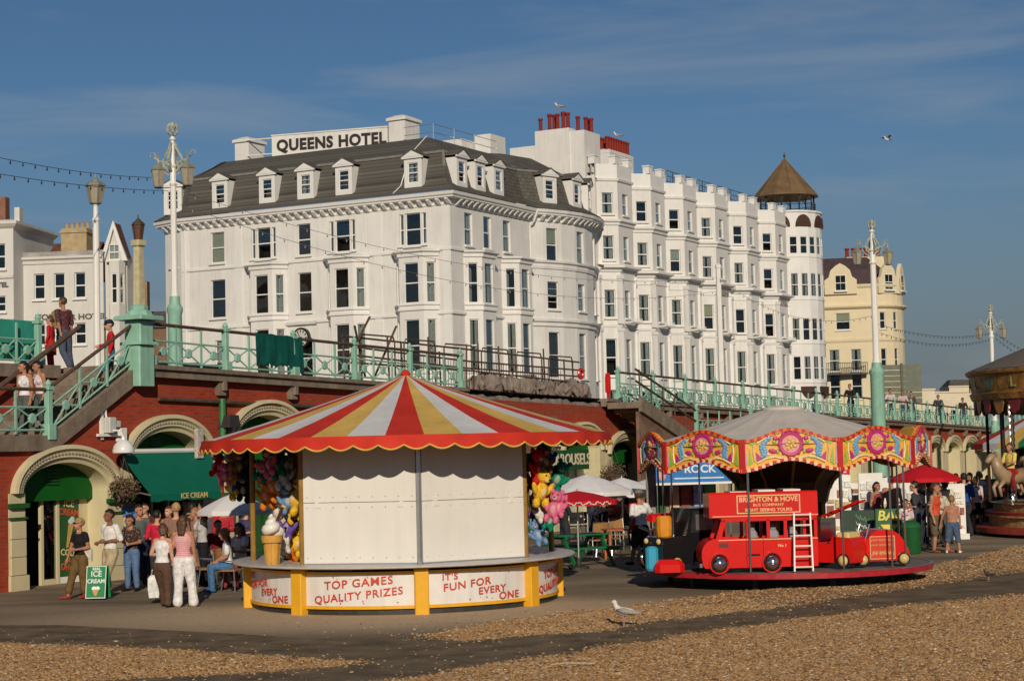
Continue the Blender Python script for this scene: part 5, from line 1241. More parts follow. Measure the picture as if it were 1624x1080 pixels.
# plush toys hanging in the two open sides
def toy_mesh(kind_):
    q = MB(); q.mi = 0
    q.ell((0,0,0.0), (0.11,0.10,0.14), 10, 8); q.ell((0,-0.02,0.20), (0.10,0.095,0.095), 10, 8)
    for s in (-1, 1):
        q.ell((s*0.12,-0.03,0.03), (0.04,0.04,0.10), 8, 6, Matrix.Rotation(s*0.5,3,'Y')); q.ell((s*0.075,-0.06,-0.15), (0.05,0.065,0.07), 8, 6)
        if kind_ == 0: q.ell((s*0.08,0,0.29), (0.04,0.02,0.04), 8, 6)
        elif kind_ == 1: q.ell((s*0.05,0.0,0.35), (0.025,0.02,0.10), 8, 6)
        else: q.ell((s*0.11,0.0,0.20), (0.03,0.03,0.07), 8, 6)
    q.mi = 1; q.ell((0,-0.10,0.17), (0.045,0.04,0.035), 8, 6); q.ell((0,-0.07,0.0), (0.055,0.04,0.075), 8, 6)
    q.mi = 2; q.ell((0,-0.145,0.185), (0.016,0.012,0.012), 6, 4)
    for s in (-1, 1): q.ell((s*0.04,-0.105,0.235), (0.012,0.012,0.016), 6, 4)
    return q
TOYC = {'orange':(0.72,0.20,0.02),'yellow':(0.80,0.48,0.04),'pink':(0.70,0.16,0.28),'purple':(0.16,0.09,0.35),'white':(0.72,0.68,0.62),'brown':(0.20,0.10,0.04),'red':(0.55,0.02,0.02),'blue':(0.03,0.10,0.36),'green':(0.01,0.22,0.13),'black':(0.02,0.02,0.025),'light blue':(0.16,0.30,0.50)}
TM = {}
def toy(col, kind_, loc, rz, s, side, rank):
    if (col, kind_) not in TM:
        TM[(col,kind_)] = toy_mesh(kind_).mesh('plush_toy', [mat('plush_'+col.replace(' ','_'), TOYC[col], 0.98, 0.3, 25, 0.9, 60, spec=0.05), mat('plush_pale_'+col.replace(' ','_'), tuple(0.55*c_+0.45*w_ for c_,w_ in zip(TOYC[col],(0.62,0.52,0.40))), 0.95, 0.15, 30, spec=0.1), M_BLACK], True)
    o = place('plush_toy', TM[(col,kind_)], None, loc, (random.uniform(-.5,.5), random.uniform(-.6,.6), rz)); o.scale = (s,s,s)
    return tag(o, toy_label(col, kind_, side, rank), 'plush toy', f'plush toys in the {side} opening of the kiosk')
def toy_label(col, kind_, side, rank):
    lst = left_t if side == 'left' else right_t
    same = sorted([(t[1], i) for i, t in enumerate(lst) if t[2] == col and t[3] == kind_]); pos = [i for _, i in same].index(rank)
    w = {1: '', 2: ('upper ', 'lower ')[pos] if len(same) == 2 else '', 3: ('topmost ', 'middle ', 'lowest ')[pos] if len(same) == 3 else ''}.get(len(same), '')
    return f'{w}{col} plush {("bear","rabbit","dog")[kind_]} hanging in the {side} opening of the striped kiosk'
tr_ = random.Random(31)
left_t = [(432,797-60,'pink',1,1.2),(437,770,'orange',0,1.4),(425,785,'orange',2,1.3),(450,758,'white',2,1.3),(466,770,'orange',0,1.5),(468,735,'orange',1,1.4),(470,790,'yellow',0,1.5),(463,812,'yellow',0,1.2),(443,812,'white',0,1.2),(456,795,'light blue',2,1.1),(428,755,'pink',0,1.2),(452,735,'white',1,1.3),(440,742,'green',2,1.2),(420,745,'green',0,1.2),(362,745,'white',1,1.1),(378,740,'brown',2,1.2),(372,772,'yellow',0,1.2),(345,740,'red',0,1.0),(355,755,'pink',2,0.9),(385,760,'blue',0,1.3),(394,745,'blue',2,1.4),(390,775,'black',0,1.2),(457,838,'purple',0,1.2),(470,862,'yellow',2,1.2),(452,862,'white',0,0.9),(460,878,'orange',0,0.9),(442,728,'red',2,1.1),(472,715,'brown',0,1.0),(430,730,'black',1,1.1)]
for i, (px, py, c_, k_, s_) in enumerate(left_t):
    Yd = 32.6 + (i % 3)*0.28 if px > 405 else 33.6 + (i % 3)*0.3
    p = P(px, py, Yd); toy(c_, k_, p, R(tr_.uniform(-50,30)), s_*0.95, 'left', i)
right_t = [(857,778,'yellow',0,1.4),(866,790,'orange',0,1.2),(862,800,'red',2,1.2),(852,745,'red',0,1.3),(848,730,'green',0,1.3),(868,750,'blue',0,1.3),(862,735,'brown',2,1.1),(872,770,'black',0,1.2),(868,800,'yellow',2,1.2),(878,808,'pink',0,1.2),(856,815,'white',1,1.0),(853,830,'purple',0,1.1),(873,828,'green',2,0.9),(853,850,'light blue',0,1.0),(850,800,'brown',0,1.2),(888,806,'pink',2,1.0),(884,760,'green',0,1.2),(848,765,'red',1,1.2)]
for i, (px, py, c_, k_, s_) in enumerate(right_t):
    p = P(px, py, 32.3+(i % 3)*0.3); toy(c_, k_, p, R(tr_.uniform(-30,50)), s_*0.95, 'right', i)
# giant model ice cream on the counter
ic = P(432, 888, 31.9); icm = empty('model_ice_cream', (ic.x, ic.y, 0.835), 0, 'giant model ice cream cone standing on the kiosk counter', 'model')
M_WAF = mat('wafer', (0.62,0.33,0.07), 0.6, 0.12, 12, 0.3, 40)
q = MB(); q.lathe([(0.11,0),(0.14,0.36),(0.18,0.38),(0.19,0.44),(0.19,0.5)], 16); wc = q.build('wafer_cone', M_WAF, icm, smooth=True, angle=R(35))
for k in range(8):
    a = k*math.pi/4; q = MB(); q.cyl((0.113*math.cos(a),0.113*math.sin(a),0.01), (0.143*math.cos(a),0.143*math.sin(a),0.36), 0.008, 4); q.build('wafer_rib', M_WAF, wc)
q = MB(); q.tube([(0.09*math.cos(t_*1.0)*(1-t_/20), 0.09*math.sin(t_)*(1-t_/20), 0.54+t_*0.018) for t_ in np.linspace(0,18,50)], 0.1, 10, list(np.linspace(0.125,0.02,50))); q.build('whipped_ice', mat('model_white', (0.80,0.76,0.68), 0.35, 0.05, 6), icm, smooth=True)
q = MB(); q.tube([(0.1,-0.05,0.75),(0.2,-0.08,0.98)], 0.03, 8); q.build('chocolate_stick', mat('choc', (0.08,0.03,0.015), 0.6), icm)
# ================================================================== children's roundabout
CC = Vector((5.32, 36.3, 0)); CANG = R(-90-23.4)      # direction of one board joint, seen from the middle
car = empty('toy_roundabout', CC, 0, "small children's roundabout with grey canvas top and gaudy wavy painted boards", 'roundabout')
PZ = 0.36; PRr = 2.78
q = MB(); q.lathe([(0.3,PZ-0.02),(PRr-0.02,PZ-0.02),(PRr,PZ-0.03),(PRr,PZ-0.12),(PRr-0.1,PZ-0.13),(0.3,PZ-0.13)], 56, cap=False); plat = q.build('platform', mat('deck_board', (0.20,0.16,0.13), 0.6, 0.2, 5), car)
q = MB(); q.lathe([(PRr+0.005,PZ-0.015),(PRr+0.03,PZ-0.02),(PRr+0.03,PZ-0.12),(PRr+0.005,PZ-0.125)], 56, cap=False); q.build('platform_edge', mat('edge_red', (0.40,0.02,0.03), 0.4, 0.2, 6), plat)
q = MB(); q.lathe([(PRr-0.02,PZ-0.012),(PRr+0.03,PZ-0.014)], 56, cap=False); q.build('edge_strip', M_ALU, plat)
for k in range(10):
    a = CANG+2*math.pi*k/10; q = MB(); q.cyl((2.3*math.cos(a),2.3*math.sin(a),0),(2.3*math.cos(a),2.3*math.sin(a),PZ-0.12),0.06,6); q.build('foot', M_IRON, car)
q = MB(); q.lathe([(1.9,0.02),(1.9,PZ-0.14)], 24, cap=False); q.build('undergear', M_IRON, car)
# centre drum, flaring out towards the top
M_DRUM = mat('drum_wood', (0.06,0.03,0.018), 0.4, 0.35, 6)
q = MB(); q.lathe([(0.75,PZ),(0.75,1.5),(0.85,1.55),(0.95,1.95),(1.45,2.45),(1.5,2.6)], 12, cap=False); drum = q.build('centre_drum', M_DRUM, car)
for k in range(12):
    a = 2*math.pi*k/12; q = MB(); q.M = Matrix.Rotation(a,4,'Z'); q.tube([(0.77,0,PZ),(0.77,0,1.5),(0.97,0,1.95),(1.47,0,2.45)],0.03,5); q.build('drum_rib', mat('drum_gilt', (0.35,0.2,0.06), 0.4, 0.2, 8), drum)
# canvas top
M_CANV = mat('grey_canvas', (0.58,0.52,0.45), 0.85, 0.08, 2.5, 0.2, 20, dirt=0.1)
for k in range(20):
    q = MB(); a0, a1 = CANG+2*math.pi*k/20, CANG+2*math.pi*(k+1)/20; rings = []
    for r_, z in ((2.78,2.72),(1.9,2.94),(1.0,3.20),(0.42,3.37)):
        rings.append([(r_*math.cos(a0+(a1-a0)*j/4), r_*math.sin(a0+(a1-a0)*j/4), z-0.03*math.sin(math.pi*j/4)*r_/2.9) for j in range(5)])
    q.loft(rings, False, False, False); q.build('canvas_panel', M_CANV, car, smooth=True)
q = MB(); q.lathe([(0.44,3.36),(0.40,3.42),(0.1,3.46),(0.01,3.47)], 16); q.build('canvas_cap', M_CANV, car, smooth=True)
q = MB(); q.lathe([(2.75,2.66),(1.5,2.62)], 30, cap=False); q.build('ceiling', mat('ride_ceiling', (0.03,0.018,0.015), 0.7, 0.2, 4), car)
# rounding boards
BR = 2.85; BW = 2*BR*math.sin(math.pi/10); BD = BR*math.cos(math.pi/10)
MG = lambda n_, c_, r_=0.45: mat('ride_'+n_, c_, r_, 0.12, 14)
C_GOLD, C_RED, C_MAG, C_CRM, C_BLU, C_GRN, C_LIL, C_ORG, C_PNK = MG('gold',(0.78,0.42,0.05)), MG('red',(0.52,0.02,0.02)), MG('magenta',(0.50,0.03,0.16)), MG('cream',(0.80,0.66,0.36)), MG('blue',(0.16,0.36,0.58)), MG('green',(0.28,0.46,0.05)), MG('lilac',(0.46,0.30,0.48)), MG('orange',(0.70,0.15,0.02)), MG('pink',(0.72,0.30,0.30))
def wave(x): return 0.105*math.cos(2*math.pi*x/BW)       # +1 in the middle of a board
ZT, ZBt = 2.885, 2.295
n = 24; xs = [(-0.5+i/n)*BW for i in range(n+1)]
q = MB(); pl = [(x, ZBt+wave(x)*0.95) for x in xs] + [(x, ZT+wave(x)) for x in reversed(xs)]
for i in range(n):
    a, c = xs[i], xs[i+1]; q.prismy([(a,ZBt+wave(a)*.95),(c,ZBt+wave(c)*.95),(c,ZT+wave(c)),(a,ZT+wave(a))], 0, 0.04)
board_me = q.mesh('rounding_board', C_GOLD)
def bead(edge, m_, k0):
    q = MB()
    for i in range(k0, 26, 2):
        x = (-0.5+(i+0.5)/26)*BW; z = (ZT if edge else ZBt)+wave(x)*(1 if edge else 0.95)
        q.cbox((x, -0.02, z+(-0.025 if edge else 0.025)), (BW/26*0.96, 0.05, 0.06))
    return q.mesh('edge_bead', m_)
beads = [bead(1,C_RED,0), bead(1,C_ORG,1), bead(0,C_RED,0), bead(0,mat('ride_bulb',(0.85,0.55,0.3),0.4,0.1,9),1)]
q = MB(); q.M = Matrix.Translation((0,-0.01,2.70)) @ Matrix.Rotation(R(90),4,'X'); q.lathe([(0.16,0.0),(0.16,0.03),(0.215,0.035),(0.23,0.015),(0.235,0.0)],20,cap=False)
for k in range(14):
    a = 2*math.pi*k/14; q.ell((0.225*math.cos(a),0.225*math.sin(a),0.012),(0.03,0.03,0.02),6,4)
med_me = q.mesh('medallion', C_MAG)
q = MB(); q.M = Matrix.Translation((0,-0.01,2.70)) @ Matrix.Rotation(R(90),4,'X'); q.lathe([(0.001,0.02),(0.165,0.02)],20,cap=False); medc_me = q.mesh('medallion_disc', C_PNK)
q = MB(); q.M = Matrix.Translation((0,-0.03,2.70)) @ Matrix.Rotation(R(90),4,'X')
for k in range(9):
    a = k*2.4; r_ = 0.03+0.011*k; q.ell((r_*math.cos(a),r_*0.9*math.sin(a),0.01),(0.042,0.03,0.02),6,4,Matrix.Rotation(a,3,'Z'))
medf_me = q.mesh('gilt_flower', mat('ride_gilt',(0.75,0.5,0.08),0.35,0.2,20))
def leaf(s, which):
    q = MB()
    if which == 'blue':
        for k in range(7):
            u = k/6; x = 0.40+0.13*u+0.05*math.sin(u*5); z = 2.80-0.30*u; q.ell((s*x,-0.02,z),(0.05-0.01*u,0.02,0.042),7,4,Matrix.Rotation(s*0.6,3,'Y'))
            q.ell((s*(x+0.05),-0.02,z-0.03),(0.035,0.02,0.03),6,4)
    if which == 'magenta':
        q.prismy([(s*0.50,2.40),(s*0.63,2.40),(s*0.64,2.56),(s*0.58,2.50)],-0.02,0.0); q.ell((s*0.33,-0.012,2.57),(0.085,0.02,0.045),8,5,Matrix.Rotation(s*-0.2,3,'Y')); q.ell((s*0.28,-0.01,2.80),(0.05,0.02,0.05),6,4)
    if which == 'green':
        q.prismy([(s*0.70,2.36),(s*0.78,2.30),(s*0.76,2.62)],-0.02,0.0); q.prismy([(s*0.60,2.74),(s*0.80,2.77),(s*0.72,2.68)],-0.02,0.0); q.ell((s*0.24,-0.012,2.56),(0.03,0.02,0.05),6,4)
        q.ell((s*0.30,-0.012,2.74),(0.04,0.02,0.03),6,4)
    if which == 'lilac':
        q.prismy([(s*0.80,2.33),(s*0.88,2.30),(s*0.88,2.72),(s*0.83,2.72)],-0.02,0.0)
    if which == 'cream':
        q.tube([(s*0.10,-0.02,2.42),(s*0.3,-0.02,2.47),(s*0.46,-0.02,2.44),(s*0.62,-0.02,2.36)],0.022,5); q.tube([(s*0.10,-0.02,2.94),(s*0.28,-0.02,2.89),(s*0.42,-0.02,2.84),(s*0.62,-0.02,2.72)],0.02,5)
        q.tube([(s*0.66,-0.02,2.38),(s*0.69,-0.02,2.55),(s*0.68,-0.02,2.70)],0.016,4); q.ell((s*0.42,-0.012,2.52),(0.05,0.02,0.025),6,4)
    return q
leaf_me = {}
for w_, m_ in (('blue',C_BLU),('magenta',C_MAG),('green',C_GRN),('lilac',C_LIL),('cream',C_CRM)):
    a_, c_ = leaf(-1, w_), leaf(1, w_); o_ = len(a_.v); a_.v += c_.v; a_.f += [tuple(i+o_ for i in f_) for f_ in c_.f]; a_.m += c_.m
    leaf_me[w_] = a_.mesh('painted_scroll', m_)
for k in range(10):
    am = CANG + 2*math.pi*(k+0.5)/10
    o = place('rounding_board', board_me, car, (BD*math.cos(am), BD*math.sin(am), 0), (0,0,am+math.pi/2))
    for b_ in beads: kind(place('edge_bead', b_, o), 'stuff')
    place('medallion', med_me, o); place('medallion_disc', medc_me, o); place('gilt_flower', medf_me, o)
    for w_, m_ in leaf_me.items(): place('painted_scroll', m_, o)
    aj = CANG + 2*math.pi*k/10; q = MB(); q.box(-0.05,0.05,-0.04,0.05,ZBt-0.12,ZT-0.09); q.build('board_joint', C_RED, car, (BR*math.cos(aj),BR*math.sin(aj),0), (0,0,aj+math.pi/2))
# poles
for px, rr_ in ((1030,2.6),(1072,2.6),(1183,2.62),(1327,2.62),(1412,2.6),(1440,2.6)):
    s = (P(px,800,34.3).x-CC.x)/rr_; s = max(-0.95, min(0.95, s)); a = -math.pi/2 + math.asin(s)
    q = MB(); q.cyl((rr_*math.cos(a),rr_*math.sin(a),PZ), (rr_*math.cos(a),rr_*math.sin(a),2.6), 0.02, 6); q.build('pole', M_CHROME, car)
for k in range(5):
    a = math.pi/2 + (k-2)*0.6; q = MB(); q.cyl((2.6*math.cos(a),2.6*math.sin(a),PZ), (2.6*math.cos(a),2.6*math.sin(a),2.6), 0.02, 6); q.build('pole', M_CHROME, car)

# ---- ride cars
def wheel(parent, x, y, z, r, m_hub=M_CHROME, dome=True, w=0.07):
    q = MB(); q.M = Matrix.Translation((x,y,z)) @ Matrix.Rotation(R(90),4,'X'); q.lathe([(r*0.6,-w/2),(r,-w/2),(r*1.03,0),(r,w/2),(r*0.6,w/2)], 16); o = q.build('wheel', M_BLACK, parent, smooth=True, angle=R(40))
    q = MB(); q.M = Matrix.Translation((x,y,z)) @ Matrix.Rotation(R(90),4,'X'); q.lathe([(r*0.82,w/2-0.01),(r*0.75,w/2+0.02),(r*0.5,w/2+0.05),(r*0.2,w/2+0.07),(0.003,w/2+0.075)], 16); q.build('hubcap', m_hub, o, smooth=True)
    return o
BX = P(1201,850,34.3).x; bus = empty('toy_bus', (BX, 34.35, PZ), R(2), 'bright red open top toy double decker bus facing left on the roundabout', 'toy bus')
M_BRED = mat('bus_red', (0.66, 0.012, 0.008), 0.25, 0.05, 6); M_GOLDL = mat('gold_lettering', (0.75,0.50,0.22), 0.5, 0.1, 9)
# lower body, front (left) raked nose
x0, x1, yF, yB = -1.08, 1.06, -0.40, 0.40
NOSE = [(x0+0.04,0.08),(x0+0.0,0.14),(x0-0.02,0.28)] + [(x0+0.25-0.27*math.cos(a_), 0.34+0.28*math.sin(a_)) for a_ in np.linspace(0.15,1.57,8)]
def sidepanel(y):
    q = MB(); pl = [(x0,0.10),(x0,0.48),(x0+0.06,0.58),(x0+0.28,0.64),(x0+0.40,0.96),(x1,0.96),(x1,0.10)]
    holes = [(-0.62,-0.22),(-0.18,0.14),(0.20,0.42),(0.50,0.78),(0.84,1.0)]
    return pl, holes
q = MB()
for y0_, y1_ in ((yF,yF+0.05),(yB-0.05,yB)):
    q.prismy(NOSE+[(x1,0.62),(x1,0.08)], y0_, y1_)
    q.prismy([(x0+0.25,0.62),(x0+0.36,0.62),(x0+0.44,0.96),(x0+0.36,0.96)], y0_, y1_)
    for a, c in ((-0.26,-0.20),(0.12,0.18),(0.44,0.50),(0.80,0.85),(1.0,1.06)): q.box(a,c,y0_,y1_,0.62,0.96)
    q.box(x0+0.36,x1,y0_,y1_,0.93,1.0)
q.prismy(NOSE+[(x0+0.25,0.08)], yF+0.05, yB-0.05)
q.box(x1-0.05,x1,yF+0.05,yB-0.05,0.08,0.97); q.box(x0+0.3,x1-0.05,yF+0.05,yB-0.05,0.12,0.16); q.box(x0+0.38,x1-0.05,yF+0.05,yB-0.05,0.955,0.995)
bb_ = q.build('body', M_BRED, bus)
q = MB()
for y0_, y1_ in ((yF-0.01,yF+0.04),(yB-0.04,yB+0.01)):
    q.prismy([(x0+0.16,1.0),(x0+0.14,1.44),(x1+0.02,1.44),(x1+0.02,1.0)], y0_, y1_)
q.box(x0+0.14,x0+0.2,yF,yB,1.0,1.44); q.box(x1-0.04,x1+0.02,yF,yB,1.0,1.44); q.build('upper_deck', M_BRED, bus)
q = MB(); q.cyl((x0+0.15,yF+0.02,1.45),(x1+0.02,yF+0.02,1.45),0.022,6); q.build('top_rail', M_WPAINT if False else M_BRED, bus)
for xx in (-0.35, 0.15, 0.62): q = MB(); q.box(xx-0.16,xx+0.16,yF+0.06,yB-0.06,1.42,1.50) if xx > -0.2 else q.box(xx-0.18,xx+0.18,yF+0.06,yB-0.06,1.40,1.48); q.build('bench', M_WPAINT, bus)
q = MB(); q.box(-0.42,0.74,yF-0.03,yF-0.012,1.08,1.40); sgn = q.build('destination_board', M_RED, bus)
q = MB()
for (a,c,e,f_) in ((-0.43,0.75,1.07,1.09),(-0.43,0.75,1.39,1.41),(-0.43,-0.41,1.09,1.39),(0.73,0.75,1.09,1.39)): q.box(a,c,yF-0.036,yF-0.03,e,f_)
q.build('board_frame', M_GOLDL, sgn)
lettering('BRIGHTON & HOVE', 0.125, M_GOLDL, sgn, (0.16,yF-0.034,1.325), (R(90),0,0), 0.004, 0.003, 0.98); lettering('BUS COMPANY', 0.07, M_GOLDL, sgn, (0.16,yF-0.034,1.225), (R(90),0,0), 0.004, 0.001, 1.2); lettering('SIGHT SEEING TOURS', 0.075, M_GOLDL, sgn, (0.16,yF-0.034,1.135), (R(90),0,0), 0.004, 0.002, 1.2)
for x in (-0.78, 0.20): wheel(bus, x, yF-0.005, 0.17, 0.15, w=0.1); wheel(bus, x, yB-0.04, 0.17, 0.15, w=0.1)
for x in (-0.78, 0.20):
    q = MB(); q.M = Matrix.Translation((x,yF-0.01,0.17)) @ Matrix.Rotation(R(90),4,'X'); q.lathe([(0.17,0),(0.195,0.0),(0.195,0.03),(0.17,0.03)],18,cap=False); q.build('wheel_arch', M_BRED, bus)
q = MB(); q.ell((x0+0.02,yF+0.1,0.36),(0.03,0.06,0.06),10,6); q.ell((x0+0.02,yB-0.1,0.36),(0.03,0.06,0.06),10,6); q.build('headlight', M_CHROME, bus)
q = MB(); q.box(x0+0.3,x1,yF-0.006,yF-0.001,0.585,0.6); q.box(x0+0.2,x1+0.02,yF-0.018,yF-0.011,1.02,1.035); q.build('lining', M_GOLDL, bus)
q = MB(); q.box(x0-0.06,x0-0.01,yF+0.02,yB-0.02,0.1,0.17); q.build('bumper', M_CHROME, bus)
q = MB(); q.box(-0.27,-0.262,yF-0.006,yF-0.001,0.1,0.6); q.box(0.04,0.048,yF-0.006,yF-0.001,0.1,0.6); q.build('door_gap', M_BLACK, bus)
q = MB(); q.box(-0.24,-0.02,yF-0.02,yF-0.002,0.30,0.33); q.build('door_handle', M_BLACK, bus)
q = MB(); q.box(-0.78,-0.60,yF-0.006,yF-0.001,0.46,0.54); q.build('grille', mat('dark_red',(0.12,0.01,0.01),0.5), bus)
lettering('No 1', 0.07, M_GOLDL, bus, (0.40,yF-0.006,0.47), (R(90),0,0), 0.003, 0.002, 1.1)
for i,xx in enumerate((-0.1,0.3,0.65)):
    q = MB(); q.ell((xx,0,0.80),(0.07,0.07,0.1),8,6); q.ell((xx,0,0.62),(0.12,0.08,0.16),8,6); q.build('dummy_passenger', mat('dummy_grey',(0.3,0.3,0.32),0.6), bus)
# white ladder leaning on the bus
la = P(1275,905,33.9); ld = empty('white_ladder', (la.x,33.78,PZ), R(2), 'small white wooden ladder leaning on the back of the toy bus', 'ladder')
for s in (-1,1): q = MB(); q.cyl((s*0.17-0.03,-0.06,0.0),(s*0.15+0.0,0.10,1.06),0.02,5); q.build('rail', M_WPAINT, ld)
for k in range(6): z = 0.08+k*0.19; q = MB(); q.cyl((-0.17+0.003*k-0.02,-0.06+0.15*z,z),(0.17-0.003*k-0.02,-0.06+0.15*z,z),0.016,5); q.build('rung', M_WPAINT, ld)
# black cab behind the bus
tx = P(1088,860,35.3); cab = empty('toy_taxi', (tx.x,35.35,PZ), R(28), 'black toy taxi half hidden behind the nose of the toy bus', 'toy car')
def toycar(o, L_, W_, hb, hr, m, win, cab0=0.25, cab1=0.8, open_=False):
    q = MB(); prof = [(-L_/2,0.10),(-L_/2,hb*0.8),(-L_/2+0.08,hb),(-L_/2+L_*cab0,hb*1.05)]
    prof += [(-L_/2+L_*(cab0+0.08),hr),(-L_/2+L_*(cab1-0.05),hr)] if not open_ else [(-L_/2+L_*(cab0+0.05),hb*0.8),(-L_/2+L_*(cab1-0.05),hb*0.8)]
    prof += [(-L_/2+L_*cab1,hb*1.05),(L_/2-0.08,hb),(L_/2,hb*0.75),(L_/2,0.10)]
    q.prismy(prof, -W_/2, W_/2); b_ = q.build('body', m, o)
    if not open_:
        q = MB(); q.prismy([(-L_/2+L_*(cab0+0.06),hb*1.12),(-L_/2+L_*(cab0+0.11),hr-0.06),(-L_/2+L_*(cab1-0.08),hr-0.06),(-L_/2+L_*(cab1-0.05),hb*1.12)], -W_/2-0.01, W_/2+0.01); q.build('window', win, b_)
    for x in (-L_*0.3, L_*0.3):
        for s in (-1,1): wheel(o, x, s*(W_/2-0.01) if s < 0 else W_/2-0.06, 0.14, 0.13, m_hub=mat('cream_hub',(0.65,0.5,0.2),0.4,0.1,8))
    return b_
tb_ = toycar(cab, 1.5, 0.7, 0.62, 1.16, M_BLACK, mat('cab_window',(0.03,0.03,0.035),0.15,0.2,5), 0.36, 0.95)
q = MB(); q.ell((-0.76,-0.22,0.55),(0.04,0.055,0.055),10,6); q.ell((-0.76,0.22,0.55),(0.04,0.055,0.055),10,6); q.build('headlight', mat('lamp_yellow',(0.75,0.55,0.2),0.3), cab)
q = MB(); q.box(0.0,0.4,-0.37,-0.362,0.74,1.04); q.build('door_frame', M_ALU, cab)
# red fire engine and red open car
fx = P(1322,860,34.9); fe = empty('toy_fire_engine', (fx.x,34.75,PZ), R(-38), 'red toy fire engine with ladder rack facing out beside the white ladder', 'toy car')
toycar(fe, 1.1, 0.62, 0.56, 0.62, M_BRED, M_BLACK, 0.3, 0.6, True)
for s in (-1,1):
    q = MB(); q.ell((-0.56,s*0.22,0.42),(0.04,0.075,0.075),10,6); q.build('headlight', M_CHROME, fe)
q = MB()
for k in range(6): q.box(-0.575,-0.552,-0.12+k*0.04,-0.105+k*0.04,0.22,0.52)
q.build('grille', M_CHROME, fe); q = MB(); q.box(-0.64,-0.56,-0.3,0.3,0.12,0.2); q.build('bumper', M_BLACK, fe)
q = MB(); q.box(-0.18,-0.13,-0.3,0.3,0.5,0.92); q.build('windscreen_frame', M_CHROME, fe)
q = MB()
for s in (-0.12,0.12): q.cyl((-0.2,s,0.95),(0.6,s,1.25),0.02,5)
for k in range(6): q.cyl((-0.15+k*0.13,-0.12,0.97+k*0.05),(-0.15+k*0.13,0.12,0.97+k*0.05),0.014,4)
q.build('ladder_rack', M_BRED, fe)
q = MB(); q.bbox(0.15,0.42,-0.24,0.24,0.45,0.66,0.03); q.build('locker', mat('cream_locker',(0.7,0.55,0.2),0.5,0.1,6), fe)
rx = P(1388,868,35.0); rc = empty('toy_sports_car', (rx.x,34.95,PZ), R(8), 'red open toy car with gold lettered panel at the right of the roundabout', 'toy car')
q = MB(); q.prismy([(-0.52,0.10),(-0.54,0.42),(-0.42,0.50),(-0.25,0.52),(-0.2,0.60),(-0.05,0.68),(0.2,0.68),(0.36,0.58),(0.48,0.40),(0.54,0.26),(0.54,0.10)], -0.34, 0.34); b_ = q.build('body', M_BRED, rc)
q = MB(); q.prismy([(-0.23,0.14),(-0.23,0.56),(0.25,0.56),(0.25,0.14)],-0.352,-0.342); pn = q.build('lettered_panel', mat('panel_red',(0.62,0.05,0.02),0.4), rc)
q = MB()
for z_, r_, a_ in ((0.49,0.011,0.022),(0.40,0.010,0.018),(0.25,0.014,0.05)):
    for xa in (-0.2,-0.05,0.1): q.tube([(xa+0.012*i,-0.354,z_+a_*math.sin(i*2.3+xa*9)) for i in range(11)],r_*0.6,4)
for (a,c,e,f_) in ((-0.23,0.25,0.135,0.147),(-0.23,0.25,0.553,0.565),(-0.235,-0.223,0.14,0.56),(0.243,0.255,0.14,0.56)): q.box(a,c,-0.358,-0.352,e,f_)
q.build('gold_script', M_GOLDL, pn)
for x in (-0.38,0.42): wheel(rc, x, -0.34, 0.13, 0.12, mat('cream_hub',(0.65,0.5,0.2),0.4,0.1,8)); wheel(rc, x, 0.30, 0.13, 0.12)
q = MB(); q.tube([(-0.3,-0.3,0.5),(-0.2,-0.28,0.78),(-0.2,0.28,0.78),(-0.3,0.3,0.5)],0.014,5); q.build('windscreen_frame', M_CHROME, rc)
# odds and ends at the left of the platform
ox = P(1048,860,35.4); q = MB(); q.lathe([(0.13,0),(0.16,0.35),(0.16,0.55),(0.12,0.6)],12); o = q.build('orange_drum', mat('drum_orange',(0.72,0.28,0.02),0.5,0.1,6), None, (ox.x+0.06,35.25,PZ+0.42)); tag(o,'orange toy barrel body standing at the left of the roundabout','toy ride part'); q = MB(); q.lathe([(0.1,-0.42),(0.1,-0.4),(0.04,-0.36),(0.04,0.0)],10); q.build('stand', M_IRON, o)
q = MB(); q.lathe([(0.1,0),(0.13,0.05),(0.13,0.42),(0.08,0.46),(0.08,0.02)],12); tag(q.build('blue_tub', mat('tub_blue',(0.05,0.36,0.55),0.4,0.1,6), None, (P(1034,880,34.9).x,34.9,PZ)), 'light blue tub on the left rim of the roundabout', 'tub')
q = MB(); q.bbox(-0.28,0.28,-0.14,0.14,0,0.24,0.09); tag(q.build('red_step', M_BRED, None, (P(1062,895,34.6).x,34.65,PZ-0.018)), 'low rounded red step on the left of the roundabout', 'step')
mb_ = empty('toy_motorbike', (P(1042,850,35.9).x,35.8,PZ), R(40), 'blue and red toy motorbike behind the orange barrel', 'toy motorbike')
wheel(mb_, -0.35,0,0.2,0.2); wheel(mb_, 0.35,0,0.2,0.2)
q = MB(); q.tube([(-0.35,0,0.2),(-0.2,0,0.55),(0.1,0,0.5),(0.4,0,0.55)],0.09,8); q.build('body', mat('bike_blue',(0.2,0.38,0.62),0.35,0.1,6), mb_); q = MB(); q.tube([(-0.25,-0.25,0.8),(-0.2,0,0.72),(-0.25,0.25,0.8)],0.025,6); q.cyl((-0.2,0,0.72),(-0.2,0,0.5),0.03,6); q.build('handlebar', M_CHROME, mb_)
q = MB(); q.bbox(-0.2,0.5,-0.12,0.12,0.9,1.05,0.04); q.build('red_top', M_BRED, mb_)

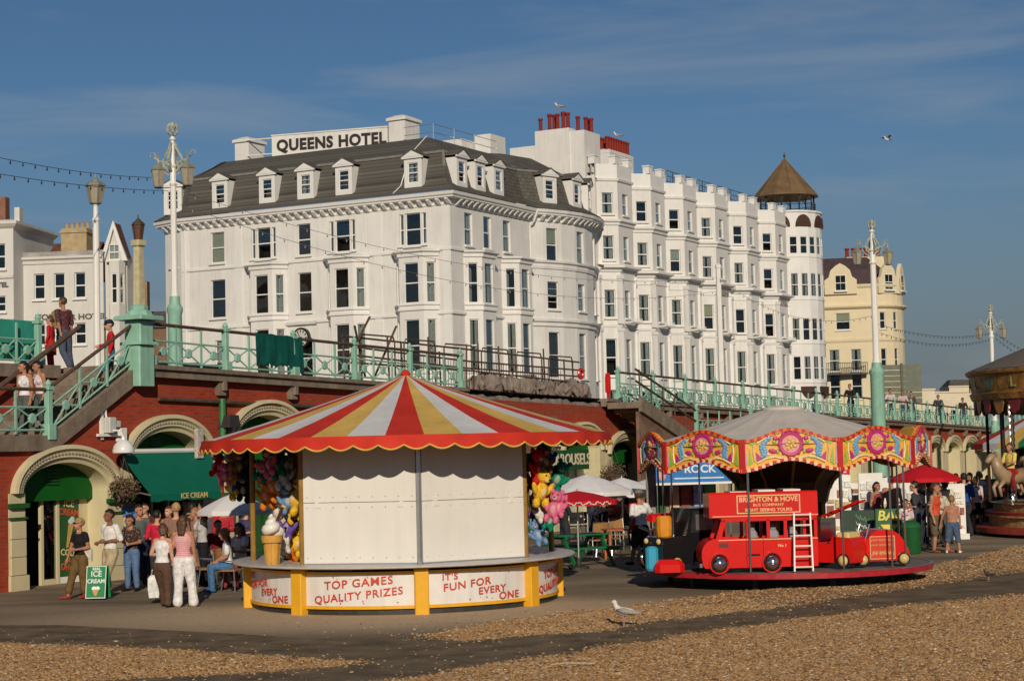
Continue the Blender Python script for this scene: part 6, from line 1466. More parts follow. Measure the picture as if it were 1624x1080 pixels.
# ================================================================== big gallopers at the right edge
RC_ = P(1815, 780, 51.5); gal = empty('galloping_carousel', (RC_.x, 51.5, 0), 0, 'large dark gilded galloper carousel cut off by the right edge', 'carousel')
GRD = 4.55
q = MB(); q.lathe([(GRD-0.1,0.06),(GRD+0.1,0.1),(GRD+0.1,0.24),(GRD-0.05,0.26),(GRD-0.05,0.27),(1,0.27)],48,cap=False); q.build('lower_step', mat('gal_red',(0.30,0.035,0.02),0.45,0.25,4), gal)
q = MB(); q.lathe([(GRD-0.3,0.27),(GRD-0.28,0.52),(GRD-0.2,0.53),(GRD-0.2,0.58),(GRD-0.45,0.6)],48,cap=False); q.build('carved_riser', mat('gal_carving',(0.42,0.27,0.10),0.5,0.45,7,0.6,14), gal)
q = MB(); q.lathe([(GRD-0.2,0.58),(GRD-0.18,0.66),(GRD-0.5,0.68)],48,cap=False); q.build('step_edge', mat('gal_red',(0.30,0.035,0.02)), gal)
q = MB(); q.lathe([(GRD-0.45,0.66),(GRD-0.43,0.86),(GRD-0.35,0.9),(1.2,0.9)],48,cap=False); q.build('platform', mat('gal_carving',(0.42,0.27,0.10)), gal)
M_GGOLD = mat('gal_gold',(0.26,0.12,0.025),0.4,0.75,3.5,0.8,10); M_GDARK = mat('gal_dark',(0.045,0.02,0.012),0.5,0.4,5)
for k in range(14):
    a0 = math.pi + (k-2)*2*math.pi/14; q = MB(); q.lathe([(GRD+0.05,3.78),(GRD+0.12,3.95),(GRD+0.05,4.0),(GRD+0.12,4.44),(GRD+0.2,4.5),(GRD+0.22,4.58),(GRD+0.1,4.62)],4,(0,0,0),a0,a0+2*math.pi/14,False); bo = q.build('rounding_board', M_GGOLD, gal)
    am = a0+math.pi/14; q = MB(); q.M = Matrix.Rotation(am,4,'Z') @ Matrix.Translation((GRD+0.08,0,4.25)) @ Matrix.Rotation(R(90),4,'Y'); q.lathe([(0.001,0.03),(0.2,0.03),(0.26,0.0)],14); q.build('painted_oval', mat('gal_oval',(0.07,0.10,0.06),0.5,0.5,6), bo)
    lettering('GALLOPERS'[k % 9], 0.5, mat('gal_letter',(0.3,0.33,0.1),0.4), bo, (0,0,0)).matrix_basis = Matrix.Rotation(a0+0.02,4,'Z') @ Matrix.Translation((GRD+0.10,0,4.25)) @ Matrix.Rotation(R(90),4,'Z') @ Matrix.Rotation(R(90),4,'X')
q = MB(); q.lathe([(GRD+0.15,4.62),(3,5.3),(0.2,6.2),(0.05,6.3)],28); q.build('tilt_roof', mat('gal_tilt',(0.16,0.13,0.10),0.8,0.1,3), gal)
q = MB(); q.lathe([(GRD+0.02,3.80),(GRD-0.1,3.5),(GRD-0.5,3.4),(1.5,3.3)],42,cap=False)
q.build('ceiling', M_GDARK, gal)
for k in range(42):
    a = 2*math.pi*k/42; q = MB(); q.M = Matrix.Rotation(a,4,'Z') @ Matrix.Translation((GRD-0.02,0,3.55)); q.prismy([(-0.28,0.25),(0.28,0.25),(0.14,-0.1),(0,-0.18),(-0.14,-0.1)],-0.02,0.02) if False else q.M.__class__; q.M = q.M @ Matrix.Rotation(R(90),4,'Z'); q.prismy([(-0.28,0.25),(0.28,0.25),(0.14,-0.1),(0,-0.18),(-0.14,-0.1)],-0.02,0.02); q.build('drop_pendant', M_GGOLD if k % 2 else mat('gal_red2',(0.16,0.02,0.02),0.5,0.3,5), gal)
q = MB(); q.lathe([(1.3,0.9),(1.3,3.4)],16,cap=False); q.build('centre_organ', M_GDARK, gal)
def twisted_pole(x, y, z0, z1, m):
    q = MB(); q.tube([(x+0.012*math.cos(i*1.6),y+0.012*math.sin(i*1.6),z0+(z1-z0)*i/60) for i in range(61)],0.03,5); return q.build('twisted_pole', m, gal)
M_TW = mat('twist_brass',(0.65,0.62,0.58),0.3,0.3,14,metal=0.6)
hm = None
for k in range(14):
    a = math.pi + (k-3)*2*math.pi/14; x, y = 3.6*math.cos(a), 3.6*math.sin(a)
    twisted_pole(x, y, 0.9, 3.6, M_TW)
    q = MB(); q.cyl((4.2*math.cos(a+.2),4.2*math.sin(a+.2),0.9),(4.2*math.cos(a+.2),4.2*math.sin(a+.2),3.8),0.045,6); q.build('pillar', M_GDARK, gal)
    if hm is None:
        q = MB(); q.mi = 0
        q.tube([(-0.55,0,1.75),(-0.4,0,1.85),(0,0,1.78),(0.35,0,1.82),(0.55,0,2.05),(0.68,0,2.35)],0.2,10,[0.1,0.21,0.19,0.22,0.16,0.11])
        q.tube([(0.64,0,2.38),(0.8,0,2.36),(0.98,0,2.22)],0.1,8,[0.1,0.1,0.06]); 
        for s in (-1,1):
            q.cyl((0.68,s*0.05,2.46),(0.66,s*0.06,2.58),0.025,5,0.005)
            q.tube([(0.4,s*0.1,1.72),(0.62,s*0.1,1.55),(0.55,s*0.1,1.3)],0.05,6,[0.08,0.05,0.04]); q.tube([(-0.45,s*0.1,1.75),(-0.55,s*0.1,1.45),(-0.75,s*0.1,1.25)],0.05,6,[0.1,0.055,0.04])
        q.mi = 1; q.tube([(0.6,0,2.48),(0.48,0,2.25),(0.36,0,2.02)],0.06,6); q.tube([(-0.58,0,1.8),(-0.72,0,1.7),(-0.78,0,1.4)],0.06,6,[0.05,0.07,0.02])
        q.mi = 2; q.ell((0,0,1.92),(0.22,0.2,0.1),10,6)
        hm = q.mesh('horse', [mat('horse_cream',(0.34,0.24,0.14),0.4,0.15,6), mat('horse_mane',(0.45,0.22,0.03),0.5,0.2,8), M_RED], True)
    place('horse', hm, gal, (x,y,-0.25+0.2*(k % 2)), (0,0,a-math.pi/2))
hp_ = Vector((P(1606,800,49.6).x, 49.6, 0))-gal.location; twisted_pole(hp_.x, hp_.y, 0.9, 3.6, M_TW); place('horse', hm, gal, (hp_.x,hp_.y,-0.15), (0,0,R(215)))
# ================================================================== shop fronts in the arches
# --- first arch: ice cream shop door
tc0, zc0, zs0, W0_ = ARCH[0]
shop = empty('ice_cream_shopfront', wpt(tc0,0,0), WA, 'green and white ice cream shop door in the leftmost arch', 'shop front')
Yd = 0.6
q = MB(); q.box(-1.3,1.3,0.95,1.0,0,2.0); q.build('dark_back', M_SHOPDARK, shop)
q = MB(); q.box(-1.3,-0.72,Yd,Yd+0.04,0.0,1.9); lp = q.build('side_panel', mat('panel_dark',(0.03,0.025,0.02),0.25,0.5,3), shop)
q = MB(); q.box(-0.95,-0.72,Yd-0.012,Yd-0.002,0.1,0.9); q.build('lower_green', M_GREEND, lp)
q = MB(); q.box(-0.22,-0.14,Yd-0.05,Yd+0.03,0.0,1.95); q.box(0.28,0.36,Yd-0.05,Yd+0.03,0.0,1.95); q.box(-0.14,0.28,Yd-0.04,Yd+0.02,0.0,0.12); q.box(-0.14,0.28,Yd-0.04,Yd+0.02,1.87,1.95); door = q.build('door', M_CREAM, shop)
q = MB(); q.box(-0.14,0.28,Yd-0.01,Yd,0.12,1.87); q.build('pane', M_GLASS, door)
q = MB(); q.box(0.36,1.02,Yd-0.02,Yd+0.03,0.14,1.95); poster = q.build('poster_panel', M_GREEND, shop)
q = MB(); q.box(0.36,1.02,Yd-0.03,Yd+0.04,0.0,0.14); q.build('kick_board', M_WPAINT, shop)
q = MB(); q.box(1.02,1.32,Yd-0.03,Yd+0.04,0.0,2.0); q.build('jamb', M_CREAM, shop)
M_ICL = mat('ice_letter_red',(0.62,0.08,0.04),0.5,0.1,9); M_ICY = mat('ice_letter_cream',(0.75,0.6,0.3),0.5,0.1,9)
for tx_, z_, s_, m_ in (('ICE',1.76,0.24,M_ICY),('CREAM',1.56,0.2,M_ICL),('COLD',0.66,0.2,M_ICY),('&',0.50,0.14,M_ICL),('Drinks',0.34,0.2,M_ICL)): lettering(tx_, s_, m_, poster, (0.69,Yd-0.026,z_), (R(90),R(6),0), 0.003, 0.004)
q = MB(); q.prismy([(0.60,0.78),(0.66,0.78),(0.84,1.28),(0.68,1.30)],Yd-0.028,Yd-0.021); q.build('cone_picture', mat('cone_tan',(0.55,0.33,0.10),0.6,0.2,15), poster)
q = MB(); q.M = Matrix.Translation((0.77,Yd-0.026,1.36)); q.ell((0,0,0),(0.11,0.008,0.07),12,6); q.ell((0.03,0,0.06),(0.07,0.008,0.05),12,6); q.build('ice_picture', mat('ice_pale',(0.55,0.68,0.6),0.5), poster)
# --- second arch: green awning
aw = empty('green_awning', wpt(ARCH[1][0]+0.25,0,0), WA, 'dark green canvas awning lettered ice cream over the second arch', 'awning')
M_AWN = mat('awning_green',(0.004,0.135,0.082),0.7,0.08,2,0.1,30)
AO = 1.25; at0 = ARCH[1][0]+0.25
ax = [wt(192,0.1)-at0, wt(334,0.1)-at0, wt(238,AO)-at0, wt(350,AO)-at0]; zt_, zb_ = wz(262,717,0.1), wz(292,782,AO)
q = MB(); n = 10; q.loft([[(ax[0]+(ax[2]-ax[0])*v + (ax[1]-ax[0]+(ax[3]-ax[2]-ax[1]+ax[0])*v)*i/n, -0.1-(AO-0.1)*v, zt_+(zb_-zt_)*v-0.04*math.sin(math.pi*v)) for i in range(n+1)] for v in np.linspace(0,1,6)], False, False, False)
q.loft([[(ax[2]+(ax[3]-ax[2])*i/n,-AO,zb_) for i in range(n+1)],[(ax[2]+(ax[3]-ax[2])*i/n,-AO-0.01,zb_-0.15-0.02*math.sin(i*2.2)) for i in range(n+1)]], False, False, False)
cv = q.build('canvas', M_AWN, aw, smooth=False)
lettering('ICE CREAM', 0.17, mat('awning_letter',(0.66,0.52,0.2),0.6), cv, ((ax[2]*0.4+ax[3]*0.6),-AO-0.02,zb_-0.06), (R(90),0,0), 0.003, 0.003, 1.15)
for x_, x2_ in ((ax[0],ax[2]),(ax[1],ax[3])): q = MB(); q.cyl((x_,-0.05,zb_+0.15),(x2_,-AO,zb_),0.02,5); q.build('arm', M_ALU, aw)
q = MB(); q.cyl((ax[0],-0.1,zt_+0.03),(ax[1],-0.1,zt_+0.03),0.06,8); q.build('roller', M_WPAINT, aw)
# --- white bracket floodlight and dome lamp
fl = empty('bracket_floodlight', wpt(wt(160),0,0), WA, 'white scrolled iron bracket with floodlight box above the first arch', 'lamp')
zf = wz(160,690); q = MB(); q.box(-0.04,0.04,-0.06,0,zf-0.1,zf+0.75); q.box(-0.12,0.12,-0.07,0,zf+0.62,zf+0.70); q.box(-0.2,0.62,-0.12,-0.05,zf-0.03,zf+0.03); q.tube([(0.05,-0.09,zf+0.7),(0.09,-0.09,zf+0.42),(0.24,-0.09,zf+0.2),(0.48,-0.09,zf+0.05)],0.028,6)
q.build('bracket', M_WPAINT, fl); q = MB(); q.bbox(0.06,0.3,-0.22,-0.02,zf+0.05,zf+0.4,0.02); q.box(0.34,0.45,-0.2,-0.05,zf+0.18,zf+0.32); q.build('floodlight', mat('flood_grey',(0.55,0.55,0.5),0.4), fl)
q = MB(); q.box(0.48,0.66,-0.2,-0.02,zf-0.14,zf+0.16); q.build('bracket_end', M_WPAINT, fl)
dl = empty('dome_lamp', wpt(wt(196,0.5),0.5,0), WA, 'white dome lamp hanging beside the green awning', 'lamp'); zd = wz(196,718,0.5)
q = MB(); q.lathe([(0.24,0),(0.25,0.04),(0.22,0.16),(0.14,0.26),(0.05,0.30),(0.04,0.36)],18,(0,0,zd)); q.build('shade', mat('dome_white',(0.75,0.74,0.7),0.3), dl, smooth=True, angle=R(50)); q = MB(); q.tube([(0,0,zd+0.34),(0,0.1,zd+0.5),(0,0.5,zd+0.52)],0.025,6); q.build('arm', M_WPAINT, dl); q = MB(); q.lathe([(0.20,0.005),(0.001,0.005)],14,(0,0,zd),cap=False); q.build('bulb_glass', M_SHOPDARK, dl)
q = MB(); q.bbox(-0.12,0.12,-0.05,0.05,-0.35,0.35,0.01); o = q.build('alarm_sign', mat('pale_sign',(0.5,0.42,0.38),0.5,0.4,12), None, wpt(wt(316,0.3),0.3,wz(316,703,0.3)), (0,0,WA)); tag(o,'small upright white and pink sign on the second arch','sign')
q = MB(); q.prismy([(-0.22,0),(0.22,0),(0.16,0.3),(-0.18,0.3)],-0.35,0.0); o = q.build('black_floodlight', M_IRON, None, wpt(wt(358,0.1),0.05,wz(358,678,0.1)), (0,0,WA)); tag(o,'black floodlight on the wall beside the green drain pipe','lamp')
# hanging baskets: dry flowers
def leafball(name, label, cat, c, r, n_, cols, seed, droop=0.4):
    rr = random.Random(seed); o = empty(name, c, 0, label, cat); parts = [MB() for _ in cols]
    for k in range(n_):
        d = Vector((rr.gauss(0,1),rr.gauss(0,1),rr.gauss(0,1))).normalized()*r*rr.uniform(0.35,1.05); d.z = d.z*0.7-(droop*r*rr.random() if rr.random() < .5 else 0)
        q = parts[rr.randrange(len(cols))]; a = Vector((rr.gauss(0,1),rr.gauss(0,1),rr.gauss(0,1))).normalized(); b_ = a.orthogonal().normalized(); s = rr.uniform(0.025,0.055)
        q._add([tuple(d),tuple(d+a*s+b_*s*0.5),tuple(d+a*s*1.8),tuple(d+a*s-b_*s*0.5)],[(0,1,2,3)])
    for q, m_ in zip(parts, cols): kind(q.build('foliage', m_, o), 'stuff')
    q = MB(); q.lathe([(0.02,-r*0.9),(r*0.5,-r*0.6),(r*0.62,-r*0.1)],10); q.build('basket', M_RUST, o)
    q = MB()
    for k in range(3): a = k*2.1; q.cyl((r*0.6*math.cos(a),r*0.6*math.sin(a),-r*0.1),(0,0,r*1.9),0.006,3)
    q.build('chain', M_IRON, o)
    return o
M_LF1, M_LF2, M_LF3 = mat('leaf_brown',(0.16,0.075,0.05),0.8,0.3,20), mat('leaf_mauve',(0.22,0.10,0.10),0.8,0.3,20), mat('leaf_green',(0.05,0.10,0.025),0.8,0.3,20)
leafball('hanging_basket','withered brown hanging basket left of the green awning','hanging basket',wpt(wt(197,0.55),0.55,wz(197,772,0.55)),0.34,900,[M_LF1,M_LF2,M_LF3],1)
leafball('hanging_basket','withered hanging basket under the carousels sign on the green arch','hanging basket',wpt(wt(972,0.6),0.6,wz(972,748,0.6)),0.45,900,[M_LF1,M_LF2,M_LF3],2)
# CAROUSELS sign on its arch
q = MB(); q.box(-1.7,1.35,-0.35,-0.28,-0.33,0.33); o = q.build('carousels_sign', M_GREEND, None, wpt(wt(903,0.3),0.0,wz(905,729,0.3)), (0,0,WA)); tag(o,'dark green fascia sign lettered carousels above the parasols','sign')
lettering('CAROUSELS', 0.52, mat('carousel_letter',(0.72,0.6,0.42),0.6), o, (-0.05,-0.355,0.0), (R(90),0,0), 0.008, 0.008, 1.05)
# poster board by the first arch and A-boards
def aboard(name, label, px, py, rz, w_, h_, m_):
    p = G(px, py); o = empty(name, p, rz, label, 'sign board')
    for s in (-1,1):
        q = MB(); q.M = Matrix.Rotation(s*R(11),4,'X') if s < 0 else Matrix.Rotation(R(11),4,'X'); q.M = Matrix.Translation((0,s*0.17,0)) @ Matrix.Rotation(s*R(10),4,'X'); q.bbox(-w_/2,w_/2,-0.015,0.015,0.03,h_,0.004); b_ = q.build('board', m_, o)
        if s < 0: front = b_
    return o
ab = aboard('ice_cream_board','green and white ice cream pavement board by the woman in black',156,950,R(-6),0.40,0.66,mat('aboard_green',(0.012,0.22,0.07),0.4,0.1,6))
M_WL = mat('white_letter',(0.75,0.76,0.7),0.5)
Mx = Matrix.Translation((0,-0.17,0)) @ Matrix.Rotation(R(-10),4,'X')
for tx_, z_, s_ in (('REAL',0.60,0.07),('ICE',0.50,0.15),('CREAM',0.36,0.11)):
    o_ = lettering(tx_, s_, M_WL, ab, (0,0,0), (0,0,0), 0.003, 0.003); o_.matrix_basis = Mx @ Matrix.Translation((0,-0.02,z_)) @ Matrix.Rotation(R(90),4,'X')
q = MB(); q.M = Mx; q.prismy([(-0.02,0.08),(0.02,0.08),(0.07,0.2),(-0.07,0.2)],-0.024,-0.018); q.build('cone_picture', mat('cone_tan',(0.55,0.33,0.10)), ab); q = MB(); q.M = Mx; q.ell((-0.035,-0.02,0.225),(0.05,0.006,0.04),10,6); q.ell((0.035,-0.02,0.225),(0.05,0.006,0.04),10,6); q.build('ice_picture', M_WL, ab)
q = MB(); q.M = Mx
for a,c,e,f_ in ((-0.2,-0.185,0.03,0.66),(0.185,0.2,0.03,0.66),(-0.185,0.185,0.03,0.045),(-0.185,0.185,0.645,0.66)): q.box(a,c,-0.022,-0.016,e,f_)
q.build('border', M_WL, ab)
q = MB(); q.box(-0.3,0.3,-0.02,0.02,0.0,1.45); o = q.build('blue_poster_board', M_POSTERB, None, G(203,918)+Vector((0,0,0.2)), (0,0,R(10))); tag(o,'blue poster board with yellow rings behind the man in white shirt','poster')
q = MB(); q.M = Matrix.Translation((0,-0.022,1.1)) @ Matrix.Rotation(R(90),4,'X'); q.lathe([(0.07,0),(0.07,0.006),(0.12,0.006),(0.12,0)],16,cap=False); q.build('yellow_ring', M_KGOLD, o); q = MB(); q.box(-0.04,-0.0,-0.01,0.01,-0.2,0.0); q.box(0.1,0.14,-0.01,0.01,-0.2,0.0); q.build('foot', M_IRON, o)
q = MB(); q.box(-0.22,0.22,-0.02,0.02,0.1,0.75); o = q.build('green_menu_board', mat('menu_green',(0.02,0.2,0.03),0.4,0.3,6), None, G(245,915), (0,0,R(8))); tag(o,'small green menu board with yellow letter behind the red shirted person','sign')
lettering('C', 0.35, M_KGOLD, o, (0.02,-0.024,0.42), (R(90),0,0), 0.004, 0.01); q = MB(); q.box(-0.22,0.22,-0.03,0.03,0.0,0.1); q.build('stand', mat('stand_brown',(0.28,0.14,0.05),0.6), o)

# ================================================================== cafe furniture
def parasol(label, px, py_top, Y, rad, drop, m1, m2=None, group=None, zground=0.0, n=8, tilt=(0,0)):
    p = P(px, py_top, Y); zt_ = p.z; o = empty('parasol', (p.x, Y, 0), 0.3, label, 'parasol', group)
    for k in range(n):
        a0, a1 = 2*math.pi*k/n, 2*math.pi*(k+1)/n; rings = []
        for v in (0.02,0.4,0.75,1.0):
            rings.append([((rad*v)*math.cos(a0+(a1-a0)*j/4)*(1-0.05*math.sin(math.pi*j/4)*v), (rad*v)*math.sin(a0+(a1-a0)*j/4)*(1-0.05*math.sin(math.pi*j/4)*v), zt_-drop*(v**1.25)) for j in range(5)])
        rings.append([(x,y,z-0.1) for x,y,z in rings[-1]])
        q = MB(); q.loft(rings, False, False, False); q.build('canopy_panel', m1 if (m2 is None or k % 2) else m2, o, smooth=True, angle=R(50))
    q = MB(); q.cyl((0,0,0.05),(0,0,zt_+0.05),0.022,8); q.build('pole', M_ALU, o); q = MB(); q.lathe([(0.24,0),(0.24,0.05),(0.06,0.09),(0.05,0.25)],14); q.build('base', M_IRON, o)
    q = MB()
    for k in range(n): a = 2*math.pi*k/n; q.cyl((0.03*math.cos(a),0.03*math.sin(a),zt_-0.03),(rad*0.97*math.cos(a),rad*0.97*math.sin(a),zt_-drop),0.008,4)
    q.build('ribs', M_ALU, o)
    return o
M_PARRED = mat('parasol_red',(0.55,0.012,0.02),0.7,0.08,4)
parasol('small white parasol above the seated people behind the kiosk pole', 372,781,38.6,0.78,0.36,M_WHITECLOTH)
parasol('big white parasol left of the pair between kiosk and roundabout', 930,752,47.5,1.25,0.45,M_WHITECLOTH)
parasol('big white parasol in the middle between kiosk and roundabout', 986,757,49.5,1.15,0.42,M_WHITECLOTH)
parasol('white parasol half hidden by the roundabout boards', 1040,755,50.5,1.1,0.4,M_WHITECLOTH)
rp = parasol('low red parasol with white script beside the kiosk counter', 915,778,41.5,0.95,0.22,M_PARRED)
q = MB(); zs2 = P(915,778,41.5).z-0.27; q.tube([(0.945*math.cos(a_),0.945*math.sin(a_),zs2+0.03*math.sin(a_*26)+0.012*math.sin(a_*61)) for a_ in np.linspace(-2.2,-1.0,60)],0.012,4); q.build('white_script', M_WL, rp)
parasol('red parasol with bright fringe near the right hand crowd', 1466,736,47.0,0.92,0.35,M_PARRED)
# chairs and tables
M_WICK = mat('wicker',(0.34,0.17,0.06),0.7,0.3,30,0.5,80)
def chair_proto(mw):
    o = empty('cafe_chair')
    for s in (-1,1):
        q = MB(); q.tube([(s*0.22,-0.22,0),(s*0.22,-0.20,0.44),(s*0.23,-0.18,0.62),(s*0.23,0.15,0.64)],0.014,6); q.build('front_leg', M_ALU, o)
        q = MB(); q.tube([(s*0.22,0.28,0),(s*0.21,0.2,0.44),(s*0.2,0.27,0.86)],0.014,6); q.build('back_leg', M_ALU, o)
    q = MB(); q.bbox(-0.21,0.21,-0.22,0.2,0.42,0.455,0.01); q.build('seat', mw, o)
    q = MB(); q.loft([[(-0.2+0.4*i/6,0.21+0.05*math.sin(math.pi*i/6)+dy,z) for i in range(7)]+[(0.2-0.4*i/6,0.235+0.05*math.sin(math.pi*(6-i)/6)+dy,z) for i in range(7)] for z,dy in ((0.52,0.0),(0.68,0.025),(0.86,0.05))]); q.build('backrest', mw, o)
    return o
chp = {'wicker': chair_proto(M_WICK), 'black': chair_proto(mat('chair_black',(0.018,0.018,0.018),0.5))}
usedc = set()
def chair(kindc, label, px, py, rz, group='cafe chairs'):
    o = chp[kindc] if kindc not in usedc else copy_tree(chp[kindc]); usedc.add(kindc)
    o.location = G(px, py); o.rotation_euler = (0,0,rz); tag(o, label, 'chair', group); return o
chair('wicker','wicker and aluminium chair nearest the woman in white trousers',327,935,R(120)); chair('wicker','wicker and aluminium chair just behind the white trousered woman',338,925,R(70)); chair('wicker','aluminium chair under the seated boy in white',364,938,R(75))
chair('wicker','wicker chair beside the green picnic table',948,884,R(200)); chair('wicker','wicker chair left of the orange table',966,882,R(150)); chair('wicker','wicker chair behind the orange table',984,874,R(20))
for i,(px,py,l) in enumerate(((915,858,'leftmost of the black chairs behind the red parasol'),(930,857,'second of the black chairs behind the red parasol'),(944,856,'third of the black chairs under the white parasol'),(958,862,'black chair holding the seated dark shirted person'),(985,862,'black chair holding the seated bare shouldered person'))): chair('black',l,px,py,R(180+10*i))
def table(label, px, py, r_, h_, m_, round_=True):
    o = empty('cafe_table', G(px,py), 0.2, label, 'table', 'cafe tables'); q = MB()
    if round_: q.lathe([(r_,h_-0.03),(r_+0.01,h_-0.015),(r_,h_)],20)
    else: q.bbox(-r_,r_,-r_*0.55,r_*0.55,h_-0.04,h_,0.01)
    q.build('top', m_, o)
    if round_:
        q = MB(); q.lathe([(0.24,0),(0.24,0.02),(0.04,0.06),(0.03,h_-0.04)],12); q.build('pedestal', M_ALU, o)
    else:
        for sx in (-1,1):
            for sy in (-1,1): q = MB(); q.box(sx*r_*0.85-0.03,sx*r_*0.85+0.03,sy*r_*0.42-0.03,sy*r_*0.42+0.03,0,h_-0.041); q.build('leg', m_, o)
    return o
table('round aluminium table behind the white trousered woman',345,918,0.35,0.72,M_ALU); table('round table by the seated boy in white',384,925,0.35,0.72,M_ALU)
table('orange wooden table left of the white shirted man',994,886,0.55,0.74,mat('orange_table',(0.42,0.11,0.03),0.5,0.15,6),False)
gp = empty('picnic_table', G(915,897), R(35), 'green wooden picnic table just right of the kiosk', 'picnic table'); M_PG = mat('picnic_green',(0.01,0.16,0.05),0.5,0.2,6)
for k in range(5): q = MB(); q.bbox(-0.75,0.75,-0.36+k*0.147,-0.36+k*0.147+0.135,0.70,0.735,0.006); q.build('top_plank', M_PG, gp)
for s in (-1,1):
    for k in range(2): q = MB(); q.bbox(-0.75,0.75,s*0.68-0.14+k*0.145,s*0.68-0.14+k*0.145+0.135,0.42,0.455,0.006); q.build('bench_plank', M_PG, gp)
    q = MB(); q.box(s*0.55-0.03,s*0.55+0.03,-0.8,0.8,0.36,0.42); q.box(s*0.55-0.03,s*0.55+0.03,-0.36,0.36,0.64,0.70)
    q.loft([[(s*0.55-0.02,y-0.05,z),(s*0.55+0.02,y-0.05,z),(s*0.55+0.02,y+0.05,z),(s*0.55-0.02,y+0.05,z)] for y,z in ((-0.7,0),(-0.25,0.66))]); q.loft([[(s*0.55-0.02,y-0.05,z),(s*0.55+0.02,y-0.05,z),(s*0.55+0.02,y+0.05,z),(s*0.55-0.02,y+0.05,z)] for y,z in ((0.7,0),(0.25,0.66))]); q.build('leg_frame', M_PG, gp)
# potted palm under the parasols
pp = empty('potted_palm', G(967,862), 0, 'small dark potted palm under the middle white parasol', 'plant'); q = MB(); q.lathe([(0.16,0),(0.2,0.35),(0.22,0.36),(0.2,0.34)],12); q.build('pot', mat('pot_brown',(0.12,0.06,0.04),0.7), pp); q = MB(); q.tube([(0,0,0.3),(0.03,0,0.8),(0,0,1.2)],0.035,6); q.build('trunk', M_LF1, pp)
for k in range(16):
    a = k*2.4; q = MB(); r_ = 0.45; pts_ = [(r_*u*math.cos(a),r_*u*math.sin(a),1.2+0.35*u-0.55*u*u+0.1*(k%3)) for u in np.linspace(0,1,7)]
    q.loft([[(x-0.05*math.sin(a)*(1-u*.8),y+0.05*math.cos(a)*(1-u*.8),z),(x,y,z+0.02),(x+0.05*math.sin(a)*(1-u*.8),y-0.05*math.cos(a)*(1-u*.8),z)] for (x,y,z),u in zip(pts_,np.linspace(0,1,7))],False,False,False); q.build('frond', M_LF3, pp)

# ================================================================== stalls behind the roundabout
bs = empty('blue_stall', (P(1100,750,45).x,45,0), R(8), 'blue canopied stall with white lettering behind the roundabout', 'stall')
zt_ = P(1100,733,45).z; zb_ = P(1100,768,45).z
M_STB = mat('stall_blue',(0.015,0.17,0.48),0.5,0.12,4); q = MB(); q.box(-0.95,0.95,-0.03,0.0,zb_+0.06,zt_); fa = q.build('fascia', M_STB, bs); q = MB(); q.box(-0.95,0.95,-0.035,0.005,zb_,zb_+0.055); q.build('fascia_edge', M_WPAINT, bs)
q = MB(); q.loft([[(-0.95,0,zt_),(0.95,0,zt_)],[(-0.95,1.4,zt_+0.3),(0.95,1.4,zt_+0.3)]],False,False,False); q.build('roof', M_STB, bs)
lettering('ROCK', 0.26, M_WL, fa, (0.15,-0.04,zt_-0.17), (R(90),0,0), 0.004, 0.006, 1.1); q = MB(); q.box(-0.5,0.75,-0.036,-0.031,zb_+0.14,zb_+0.17); q.build('white_line', M_WL, fa)
q = MB(); q.ell((-0.8,-0.03,zb_+0.25),(0.1,0.012,0.14),10,6); q.build('pink_picture', C_PNK, fa)
for s in (-1,1): q = MB(); q.cyl((s*0.9,0.02,0),(s*0.9,0.02,zt_),0.03,6); q.build('post', M_ALU, bs)
q = MB(); q.box(-0.9,0.9,1.38,1.42,0,zt_+0.2); q.build('back_cloth', mat('stall_back',(0.25,0.22,0.16),0.8,0.5,3), bs)
for i,(x_,c_) in enumerate(((-0.55,(0.02,0.09,0.03)),(-0.2,(0.55,0.45,0.25)),(0.1,(0.3,0.1,0.05)),(0.42,(0.3,0.42,0.55)),(0.7,(0.1,0.4,0.1)))): q = MB(); q.box(x_-0.12,x_+0.12,1.3,1.36,0.7,zb_-0.05); q.build('hanging_goods', mat(f'goods_{i}',c_,0.7,0.4,8), bs)
q = MB(); q.box(-0.85,0.85,0.3,0.9,0,0.85); q.build('counter', M_BRED, bs)
rr = random.Random(77)
for i,(px,w_,h_) in enumerate(((1302,0.8,1.4),(1330,0.7,1.8),(1358,0.7,1.55),(1382,0.7,1.85),(1408,0.6,1.7),(1432,0.7,1.65),(1512,0.7,1.5))):
    Y = 50+0.8*(i % 3); o = empty('postcard_rack', (P(px,800,Y).x,Y,0), R(rr.uniform(-10,25)), ('white postcard rack','white rack of beach toys','white rack of postcards','tall white card rack','white sunglasses rack','white rack of small goods','white rack of goods by the arch')[i]+' '+('behind the toy bus','left of the dark haired man','behind the green board','left of the shirtless man','right of the shirtless man','under the red parasol','in front of the white arches')[i], 'display rack', 'display racks')
    q = MB(); q.box(-w_/2,w_/2,0,0.05,0.15,h_); q.box(-w_/2,w_/2,-0.2,0.2,0.0,0.15); q.build('frame', M_WPAINT, o)
    cols = [(0.7,0.68,0.6),(0.62,0.6,0.52),(0.55,0.5,0.42),(0.66,0.66,0.62),(0.06,0.06,0.07),(0.3,0.28,0.25),(0.35,0.12,0.1),(0.15,0.22,0.35),(0.5,0.42,0.2)]
    z_ = 0.3
    while z_ < h_-0.2:
        hh = rr.choice((0.12,0.17,0.24)); x_ = -w_/2+0.03
        while x_ < w_/2-0.1:
            ww = rr.choice((0.07,0.1,0.16,0.2)); cc = cols[min(int(rr.random()**1.5*9),8)]; q = MB()
            if rr.random() < 0.8: q.box(x_,min(x_+ww,w_/2-0.02),-0.03-0.03*rr.random(),-0.003,z_,z_+hh*rr.uniform(.6,1)); q.build('card', mat('card_%d'%cols.index(cc),cc,0.6,0.5,25), o)
            x_ += ww+0.025
        z_ += hh+0.04
